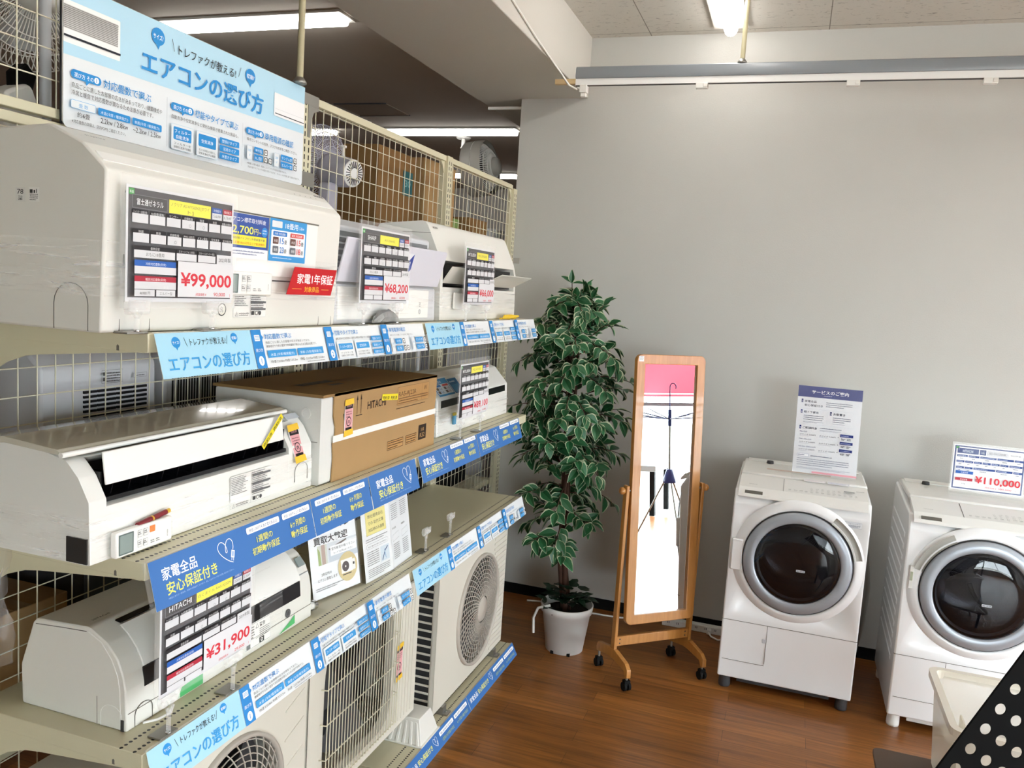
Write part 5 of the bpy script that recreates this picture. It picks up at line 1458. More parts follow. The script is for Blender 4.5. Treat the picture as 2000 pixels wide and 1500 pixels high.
# right unit with slotted side and large round grille
T = thing('outdoor_unit', 'ivory outdoor unit with big round grille at the right of the bottom deck', 'outdoor unit', (-0.19, 1.95, Z4))
x0, x1, y0, y1, z0, z1 = -0.33, -0.035, 1.555, 2.345, 0.172, 0.76
out_shell(T, x0, x1 - .004, y0 + .004, y1, z0, z1, M_outgrey, True)
cy, cz, R = 2.0, 0.452, 0.235
m = MB(); hole_plate(m, y0, y1 - .001, z0, z1 - .002, cy, cz, R, x1, .03, M_outgrey)
m.box(x1 - .016, x1, y0, y0 + .002, z0, z1 - .002, M_outgrey); m.build('front_plate', T)
m = MB(); m.lathe([(R + .006, 0), (R + .006, .012), (R - .004, .014), (R - .006, .002)], (x1, cy, cz), M_grille, axis='X', n=48); fan_grille(m, x1 + .002, cy, cz, R - .004, 10, 46, .058)
m.lathe([(0, .026), (.05, .024), (.058, .016), (.058, .01)], (x1, cy, cz), M_grille, axis='X', n=28); m.build('fan_grille', T)
fan_blades(T, x1 - .05, cy, cz, R)
MB().box(x1 - .2, x1 - .19, y0 + .03, y1 - .08, z0 + .014, z1 - .02, M_fin).build('coil', T)
m = MB()
for i in range(24):
    z = z0 + .02 + i * .0235; ya_ = cy + math.sqrt(max(R * R * 1.12 - (z - cz) ** 2, 0)) if abs(z - cz) < R * 1.05 else cy + .1
    ya_ = max(ya_ + .015, 2.17)
    m.box(x1, x1 + .0035, ya_, y1 - .012, z, z + .010, M_outgrey)
m.build('rib', T, bevel=.0015)
for y in (y0 + .10, y1 - .11): foot(T, y, x0 - .01, x1 + .03, Z4 + .0005, z0)
# middle unit with straight wire guard
T = thing('outdoor_unit', 'ivory outdoor unit with a square wire guard in the middle of the bottom deck', 'outdoor unit', (-0.2, 1.06, Z4))
x0, x1, y0, y1, z0, z1 = -0.33, -0.065, 0.715, 1.445, 0.25, 0.765
out_shell(T, x0, x1 - .004, y0, y1, z0, z1, M_outgrey)
cy, cz, R = 1.02, 0.52, 0.222
m = MB(); hole_plate(m, y0, y1 - .001, z0, z1 - .002, cy, cz, R, x1, .03, M_outgrey, sq=6.0); m.build('front_plate', T)
fan_blades(T, x1 - .06, cy, cz, R)
MB().box(x1 - .2, x1 - .19, y0 + .03, y1 - .03, z0 + .014, z1 - .02, M_fin).build('coil', T)
m = MB(); ga, gb = 0.785, 1.25
n = 26
for i in range(n + 1):
    y = ga + (gb - ga) * i / n
    m.tube([(x1 + .001, y, 0.285), (x1 + .022, y, 0.30), (x1 + .022, y, 0.742), (x1 + .001, y, 0.752)], .0016, M_wire, 4)
for z in (0.30, 0.41, 0.52, 0.63, 0.742): m.tube([(x1 + .001, ga - .005, z), (x1 + .019, ga, z), (x1 + .019, gb, z), (x1 + .001, gb + .005, z)], .002, M_wire, 4)
m.build('wire_guard', T)
for i in range(5): pass
m = MB()
for i in range(6): m.box(x1, x1 + .002, 1.285 + i * .024, 1.291 + i * .024, z0 + .02, z1 - .02, M_outgrey)
m.build('rib', T)
pink_tag('pink sold slip on yellow tape on the outdoor unit with the wire guard', Vector((x1 + .0025, 1.27, 0.44)), Y_, Z_, 50, 120)
for y in (y0 + .10,): MB().box(x0, x1 - .02, y - .03, y + .03, Z4 + .0005, z0, M_dark).build('support_block', T)
MB().box(x0, x1 - .12, y1 - .12, y1 - .06, Z4 + .0005, z0, M_dark).build('support_block', T)
# footing block
T = thing('footing_block', 'cream ribbed plastic footing block on the bottom deck between two outdoor units', 'footing block', (-0.08, 1.45, Z4))
m = MB(); cxb, cyb = -0.085, 1.46; zb, zt = Z4 + .0005, Z4 + .095
bx, by, tx, ty = .085, .075, .062, .05
m.add([(cxb - bx, cyb - by, zb + .008), (cxb + bx, cyb - by, zb + .008), (cxb + bx, cyb + by, zb + .008), (cxb - bx, cyb + by, zb + .008), (cxb - tx, cyb - ty, zt), (cxb + tx, cyb - ty, zt), (cxb + tx, cyb + ty, zt), (cxb - tx, cyb + ty, zt)],
      [(0, 1, 5, 4), (1, 2, 6, 5), (2, 3, 7, 6), (3, 0, 4, 7), (4, 5, 6, 7)], M_cream)
m.box(cxb - bx - .008, cxb + bx + .008, cyb - by - .008, cyb + by + .008, zb, zb + .008, M_cream)
for i in range(6):
    k = -1 + (i + .5) * 2 / 6
    for s in (-1,):
        m.add([(cxb + k * bx - .006, cyb + s * by - .006, zb + .008), (cxb + k * bx + .006, cyb + s * by - .006, zb + .008), (cxb + k * tx + .005, cyb + s * ty - .004, zt - .012), (cxb + k * tx - .005, cyb + s * ty - .004, zt - .012), (cxb + k * bx - .006, cyb + s * by + .004, zb + .008), (cxb + k * bx + .006, cyb + s * by + .004, zb + .008), (cxb + k * tx + .005, cyb + s * ty + .006, zt - .012), (cxb + k * tx - .005, cyb + s * ty + .006, zt - .012)],
              [(0, 1, 2, 3), (0, 3, 7, 4), (1, 5, 6, 2), (3, 2, 6, 7)], M_cream)
m.build('block', T, bevel=.002)
MB().lathe([(0, .004), (.012, .004), (.02, .001), (.02, 0)], (cxb - .02, cyb - .01, zt), M_dark, n=16).cyl((cxb - .02, cyb - .01, zt + .003), (cxb - .02, cyb - .01, zt + .010), .006, M_dark, 6).build('bolt', T)
# left unit, mostly below the frame
T = thing('outdoor_unit', 'nearest outdoor unit with a round grille, cut off at the bottom left of the frame', 'outdoor unit', (-0.2, 0.33, Z4))
x0, x1, y0, y1, z0, z1 = -0.33, -0.065, 0.0, 0.705, 0.172, 0.74
out_shell(T, x0, x1 - .004, y0, y1, z0, z1, M_outgrey)
cy, cz, R = 0.375, 0.475, 0.205
m = MB(); hole_plate(m, y0, y1 - .001, z0, z1 - .002, cy, cz, R, x1, .03, M_outgrey); m.build('front_plate', T)
m = MB(); m.lathe([(R + .006, 0), (R + .006, .012), (R - .004, .014), (R - .006, .002)], (x1, cy, cz), M_grille, axis='X', n=48); fan_grille(m, x1 + .002, cy, cz, R - .004, 9, 30, .05)
m.lathe([(0, .024), (.045, .022), (.05, .012)], (x1, cy, cz), M_grille, axis='X', n=24); m.build('fan_grille', T)
fan_blades(T, x1 - .05, cy, cz, R)
MB().box(x1 - .2, x1 - .19, y0 + .03, y1 - .03, z0 + .014, z1 - .02, M_fin).build('coil', T)
m = MB()
for i in range(6): m.prism(fillet([(0.60, z0 + .05 + i * .085), (0.69, z0 + .08 + i * .085), (0.69, z0 + .085 + i * .085), (0.60, z0 + .055 + i * .085)], .001), 'X', x1, x1 + .002, M_outgrey)
m.build('rib', T)
for y in (y0 + .12, y1 - .12): foot(T, y, x0 - .01, x1 + .03, Z4 + .0005, z0)
# clear bag hanging off the shelf end
m = MB(); vs = []; fs = []; rnd = random.Random(2)
for i in range(16):
    z = 1.285 - i * .019
    for j in range(9):
        x = -0.385 + j * .0085 + .006 * math.sin(i * .5 + j)
        vs.append((x, -0.03 + .012 * math.sin(j * 1.9 + i * .45) + rnd.uniform(-.004, .004), z + rnd.uniform(-.006, .006)))
for i in range(15):
    for j in range(8): fs.append((i * 9 + j, i * 9 + j + 1, i * 9 + j + 10, i * 9 + j + 9))
m.add(vs, fs, M_wrapv, True)
tag(m.build('plastic_bag'), 'crumpled clear plastic sheet hanging from the left end of the middle shelf', 'plastic sheet')
# ------------------------------------------------------------------ potted artificial fig
def leaf_mats():
    g = mat('leaf_green', '#245c36', rough=.38, spec=.5, noise=.25, nscale=30)
    c = mat('leaf_cream_edge', '#b9c3a2', rough=.45, spec=.4)
    return g, c


LG, LC = leaf_mats()
M_bark = mat('brown_trunk', '#4a2c1e', rough=.7, noise=.25, nscale=25)


def leaf(mb, p, d, up, L, Wd, green=None):
    """folded pointed leaf with a pale margin from p along d"""
    green = green or LG
    d = d.normalized(); s = d.cross(up)
    if s.length < 1e-4: s = d.orthogonal()
    s.normalize(); n = s.cross(d)
    st = [(0, 0), (.12, .42), (.32, .95), (.5, 1.0), (.72, .68), (.88, .32), (1.0, 0)]

    def P(t, k, side, h): return p + d * (L * t) + s * (side * k * Wd / 2) + n * (h * k * Wd * .18 - L * .22 * t * t)
    for side in (-1, 1):
        inner = [P(t, 0, side, 0) for t, k in st]; mid_ = [P(min(t, .965), k * .82, side, 1) for t, k in st]; outr = [P(t, k, side, 1.25) for t, k in st]
        vs = inner + mid_ + outr; N = len(st); fs = []; fe = []
        for i in range(N - 1):
            fs.append((i, i + 1, N + i + 1, N + i)); fe.append((N + i, N + i + 1, 2 * N + i + 1, 2 * N + i))
        mb.add(vs, fs, green, True); mb.add(vs, fe, LC, True)


def plant():
    bx, by = 0.175, 2.77
    T = thing('potted_fig_tree', 'artificial variegated fig tree in a white plastic pot beside the cheval mirror', 'potted plant', (bx, by, 0), None)
    pw = mat('pot_white', '#dcdad6', rough=.4)
    m = MB().lathe([(0, 0.006), (.088, 0.006), (.09, 0.0), (.097, 0.003), (.124, .205), (.132, .207), (.137, .245), (.133, .248), (.128, .243), (.122, .207), (.115, .2), (.1, .19)], (bx, by, 0), pw, n=48)
    for a in (4.3, 5.2): m.obox((bx + .098 * math.cos(a), by + .098 * math.sin(a), .008), (.008, 0, 0), (0, .004, 0), (0, 0, .008), M_matblack)
    m.build('pot', T)
    MB().lathe([(0, .212), (.12, .205)], (bx, by, 0), mat('dark_soil', '#1c140e', rough=.95), n=24).build('soil', T)
    P = Print(20, 14); P.text('SUPER', 0, 6, 4, '#55504a', w=16); P.rect(5, 1, 8, 4, '#44403a')
    mb = MB(); P.emit(mb, (bx - .052, by - .1225, .215), Vector((1, -.42, 0)), Z_); mb.build('pot_sticker', T)
    tr = MB(); cxt = bx - .035
    for k in range(3):
        pts = []; rr = []
        for i in range(26):
            z = .2 + i * .055; a = k * 2.1 + z * 3.2; q = .014 + .01 * (i > 18)
            pts.append((cxt + (bx - cxt) * (1 - min(i / 6, 1)) + q * math.cos(a) - .035 * (z / 1.6), by + q * math.sin(a), z)); rr.append(.016 - .0085 * i / 25)
        tr.tube(pts, rr, M_bark, 8)
    tr.build('trunk', T)
    rnd = random.Random(11)
    fol = MB(); br = MB()

    def env(z):  # half width of the crown
        for (za, wa), (zb_, wb) in zip(ENV, ENV[1:]):
            if za <= z <= zb_: return wa + (wb - wa) * (z - za) / (zb_ - za)
        return .05
    ENV = [(.42, .09), (.52, .2), (.7, .23), (.9, .245), (1.05, .255), (1.25, .285), (1.45, .285), (1.6, .26), (1.72, .2), (1.80, .10), (1.90, .03)]
    nb = 142
    for b in range(nb):
        z0 = .5 + 1.28 * (b / nb) + rnd.uniform(-.03, .03)
        if z0 < .8 and rnd.random() < .6: continue
        a = b * 2.399 + rnd.uniform(-.3, .3)
        tx = cxt - .035 * (z0 / 1.6)
        zt = z0 + rnd.uniform(-.10, .16)
        R = env(min(max(zt, .42), 1.94)) * rnd.uniform(.62, 1.06)
        c0 = Vector((tx, by, z0)); c1 = Vector((tx + R * math.cos(a), by + R * math.sin(a) * .95, zt))
        if c1.y > YW - .05: c1.y = YW - .05
        cm = (c0 + c1) / 2 + Vector((0, 0, .05 + .03 * rnd.random()))
        pts = [c0 * (1 - u) ** 2 + cm * 2 * u * (1 - u) + c1 * u * u for u in [i / 6 for i in range(7)]]
        br.tube(pts, [.0035 - .0003 * i for i in range(7)], M_bark, 5, caps=False)
        for i in range(2, 7):
            for s in (-1, 1):
                if rnd.random() < .12: continue
                t = (pts[i] - pts[i - 1]).normalized()
                side = t.cross(Z_).normalized() * s
                d = t * rnd.uniform(.2, .8) + side * rnd.uniform(.4, 1) + Vector((rnd.uniform(-.3, .3), rnd.uniform(-.3, .3), rnd.uniform(-.85, .25)))
                # leaves on the outer side turn their faces outward
                upv = Vector((math.cos(a) * .7 + rnd.uniform(-.4, .4), math.sin(a) * .7 + rnd.uniform(-.4, .4), .7))
                leaf(fol, pts[i] + side * .004, d, upv, rnd.uniform(.07, .10), rnd.uniform(.042, .056))
        leaf(fol, pts[-1], (pts[-1] - pts[-2]) + Vector((0, 0, rnd.uniform(-.03, .02))), Vector((0, 0, 1)), .08, .042)
    # tip sprig
    top = Vector((cxt - .035, by, 1.60))
    for k, (dx, dz) in enumerate(((-.01, .29), (.02, .19), (.10, .22), (.17, .19), (-.07, .17), (.2, .1))):
        c1 = top + Vector((dx, rnd.uniform(-.05, .05), dz)); pts = [top.lerp(c1, i / 5) + Vector((.02 * math.sin(i), 0, 0)) for i in range(6)]
        br.tube(pts, .002, M_bark, 5, caps=False)
        for i in range(1, 6):
            for s in (-1, 1):
                leaf(fol, pts[i], Vector((s * rnd.uniform(.5, 1), rnd.uniform(-.6, .3), rnd.uniform(-.2, .7))), Vector((0, -.5, 1)), rnd.uniform(.055, .08), .036)
        leaf(fol, pts[-1], Vector((dx, -.1, dz)), Vector((0, -1, .5)), .07, .034)
    br.build('branch', T)
    f = fol.build('foliage', T); f['kind'] = 'stuff'
    iv = MB(); dk = mat('ivy_dark_green', '#12301c', rough=.35, spec=.5, noise=.3, nscale=20)
    for k in range(34):
        a = rnd.uniform(0, 2 * PI); q = rnd.uniform(.02, .11); z = .25 + rnd.uniform(0, .09) - q * .25
        o = Vector((bx + q * math.cos(a), by + q * math.sin(a), z))
        d = Vector((math.cos(a) * .8, math.sin(a) * .8, rnd.uniform(-.2, .75))); s = d.cross(Z_).normalized(); L = rnd.uniform(.05, .085); d.normalize()
        pts = [(0, 0, 0), (.1, .45, .02), (.32, .6, .04), (.45, .34, .05), (.7, .3, .02), (1, 0, -.08), (.7, -.3, .02), (.45, -.34, .05), (.32, -.6, .04), (.1, -.45, .02)]
        n = s.cross(d)
        vs = [o + d * (L * u) + s * (L * v) + n * (L * w * 2) for u, v, w in pts]
        iv.add(vs, [(0, 1, 2, 3), (0, 3, 4, 5), (0, 5, 6, 7), (0, 7, 8, 9)], dk, True)
    i = iv.build('ivy', T); i['kind'] = 'stuff'
    rb = MB().tube([(bx - .06, by - .11, .26), (bx - .12, by - .12, .24), (bx - .145, by - .11, .18), (bx - .14, by - .11, .1)], .007, M_offw, 6); rb.build('ribbon', T)


plant()


# ------------------------------------------------------------------ cheval mirror
def mirror():
    d = Vector((.743, .669, 0)).normalized(); A = Vector((.6325, 2.70, 0)) - d * .2185; n = Vector((d.y, -d.x, 0))   # d along the width, n to the viewer
    W = .437; tilt = math.radians(4.0)
    up = (Z_ * math.cos(tilt) - n * math.sin(tilt)).normalized(); nn = d.cross(up); zp = .93
    wood = bpy.data.materials.new('honey_wood'); wood.use_nodes = True
    nt = wood.node_tree; b = nt.nodes['Principled BSDF']; tc = nt.nodes.new('ShaderNodeTexCoord'); mp = nt.nodes.new('ShaderNodeMapping'); ns = nt.nodes.new('ShaderNodeTexNoise'); cr = nt.nodes.new('ShaderNodeMix'); cr.data_type = 'RGBA'
    mp.inputs['Scale'].default_value = (60, 60, 5); ns.inputs['Scale'].default_value = 1; ns.inputs['Detail'].default_value = 6; ns.inputs['Distortion'].default_value = .7
    cr.inputs[6].default_value = lin('#9c6326'); cr.inputs[7].default_value = lin('#c98f4c')
    nt.links.new(tc.outputs['Object'], mp.inputs['Vector']); nt.links.new(mp.outputs['Vector'], ns.inputs['Vector']); nt.links.new(ns.outputs['Fac'], cr.inputs[0]); nt.links.new(cr.outputs[2], b.inputs['Base Color']); b.inputs['Roughness'].default_value = .35; b.inputs['Coat Weight'].default_value = .25
    glass = mat('mirror_silver', '#f2f5f4', rough=0.0, metal=1.0)
    T = thing('cheval_mirror', 'tall wooden tilting mirror on casters in front of the back wall', 'mirror', A + d * W / 2)
    O = A + d * (W / 2) + Z_ * zp
    hw, hh, bw = .194, .648, .046

    def q(a, b_, c=0.0): return O + d * a + up * b_ + nn * c
    # frame with rounded corners: ring swept as an outline
    no = 8; r = .03; outer = []; inner = []
    for cx, cy, a0 in ((hw - r, -hh + r, -90), (hw - r, hh - r, 0), (-hw + r, hh - r, 90), (-hw + r, -hh + r, 180)):
        for i in range(no + 1):
            a = math.radians(a0 + 90 * i / no); outer.append((cx + r * math.cos(a), cy + r * math.sin(a)))
            sx = 1 if cx > 0 else -1; sy = 1 if cy > 0 else -1
            inner.append((sx * (hw - bw), sy * (hh - bw)))
    N = len(outer); t2 = .013; vs = []
    for c in (t2, -t2):
        vs += [q(a, b_, c) for a, b_ in outer]; vs += [q(a, b_, c) for a, b_ in inner]
    fs = []
    for i in range(N):
        j = (i + 1) % N
        fs += [(i, j, N + j, N + i), (2 * N + i, 3 * N + i, 3 * N + j, 2 * N + j), (i, 2 * N + i, 2 * N + j, j), (N + i, N + j, 3 * N + j, 3 * N + i)]
    MB().add(vs, fs, wood).build('frame', T, bevel=.0025, weld=True)
    MB().obox(q(0, 0, -.002), d * (hw - bw + .004), up * (hh - bw + .004), nn * .002, glass).build('mirror_glass', T)
    MB().obox(q(0, 0, -.008), d * (hw - .01), up * (hh - .01), nn * .003, M_cardbrown).build('back_board', T)
    for s in (-1, 1):
        base = A + d * (W / 2 + s * W / 2) - d * s * .004
        U = MB().obox(base + Z_ * .53, d * .0085, n * .016, Z_ * .425, wood); U.build('upright', T, bevel=.003)
        kb = MB().cyl(O + d * s * (hw - .002), base + Z_ * zp + d * s * .012, .006, M_steel, 8)
        kb.lathe([(0, 0), (0.012, 0), (.017, .008), (.018, .018), (.012, .026), (0, .028)], (0, 0, 0), wood, axis='X', n=14)
        # orient the lathe piece along d*s
        k = len(kb.v) - 14 * 6
        for i in range(k, len(kb.v)):
            x, y, z = kb.v[i]; p = base + Z_ * zp + d * s * (.010 + x) + n * y + Z_ * z; kb.v[i] = tuple(p)
        kb.build('pivot_knob', T)
        f = MB(); prof = [(-.145, .098), (-.135, .128), (-.03, .150), (.03, .150), (.125, .128), (.15, .105), (.152, .065), (.135, .065), (.12, .092), (.02, .105), (-.02, .105), (-.12, .085), (-.14, .08)]
        prof = fillet(prof, .006, 3); M_ = len(prof)
        vs = [base + n * a + Z_ * b_ + d * .011 for a, b_ in prof] + [base + n * a + Z_ * b_ - d * .011 for a, b_ in prof]
        f.add(vs, [tuple(range(M_)), tuple(range(M_, 2 * M_))] + [(i, (i + 1) % M_, M_ + (i + 1) % M_, M_ + i) for i in range(M_)], wood)
        ft = f.build('foot', T, bevel=.002)
        for e in (-.13, .135):
            c = base + n * e
            cs = MB()
            for o in (-.011, .011): cs.tube([c + d * o + Z_ * .022 - d * .006, c + d * o + Z_ * .022 + d * .006], .021, M_matblack, 16)
            cs.obox(c + Z_ * .04, d * .015, n * .012, Z_ * .012, M_matblack).cyl(c + Z_ * .05, c + Z_ * .085, .006, M_steel, 8)
            cs.build('caster', ft)
    MB().obox(A + d * W / 2 + Z_ * .185, d * (W / 2 - .01), n * .009, Z_ * .024, wood).build('cross_rail', T, bevel=.003)
    m = MB()
    for s in (-1, 1):
        for z in (.175, .195): m.cyl(A + d * (W / 2 + s * (W / 2 - .03)) + n * .009 + Z_ * z, A + d * (W / 2 + s * (W / 2 - .03)) + n * .0098 + Z_ * z, .004, M_dark, 8)
    m.build('screw_plug', T)
    P = Print(27, 26, '#e6e6e4'); P.micro(3, 19, 20, 4, '#333333', seed=2); P.micro(3, 14, 21, 1.6, '#666666', 3)
    mb = MB(); P.emit(mb, q(-hw + .008, hh - .034, t2), d, up); mb.build('stock_sticker', T)


mirror()


# ------------------------------------------------------------------ washing machines
def cut_round(o, c, r, depth):
    """bore a round opening into the front of a mesh"""
    k = MB().cyl(Vector(c) - Y_ * .05, Vector(c) + Y_ * depth, r, M_dark, 64).build('cutter')
    b = o.modifiers.new('bore', 'BOOLEAN'); b.operation = 'DIFFERENCE'; b.object = k; b.solver = 'EXACT'
    bpy.context.view_layer.update()
    dg = bpy.context.evaluated_depsgraph_get()
    me = bpy.data.meshes.new_from_object(o.evaluated_get(dg))
    o.modifiers.clear(); o.data = me
    bpy.data.objects.remove(k)


M_ctl = mat('washer_top_white', '#eae9e5', rough=.3)


def washer(x0, y0, label, mirrored, h=1.025, w=.6, dp=.60, drum_txt='BIG DRUM', model=1):
    """front face at y0 facing -Y; mirrored: hinge on the right, handle on the left"""
    x1, y1 = x0 + w, y0 + dp
    T = thing('washing_machine', label, 'washing machine', (x0 + w / 2, y0 + dp / 2, 0))
    g = mat('washer_white', '#f4f5f6', rough=.22, spec=.5, coat=.2); silver = mat('door_silver', '#aab0b8', rough=.35, metal=.35); dkg = mat('dark_door_glass', '#0c0d12', rough=.04, spec=.7, coat=.6)
    zf, zb = 0.062, h
    sx = (lambda x: x1 - (x - x0)) if mirrored else (lambda x: x)
    # body: side profile extruded in X (front leans slightly, sloped control top)
    prof = fillet([(y0 + .004, zf), (y0 - .0, .35), (y0 + .012, .915), (y0 + .055, .975), (y1, h - .012), (y1, zf)], [.01, 0, .02, .015, .02, .01])
    cab = MB().prism([(a, b) for a, b in prof], 'X', x0, x1, g).build('cabinet', T, bevel=.022, bseg=4)
    cut_round(cab, (x0 + .305, y0, .672), .2, .34)
    # top deck and control panel
    ctl = fillet([(y0 + .006, .945), (y0 + .014, .962), (y0 + .052, .988), (y0 + .20, h - .004), (y0 + .20, h - .02), (y0 + .06, .96)], .004)
    MB().prism(ctl, 'X', x0 + .016, x1 - .016, M_ctl).build('control_panel', T, bevel=.006)
    MB().box(x0 + .012, x1 - .012, y0 + .205, y1 - .01, h - .02, h + .004, M_ctl).build('top_lid', T, bevel=.008)
    m = MB().box(min(sx(x0 + .205), sx(x0 + .207)), max(sx(x0 + .205), sx(x0 + .207)), y0 + .05, y0 + .2, .95, h - .0, M_gap)
    uc = Vector((0, .148, h - .004 - .988)).normalized()
    m = MB(); xx = x0 + .215
    c0 = Vector((xx, y0 + .052, .988)); nrm = Vector((0, -uc.z, uc.y))
    m.obox(c0 + uc * .07 + nrm * .0006, X_ * .0008, uc * .07, nrm * .0006, M_dark); m.build('drawer_seam', T)
    P = Print(365, 120)
    rnd = random.Random(model)
    for i in range(13):
        P.micro(20 + i * 24, 22, 15, 5, '#8a8a88', seed=i); P.micro(20 + i * 24, 12, 14, 2.4, '#a5a5a2', seed=i + 30)
        if 3 < i < 11:
            for k in range(3): P.micro(20 + i * 24, 60 - k * 12, 14, 4, '#a9a9a6', seed=i * 5 + k)
    P.rect(262, 58, 46, 14, '#9a9c9a'); P.text('HITACHI', 316, 78, 5, '#4a4a4a', w=34, bold=.02)
    mb = MB(); P.emit(mb, (x0 + .218, y0 + .052, .988) + Vector((0, 0, 0)) if False else Vector((x0 + .218, y0 + .053, .9885)) + nrm * .0012, X_, uc); mb.build('control_marks', T)
    MB().obox(Vector((x0 + .085, y0 + .024, .968)), X_ * .04, Vector((0, .006, .005)), Vector((0, -.003, .004)), M_gap).build('drawer_grip', T)
    P = Print(60, 16); P.text('HITACHI', 0, 4, 7, '#9a9a98', w=36); mb = MB(); P.emit(mb, Vector((x0 + .06, y0 + .075, .9945)) + nrm * .001, X_, uc); mb.build('badge', T)
    # door
    cx, cz = (x0 + .305, .672) ; yf = y0 + .004
    lean = Vector((0, .0265, 1)).normalized()
    k0 = None
    ring = MB()
    ring.lathe([(.292, .006), (.286, -.003), (.262, -.012), (.248, -.016), (.244, -.010), (.240, .006)], (cx, yf, cz), g, axis='Y', n=72); ring.build('door_surround', T)
    dr = thing_part = MB().lathe([(.240, .002), (.239, -.018), (.232, -.028), (.196, -.030), (.189, -.026), (.187, -.018)], (cx, yf, cz), silver, axis='Y', n=72).build('door', T)
    MB().lathe([(.2415, -.004), (.2415, -.017), (.239, -.019)], (cx, yf, cz), M_dark, axis='Y', n=72).build('door_seal', dr)
    bowl = [(.188, -.022), (.17, -.030), (.13, -.036), (.07, -.0395), (0, -.0405)]
    MB().lathe(bowl, (cx, yf, cz), film_mat('tinted_door_glass', amount=.62, streak=0, col='#0b0c12', rough=.02), axis='Y', n=64).build('door_glass', dr)
    ins = MB().lathe([(.187, -.012), (.190, .03), (.188, .24), (.16, .262), (.1, .265), (0, .265)], (cx, yf, cz), mat('drum_dark', '#3a3b42', rough=.25, metal=.7), axis='Y', n=48)
    ins.lathe([(.178, -.008), (.172, -.005), (.168, .0)], (cx, yf, cz), mat('rubber_blue_grey', '#2c3440', rough=.4), axis='Y', n=48)
    for k in range(3):
        a = .6 + k * 2.1; pts = [(cx + q * math.cos(a + q * 3), yf + .25, cz + q * math.sin(a + q * 3)) for q in (.03, .07, .11, .15)]; ins.tube(pts, [.012, .011, .009, .005], mat('drum_rib', '#4a4b50', rough=.2, metal=.7), 8)
    ins.build('drum', T)
    P = Print(40, 12); P.rrect(0, 0, 38, 10, '#c9ccd2', 2); P.text(drum_txt, 19, 2.6, 5, '#2a2c34', 'c', w=32, bold=.02)
    mb = MB(); P.emit(mb, (cx + .0, yf - .042, cz - .03 if not mirrored else cz - .035), X_, Z_); mb.build('drum_badge', dr)
    # hinge block and handle recess
    hx = cx - .272 if not mirrored else cx + .272
    MB().box(hx - .022 if not mirrored else hx - .085, hx + .03 if not mirrored else hx + .022, yf - .018 if not mirrored else yf - .045, yf + .004, cz - .075, cz + .075, g).build('hinge_cover', T, bevel=.006)
    a0 = math.radians(12) if not mirrored else math.radians(118); a1 = a0 + math.radians(46 if not mirrored else 46)
    vs = []; fs = []; n = 14; prof = [(.246, -.014), (.250, -.002), (.275, -.002), (.281, -.0065)]
    for i in range(n + 1):
        a = a0 + (a1 - a0) * i / n
        for (r_, h_) in prof: vs.append((cx + r_ * math.cos(a), yf + h_ - .0118, cz + r_ * math.sin(a)))
    for i in range(n):
        for j in range(3): fs.append((4 * i + j, 4 * i + j + 1, 4 * i + j + 5, 4 * i + j + 4))
    MB().add(vs, fs, mat('handle_grey', '#a7a69f', rough=.45), True).build('door_handle', T)
    if mirrored: MB().box(cx - .283, cx - .268, yf - .013, yf - .003, cz - .015, cz + .085, M_cream).box(cx - .281, cx - .270, yf - .0135, yf - .012, cz + .02, cz + .06, mat('green_grey_tag', '#a6ab93', rough=.5)).build('latch', T, bevel=.001)
    # seams and lower flap
    m = MB().box(x0 - .0006, x1 + .0006, y0 - .0012, y0 + .012, .3475, .3495, M_gap); m.build('panel_seam', T)
    m = MB()
    sxv = x0 + .208
    m.box(sxv - .001, sxv + .001, y0 - .0002, y0 + .002, .16, .3475, M_gap).box(x0 + .015, sxv, y0 + .0005, y0 + .0025, .151, .1525, M_gap)
    m.build('filter_door_seam', T)
    MB().box(sxv - .018, sxv - .002, y0 - .0012, y0 + .004, .262, .282, M_greyw).build('filter_latch', T, bevel=.001)
    for (fx, fy) in ((x0 + .035, y0 + .05), (x1 - .035, y0 + .05), (x0 + .035, y1 - .05), (x1 - .035, y1 - .05)):
        MB().lathe([(0, 0), (.026, 0), (.028, .01), (.026, .058), (.024, .066), (0, .066)], (fx, fy, 0), M_dark if not mirrored else M_white, n=18).build('leg', T)
    MB().box(x0 + .09, x1 - .09, y0 + .05, y0 + .06, .03, .062, M_dark if not mirrored else M_white).build('base_plate', T)
    # warning sticker
    P = Print(78, 24, '#eef0f3'); P.line([(0, 0), (78, 0), (78, 24), (0, 24), (0, 0)], .8, '#7a86a4'); P.text('やけど・ケガをするおそれがあります', 4, 16.5, 4.5, '#44506c', w=70); P.line([(4, 4), (8, 13), (12, 4), (4, 4)], .7, '#44506c'); P.micro(18, 10, 54, 2.2, '#55607a', 3, gap=3.4)
    mb = MB(); P.emit(mb, (x1 - .115, y0 + .0075, .872), X_, lean); mb.build('warning_sticker', T)
    # ribbed sides
    m = MB()
    for s, xs in ((-1, x0),):
        for i in range(12):
            z = .28 + i * .052
            a, b = y0 + .09, y1 - .06
            vs = []
            X0 = xs + s * .0005; X1 = xs + s * .004
            m.add([(X0, a, z), (X0, b, z + .02), (X0, b, z + .045), (X0, a, z + .025), (X1, a + .01, z + .008), (X1, b - .01, z + .026), (X1, b - .01, z + .039), (X1, a + .01, z + .02)],
                  [(4, 5, 6, 7), (0, 1, 5, 4), (1, 2, 6, 5), (2, 3, 7, 6), (3, 0, 4, 7)], g)
    if model == 2: m.build('side_rib', T)
    # top: vents strip, knob, tape
    MB().box(x0 + .03, x1 - .03, y1 - .09, y1 - .02, h + .004, h + .010, M_white).build('rear_vent', T, bevel=.002)
    MB().lathe([(0, .014), (.016, .014), (.018, 0), (0, 0)], (x0 + .14 if model == 1 else x0 + .12, y1 - .10, h + .004), M_dark, n=14).build('inlet_cap', T)
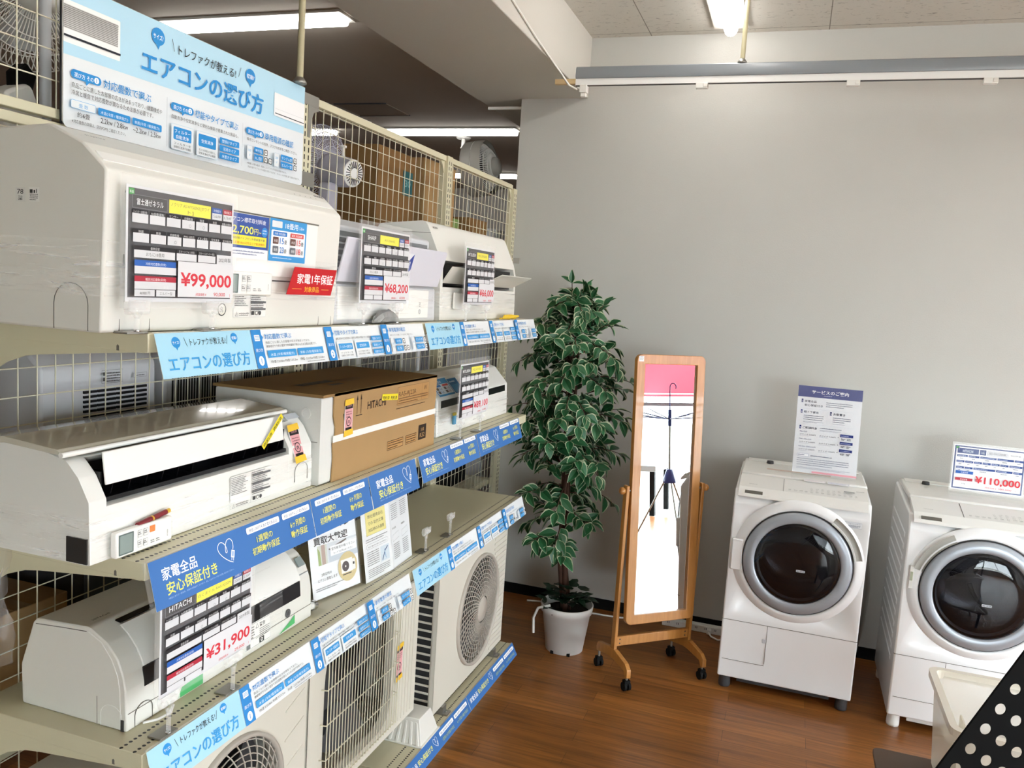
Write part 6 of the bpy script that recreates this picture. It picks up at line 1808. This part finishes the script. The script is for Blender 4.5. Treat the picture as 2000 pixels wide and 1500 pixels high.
    if model == 1: MB().box(x0 + .13, x1 - .17, y0 + .33, y0 + .36, h + .0041, h + .0047, mat('pink_tape', '#d9c3b8', rough=.5)).build('warning_tape', T)
    return T


washer(0.958, 2.688, 'white drum washing machine with the service notice on top, next to the mirror', False, model=1, drum_txt='BIG DRUM')
washer(1.705, 2.640, 'white drum washing machine with the 110,000 yen sign on top, at the right edge', True, model=2, drum_txt='BIG DRUM')
tag(MB().tube([(1.585, 3.3, .75), (1.612, 3.31, .6), (1.635, 3.31, .42), (1.63, 3.30, .25), (1.61, 3.29, .12), (1.60, 3.30, .025)], .019, mat('hose_grey', '#8f8d88', rough=.6), 12).build('drain_hose'),
    'grey drain hose curving down behind the left washing machine', 'hose')


# ------------------------------------------------------------------ notices on the machines
def service_notice():
    O = Vector((1.205, 2.965, 1.0455)); U = X_; V = Vector((-.02, .10, .98)).normalized()
    U = Vector((1, .0, -.0)).normalized()
    T = thing('service_notice', 'white A3 service notice with a navy heading, standing on the left washing machine', 'notice', O + U * .145)
    P = Print(292, 424, '#e6e9ee')
    NV = '#22327c'
    P.rect(0, 370, 292, 54, NV); P.text('サービスのご案内', 146, 390, 18, '#f2f4fa', 'c', w=168, bold=.012); P.micro(118, 380, 52, 3.5, '#aeb8dc', 1)
    K = '#3a3f52'

    def sect(n, x, y, t, w, h=11): P.rect(x, y - 3, 8, 17, NV); P.text(n, x + 4, y, 8, '#ffffff', 'c'); P.text(t, x + 15, y, h, K, w=w, bold=.01)
    sect('1', 18, 345, '家電全品', 54); P.text('安心保証付き', 33, 326, 11, K, w=84, bold=.01); P.micro(132, 348, 118, 4, '#6a7084', 3, gap=9.5); P.line([(14, 313), (262, 313)], .5, '#c3c8d4')
    sect('2', 18, 293, '軽トラ貸出', 66); P.micro(33, 278, 92, 4, '#6a7084', 3, gap=9.5); P.micro(33, 250, 92, 2, '#9aa0b0', 2, gap=4); P.line([(140, 308), (140, 246)], .5, '#c3c8d4')
    sect('3', 152, 293, 'お取置き', 54); P.micro(167, 278, 80, 4, '#6a7084', 3, gap=9.5); P.micro(167, 250, 80, 2, '#9aa0b0'); P.line([(14, 238), (262, 238)], .5, '#c3c8d4')
    sect('4', 18, 216, 'ご配送料金', 66); P.micro(112, 222, 140, 4, '#6a7084', 1); P.micro(112, 214, 96, 2, '#9aa0b0', 2, gap=4)
    for i, t in enumerate(('70km以内', '71km~100km以内', '100.1km~250km以内')):
        y = 198 - i * 36
        P.text(t, 20, y, 7, '#38487e', w=34 + i * 22); P.text('小サイズ 2,200円', 22, y - 14, 7, K, w=72); P.text('大サイズ 7,700円', 112, y - 14, 7, K, w=74); P.micro(22, y - 19, 60, 1.6, '#9aa0b0'); P.micro(112, y - 19, 60, 1.6, '#9aa0b0')
        P.text('▶', 196, y - 12, 5, K); P.rect(206, y - 6, 58, 13, NV); P.micro(210, y - 2, 48, 4, '#aeb8dc'); P.micro(212, y - 16, 18, 4, K, 2, gap=5); P.micro(238, y - 16, 18, 4, K, 2, gap=5)
    P.frame(18, 80, 52, 14, '#7a84a8', '#f0f2f6', .8, 2); P.micro(22, 85, 44, 5, '#4a5680'); P.micro(78, 84, 158, 4.5, '#55607a')
    P.micro(18, 68, 236, 4, '#7a8296', 4, gap=10); P.micro(18, 26, 244, 2.6, '#9aa0b0', 2, gap=5); P.rect(90, 3, 202, 9, '#e9a9b4')
    mb = MB(); slab(mb, O, U, V, .292, .424, .0005, M_paper); P.emit(mb, O, U, V); mb.build('sheet', T)
    mb = MB(); N = U.cross(V); slab(mb, O + N * .0025 - U * .003, U, V, .298, .43, .0012, M_clear); mb.box(O.x - .003, O.x + .295, O.y - .10, O.y + .03, 1.0302, 1.0325, M_clear); slab(mb, O - V * .0125 + N * .001, U, V, .292, .0125, .0015, M_clear)
    mb.build('acrylic_stand', T)


service_notice()
for x, c, l in ((1.262, '#d3b6b2', 'small clear edged label with red print in front of the service notice'), (1.368, '#8f9cc0', 'small clear edged label with blue print in front of the service notice')):
    P = Print(96, 30, '#e8e8ea'); P.frame(4, 4, 88, 22, c, '#eeeef0', 1, 2); P.micro(8, 16, 76, 4, c, 2, gap=8)
    mb = MB(); slab(mb, (x, 2.868, 1.0235), X_, Vector((0, .8, .28)), .096, .022, .001, M_paper); P.h = 22
    P.items = [([(a, b * .7) for a, b in vs], fs, col, ly) for vs, fs, col, ly in P.items]
    P.emit(mb, (x, 2.868, 1.0235), X_, Vector((0, .8, .28)))
    tag(mb.build('small_label'), l, 'label')


def washer_price():
    O = Vector((1.905, 2.995, 1.052)); V = Vector((-.01, .06, .99)).normalized(); U = Vector((1, 0, 0))
    T = thing('price_sign', 'white and navy price sign reading 110,000 yen on the right washing machine', 'price sign', O + U * .148)
    P = Print(297, 210, '#f0f1f4'); NV = '#23407e'
    P.rect(5, 5, 287, 200, NV); P.rect(11, 11, 275, 188, '#f2f3f6')
    P.rrect(10, 190, 13, 10, '#3f9a4a', 1); P.rect(16, 170, 88, 24, NV); P.text('HITACHI', 60, 176, 11, '#dfe6f4', 'c', w=42, bold=.01); P.rect(108, 170, 26, 24, NV); P.text('品番', 121, 178, 7, '#dfe6f4', 'c', w=14); P.rect(136, 170, 90, 24, '#d3d5da'); P.text('BD-SX120HR', 181, 177, 10, '#6a6e78', 'c', w=68); P.text('2023年製', 254, 178, 9, '#555963', 'c', w=42)
    for y, xs in ((154, ((16, 44), (64, 44), (112, 66), (182, 66), (252, 34))), (128, ((16, 32), (52, 32), (88, 32), (124, 32), (160, 32), (196, 32), (232, 52))), (100, ((16, 32), (52, 32), (88, 88), (180, 66), (250, 36)))):
        for x, w in xs:
            P.rect(x, y, w, 9, '#2f4a8c'); P.micro(x + 3, y + 2.5, w - 6, 4, '#c3cde6', 1); P.micro(x + w * .3, y - 9, w * .4, 4, '#777c88')
    P.rect(16, 76, 72, 13, '#2f62b4'); P.text('洗濯容量', 52, 79, 7, '#dfe8f6', 'c', w=30); P.rect(16, 44, 72, 13, '#b83040'); P.text('乾燥容量', 52, 47, 7, '#f6dfe2', 'c', w=30); P.text('6 kg', 52, 28, 8, '#55585f', 'c')
    P.text('¥110,000', 190, 40, 38, '#d62f3c', 'c', w=184, bold=.022); P.text('(税抜価格 ¥', 140, 20, 9, '#d6404c', w=48); P.text('100,000', 196, 20, 9, '#d6303c', w=52); P.text(')', 262, 20, 9, '#d6404c')
    mb = MB(); slab(mb, O, U, V, .297, .21, .0005, M_paper); P.emit(mb, O, U, V); mb.build('price_card', T)
    mb = MB(); N = U.cross(V); slab(mb, O + N * .0025 - U * .006 - V * .006, U, V, .309, .226, .0012, M_clear); slab(mb, O - N * .001 - U * .006 - V * .006, U, V, .309, .226, .0012, M_clear)
    mb.box(1.90, 2.21, 2.94, 3.03, 1.0302, 1.033, M_clear); slab(mb, O - V * .02, U, V, .297, .02, .0012, M_clear); mb.build('acrylic_stand', T)


washer_price()

# ------------------------------------------------------------------ power strip and leads
T = thing('power_strip', 'long white multi socket power strip on the floor behind the mirror', 'power strip', (0.80, 3.31, 0))
u = Vector((.97, .0, 0)).normalized()
m = MB().box(0.60, 0.94, 3.33, 3.375, 0.0, .04, M_white); m.build('body', T, bevel=.004)
m = MB()
for i in range(6):
    for k in (0, .008): m.box(0.63 + i * .052 + k, 0.633 + i * .052 + k, 3.3296, 3.331, .018, .030, M_dark)
m.build('socket', T)
t = thing('power_plug', 'white plug and lead in the power strip beside the washing machine', 'plug', (.86, 3.30, .01))
MB().box(.852, .876, 3.295, 3.3290, .008, .034, M_white).build('plug_body', t, bevel=.003)
MB().tube([(.864, 3.296, .02), (.88, 3.27, .010), (.92, 3.25, .006), (.955, 3.285, .006)], .005, M_white, 8).build('lead', t)
tag(MB().tube([(.60, 3.352, .02), (.5, 3.34, .008), (.35, 3.3, .006), (.2, 3.29, .006), (.05, 3.32, .006), (-.08, 3.33, .006), (-.2, 3.30, .006)], .0055, M_white, 8).build('extension_lead'), 'white extension lead running along the skirting behind the plant pot', 'cable')

# ------------------------------------------------------------------ clear box, brown tray and perforated panel in the right foreground
T = thing('storage_box', 'frosted plastic storage box on the brown table in front of the right washing machine', 'box', (1.94, 1.62, 0.301))
x0, x1, y0, y1, zt = 1.722, 2.16, 1.40, 1.832, .63; z0 = .301
m = MB(); tp = .02
o4 = [(x0 + tp, y0 + tp), (x1 - tp, y0 + tp), (x1 - tp, y1 - tp), (x0 + tp, y1 - tp)]; t4 = [(x0, y0), (x1, y0), (x1, y1), (x0, y1)]
vs = [(a, b, z0) for a, b in o4] + [(a, b, zt - .02) for a, b in t4]
m.add(vs, [(0, 1, 2, 3)] + [(i, (i + 1) % 4, 4 + (i + 1) % 4, 4 + i) for i in range(4)], M_frost); m.build('tub', T)
m = MB(); rw = .022
ri = fillet(t4, .03, 5); ro = fillet([(x0 - rw, y0 - rw), (x1 + rw, y0 - rw), (x1 + rw, y1 + rw), (x0 - rw, y1 + rw)], .045, 5)
k = len(ri); vs = [(a, b, zt) for a, b in ri] + [(a, b, zt) for a, b in ro] + [(a, b, zt - .022) for a, b in ro] + [(a, b, zt - .03) for a, b in ri]
fs = []
for i in range(k):
    j = (i + 1) % k; fs += [(i, j, k + j, k + i), (k + i, k + j, 2 * k + j, 2 * k + i), (i, 3 * k + i, 3 * k + j, j)]
rimm = film_mat('frosted_rim', amount=.85, streak=0, col='#ece5d6', rough=.3)
m.add(vs, fs, rimm); m.build('rim', T)
m = MB(); lidm = film_mat('frosted_inner', amount=.75, streak=0, col='#e6dfd0', rough=.4)
m.box(x0 + .03, x1 - .03, y0 + .03, y1 - .03, z0 + .14, z0 + .145, lidm).box(x0 + .06, x0 + .065, y0 + .03, y1 - .15, z0 + .145, z0 + .25, lidm).build('inner_tray', T)
T = thing('low_brown_table', 'dark brown rounded table corner low at the bottom right edge', 'table', (1.85, 1.6, 0))
tb = mat('dark_brown_laminate', '#5a4636', rough=.5)
MB().prism(fillet([(1.555, 1.25), (2.25, 1.25), (2.25, 1.84), (1.555, 1.84)], .03, 6), 'Z', .285, .30, tb).build('tabletop', T, bevel=.003)
for a in (1.60, 2.19):
    for b in (1.30, 1.79): MB().cyl((a, b, 0), (a, b, .285), .014, M_dark, 12).build('leg', T)


M_pf = mat('perforated_black', '#060606', rough=.75, spec=.12)


def perforated():
    T = thing('perforated_panel', 'black perforated panel with rows of round holes, cutting off the bottom right corner', 'panel', (1.85, 0.75, 0))
    A = Vector((1.5229, .6373, .8845)); B = Vector((1.674, .7188, 1.1413))      # on its long slanted edge
    e = (B - A).normalized(); nn = Vector((.317, -.942, .112)); nn = (nn - e * nn.dot(e)).normalized()
    f = e.cross(nn).normalized()
    if f.z > 0: f = -f
    L, Hh = 1.0, .56; O = A - e * .22
    ce, cf, R = .0529, .0415, .0122
    ne, nf = int(L / ce), int(Hh / cf)
    m = MB(); N = 20; t = .003
    for i in range(ne):
        for j in range(nf):
            u0, v0 = i * ce, .012 + j * cf
            cu, cv = u0 + ce * .56, v0 + cf * .5
            ring = []; sq = []
            for k in range(N):
                a = 2 * PI * (k + .5) / N; c, s = math.cos(a), math.sin(a)
                ring.append((cu + R * c, cv + R * s))
                q = min(((u0 + ce - cu) if c > 0 else (cu - u0)) / abs(c), (cf / 2) / abs(s)); sq.append((cu + q * c, cv + q * s))
            cor = [(u0 + ce, v0 + cf), (u0, v0 + cf), (u0, v0), (u0 + ce, v0)]
            pts = ring + sq + cor
            vs = [O + e * a + f * b + nn * t for a, b in pts] + [O + e * a + f * b for a, b in ring]
            fs = []
            for k in range(N):
                k2 = (k + 1) % N; fs += [(k, k2, N + k2, N + k), (k, 2 * N + 4 + k, 2 * N + 4 + k2, k2)]
                a, b = sq[k], sq[k2]
                if abs(a[0] - b[0]) > 1e-9 and abs(a[1] - b[1]) > 1e-9:
                    for q, (x, y) in enumerate(cor):
                        if (abs(a[0] - x) < 1e-6 and abs(b[1] - y) < 1e-6) or (abs(a[1] - y) < 1e-6 and abs(b[0] - x) < 1e-6): fs.append((N + k, N + k2, 2 * N + q))
            m.add(vs, fs, M_pf)
    m.obox(O + e * (ne * ce / 2) + f * .006, e * (ne * ce / 2), f * .006, nn * .003, M_pf)
    m.build('perforated_sheet', T)
    for k in (.45, .95):
        p = O + e * k + f * (nf * cf) - nn * .012; MB().cyl((p.x, p.y, 0), (p.x, p.y, p.z), .012, M_pf, 10).build('leg', T)
    MB().cyl(O + f * (nf * cf) - nn * .008, O + e * (ne * ce) + f * (nf * cf) - nn * .008, .01, M_pf, 10).build('lower_rail', T)


perforated()
# ------------------------------------------------------------------ stock behind the mesh
M_lilac = mat('lilac_grey_plastic', '#b9b8c6', rough=.4)
M_silver = mat('silver_fan_paint', '#b4b1aa', rough=.45, metal=.1)
RS = 1.90   # rear top shelf


def cage(mb, c, ax, R, depth, m, n=60, rings=4, r=.0014):
    """round wire guard of a fan, axis ax (unit), convex front"""
    c, ax = Vector(c), Vector(ax).normalized(); u = ax.orthogonal().normalized(); v = ax.cross(u)
    for s in (1, -1):
        for k in range(n):
            a = 2 * PI * k / n; d = u * math.cos(a) + v * math.sin(a); pts = []
            for q in (.22, .6, .9, 1.0): pts.append(c + d * R * q + ax * s * depth * (1 - q ** 3))
            mb.tube(pts, r, m, 4, caps=False)
        for q in [.22 + .78 * i / rings for i in range(rings + 1)]:
            mb.tube([c + (u * math.cos(a) + v * math.sin(a)) * R * q + ax * s * depth * (1 - q ** 3) for a in [2 * PI * k / 40 for k in range(40)]], r * 1.3, m, 4, closed=True)


def blades(c, ax, R, m, parent, n=5):
    c, ax = Vector(c), Vector(ax).normalized(); u = ax.orthogonal().normalized(); v = ax.cross(u); mb = MB()
    for k in range(n):
        vs = []; fs = []
        for i in range(7):
            a = 2 * PI * k / n + i * .13
            for q in (.15, .5, .85, 1):
                w = R * q * .82; vs.append(c + (u * math.cos(a + q * .2) + v * math.sin(a + q * .2)) * w + ax * (-.02 + .04 * i / 6))
        for i in range(6):
            for j in range(3): fs.append((4 * i + j, 4 * i + j + 1, 4 * i + j + 5, 4 * i + j + 4))
        mb.add(vs, fs, m, True)
    mb.cyl(c - ax * .03, c + ax * .03, R * .15, m, 16)
    return mb.build('fan_blade', parent)


# 1 tall fan beside the sign, with clear blades and a thick pole
T = thing('pedestal_fan', 'white pedestal fan with clear blades behind the mesh at the top left', 'fan', (-0.74, 0.40, RS))
ax = Vector((-.9, .30, .05))
c = Vector((-0.80, 0.43, 2.52))
m = MB(); cage(m, c, ax, .20, .06, M_offw, n=84); m.build('guard', T)
blades(c, ax, .185, film_mat('clear_blade', amount=.35, streak=0, col='#dfe4e8', rough=.08), T)
hb = MB().lathe([(0, -.07), (.05, -.065), (.065, -.03), (.065, .02), (.05, .05), (0, .06)], (0, 0, 0), M_white, axis='X', n=28)
R3 = Vector((1, 0, 0)).rotation_difference(-ax.normalized()).to_matrix()
hb.v = [tuple(R3 @ Vector(p) + c - ax.normalized() * .08) for p in hb.v]
hb.build('motor_housing', T)
MB().cyl((-0.66, 0.362, RS + .03), (-0.66, 0.362, 2.62), .0135, M_greyw, 18).build('pole', T)
MB().lathe([(0, .03), (.07, .028), (.09, .012), (.09, 0), (0, 0)], (-0.69, 0.40, RS), M_white, n=28).build('base', T)
# small white desk circulator at its foot
T = thing('desk_circulator', 'small white appliance with a black neck at the foot of the tall fan', 'fan', (-0.635, 0.25, RS))
MB().prism(fillet([(0.20, RS + .001), (0.30, RS + .001), (0.305, RS + .27), (0.27, RS + .345), (0.205, RS + .31)], .02), 'X', -0.67, -0.60, M_white).build('body', T, bevel=.008)
MB().prism(fillet([(0.25, RS + .33), (0.29, RS + .33), (0.30, RS + .365), (0.272, RS + .39), (0.248, RS + .365)], .006), 'X', -0.655, -0.615, M_matblack).build('neck', T, bevel=.004)
P = Print(50, 60); P.micro(4, 50, 34, 6, '#55555a', 1); P.rect(6, 6, 30, 22, '#c9c9cc'); P.micro(8, 20, 26, 3, '#555555', 4, gap=5); mb = MB(); P.emit(mb, (-0.5995, 0.22, RS + .24), Y_, Z_); mb.build('sticker', T)
# 2 grey circulator seen from behind
T = thing('circulator_fan', 'lilac grey circulator fan seen from behind through the mesh, next to the sign', 'fan', (-0.74, 1.80, RS))
ax = Vector((-.92, .20, .12)).normalized()
c = Vector((-0.80, 1.835, 2.33))
body = MB().lathe([(0, 0), (.05, .0), (.055, .008), (.06, .03), (.068, .12), (.07, .14), (0, .15)], (0, 0, 0), M_lilac, axis='X', n=32)
bk = Vector((-0.62, 1.797, 2.268))
R3 = Vector((1, 0, 0)).rotation_difference(ax).to_matrix()
body.v = [tuple(R3 @ Vector(p) + bk) for p in body.v]
body.build('motor_housing', T)
vt = MB()
for k in range(24):
    a = 2 * PI * k / 24
    d = R3 @ Vector((0, math.cos(a), math.sin(a)))
    vt.obox(bk - ax * .003 + d * .035, d * .013, ax.cross(d) * .0018, ax * .001, M_dark)
vt.lathe([(0, -.002), (.051, -.002), (.056, .004)], (0, 0, 0), M_whitegloss, axis='X', n=32)
k0 = len(vt.v) - 96
for i in range(k0, len(vt.v)): vt.v[i] = tuple(R3 @ Vector(vt.v[i]) + bk)
vt.build('rear_vent', T)
m = MB(); cage(m, c, ax, .14, .055, M_lilac, n=64); m.build('guard', T)
MB().lathe([(0, -.075), (.07, -.07), (.075, -.06), (0, -.06)], (c.x, c.y, c.z), M_offw, axis='X', n=28).build('front_badge', T)
MB().prism(fillet([(1.71, RS + .03), (1.80, RS + .03), (1.80, 2.225), (1.73, 2.225)], .02), 'X', -0.745, -0.69, M_lilac).build('stand', T, bevel=.01)
MB().lathe([(0, .03), (.08, .03), (.1, .015), (.1, 0), (0, 0)], (-0.73, 1.76, RS), M_lilac, n=28).build('base', T)
MB().cyl((-0.67, 1.79, 2.335), (-0.67, 1.79, 2.37), .006, M_white, 10).lathe([(0, .01), (.014, .008), (.014, 0), (0, 0)], (-0.67, 1.79, 2.37), M_white, n=14).build('oscillation_knob', T)
# cartons
def carton(x0, x1, y0, y1, z0, z1, label, m=None, extra=None):
    t = thing('carton', label, 'box', ((x0 + x1) / 2, (y0 + y1) / 2, z0))
    MB().box(x0, x1, y0, y1, z0 + .0005, z1, m or M_cardbrown).build('box_body', t, bevel=.002)
    MB().box(x0 - .0005, x1 + .0005, (y0 + y1) / 2 - .025, (y0 + y1) / 2 + .025, z1, z1 + .0008, mat('packing_tape', '#a98a5a', rough=.3)).build('tape', t)
    if extra:
        mb = MB(); extra.emit(mb, (x1, y0, z0), Y_, Z_); mb.build('print', t)
    return t


P = Print(360, 520); P.rect(240, 340, 100, 110, '#1f5f66'); P.text('30', 262, 380, 30, '#7fb6b6', w=56)
carton(-0.94, -0.62, 2.0, 2.37, RS, 2.425, 'brown carton with a dark teal square label behind the mesh', M_cardbrown, P)
P = Print(400, 520); P.micro(40, 380, 300, 10, '#a6814c', 5, gap=70)
carton(-0.92, -0.60, 2.42, 2.80, RS, 2.44, 'lighter tan carton with faint print behind the mesh, left of the cream post', M_card, P)
tag(MB().box(-0.80, -0.64, 2.84, 2.98, RS + .0005, 2.20, mat('green_box', '#7d9a54', rough=.6)).build('green_box', bevel=.003), 'small green box behind the mesh at the cream post', 'box')
tag(MB().box(-0.78, -0.68, 2.86, 2.96, 2.201, 2.29, M_matblack).build('black_box', bevel=.006), 'small black box on top of the green box behind the mesh', 'box')
# 3 silver box fan turned sideways
T = thing('stand_fan', 'large silver round fan tilted up behind the mesh near the back wall edge', 'fan', (-0.86, 3.70, 2.20))
ax = Vector((.92, -.04, .12)).normalized(); c = Vector((-0.82, 3.70, 2.585))
dr = MB().lathe([(.150, -.075), (.168, -.07), (.172, -.06), (.172, .055), (.165, .065)], (0, 0, 0), M_silver, axis='X', n=48)
R3 = Vector((1, 0, 0)).rotation_difference(ax).to_matrix(); dr.v = [tuple(R3 @ Vector(p) + c) for p in dr.v]; dr.build('drum', T)
m = MB(); cage(m, c, ax, .17, .10, M_offw, n=64, rings=5, r=.0028); m.build('guard', T)
blades(c, ax, .15, M_dark, T)
hb = MB().lathe([(0, .13), (.05, .125), (.06, .1), (.06, .05)], (0, 0, 0), M_silver, axis='X', n=24); hb.v = [tuple(R3 @ Vector(p) + c) for p in hb.v]; hb.build('hub_cap', T)
MB().cyl((-0.89, 3.70, 2.20), (-0.89, 3.70, 2.50), .02, M_silver, 12).lathe([(0, .03), (.12, .02), (.13, 0), (0, 0)], (-0.89, 3.70, 2.2), M_silver, n=24).build('stand', T)
tag(MB().box(-1.15, -0.62, 3.50, 3.90, 0, 2.1995, M_greyw).box(-1.16, -0.61, 3.49, 3.91, 1.98, 2.02, M_steel).build('steel_cabinet', bevel=.004), 'grey cabinet under the silver fan beyond the mesh', 'cabinet')
P = Print(300, 300); P.rect(150, 60, 70, 60, '#6f9a55')
carton(-0.90, -0.60, 3.02, 3.30, RS, 2.22, 'brown carton with a green mark behind the mesh, right of the cream post', M_cardbrown, P)

# middle level behind the mesh
T = thing('air_purifier', 'white appliance with rows of dark louvres behind the mesh above the long unit', 'appliance', (-0.68, 0.45, 1.18))
MB().prism(fillet([(-0.84, 1.182), (-0.555, 1.182), (-0.56, 1.57), (-0.60, 1.605), (-0.84, 1.605)], [.01, .01, .02, .02, .02]), 'Y', 0.26, 0.64, M_greyw).build('body', T, bevel=.012)
m = MB()
for i in range(22):
    z = 1.50 - i * .0125
    for (a, b) in ((0.385, 0.425), (0.43, 0.49), (0.495, 0.55), (0.555, 0.60)): m.box(-0.5595, -0.5535, a, b, z, z + .0065, M_black)
m.build('louvre', T)
P = Print(200, 50); P.line([(0, 0), (70, 0), (70, 34), (0, 34), (0, 0)], .8, '#666666'); P.micro(16, 24, 50, 4, '#444444', 4, gap=7); P.rect(4, 20, 10, 9, '#444444'); P.rect(4, 6, 10, 9, '#444444'); P.frame(108, 8, 50, 12, '#777777', '#cfd0d4', .6, .2); P.micro(114, 12, 40, 3, '#555555', 1)
mb = MB(); P.emit(mb, (-0.5535, 0.44, 1.522), Y_, Z_); mb.build('rating_label', T)
tag(MB().box(-0.8, -0.58, -0.02, 0.2, 1.1815, 1.36, M_greyw).box(-0.579, -0.5785, 0.02, 0.18, 1.2, 1.3, M_dark).build('fan_heater', bevel=.01), 'low grey appliance behind the mesh at the left end of the middle shelf', 'appliance')


def slat_unit(y0, y1, z0, z1, label, m=None, x=-0.60):
    t = thing('fan_heater', label, 'appliance', (x - .12, (y0 + y1) / 2, z0))
    MB().box(x - .25, x, y0, y1, z0 + .001, z1, m or M_greyw).build('body', t, bevel=.01)
    g = MB()
    n = int((y1 - y0 - .06) / .012)
    for i in range(n): g.box(x + .0003, x + .0015, y0 + .03 + i * .012, y0 + .036 + i * .012, z0 + .05, z1 - .05, M_black)
    g.build('louvre', t)


slat_unit(0.72, 1.0, 1.18, 1.58, 'grey appliance with upright slats behind the mesh above the brown carton')
slat_unit(1.05, 1.42, 1.18, 1.62, 'pale appliance behind the mesh above the left end of the brown carton', M_white)
slat_unit(1.52, 1.78, 1.18, 1.60, 'dark slatted appliance behind the mesh left of the middle right unit', M_silver)
slat_unit(1.86, 2.3, 1.18, 1.55, 'white slatted appliance behind the mesh over the middle right unit', M_white)
slat_unit(2.46, 2.86, 1.18, 1.60, 'white appliance behind the mesh beyond the shelf end', M_greyw)
slat_unit(1.62, 1.95, 0.70, 1.06, 'pale heater behind the mesh above the empty clip stands', M_greyw)
carton(-0.92, -0.56, -0.35, 0.02, 0.70, 1.06, 'brown carton behind the mesh at the far left above the third shelf')
carton(-0.92, -0.58, 0.10, 0.36, 0.70, 0.98, 'brown carton behind the mesh beside the lower left unit', M_card)
tag(MB().box(-0.88, -0.6, 0.40, 0.62, 0.7005, 1.08, M_dark).box(-0.599, -0.597, 0.43, 0.59, 0.85, 1.02, mat('slate_panel', '#5a6270', rough=.3)).build('oil_heater', bevel=.01), 'dark grey heater behind the mesh over the lower left unit', 'appliance')
tag(MB().box(-0.9, -0.58, 0.66, 1.1, 0.7005, 1.10, M_matblack).build('black_cabinet', bevel=.01), 'black cabinet behind the mesh behind the leaflets', 'appliance')
tag(MB().box(-0.9, -0.60, 2.05, 2.34, 0.7005, 1.12, M_matblack).build('black_speaker', bevel=.01), 'black box shaped appliance behind the mesh at the shelf end', 'appliance')
tag(MB().box(-0.9, -0.60, 2.50, 3.2, 0.2005, 0.66, M_matblack).build('black_fridge', bevel=.01), 'low black appliance behind the mesh past the end of the shelves', 'appliance')
tag(MB().box(-0.9, -0.60, 2.50, 3.2, 0.7005, 1.12, M_matblack).build('black_cabinet', bevel=.01), 'black appliance behind the mesh right of the third shelf end', 'appliance')
carton(-0.92, -0.58, -0.3, 0.15, 0.2, 0.62, 'brown carton low behind the mesh at the bottom left')
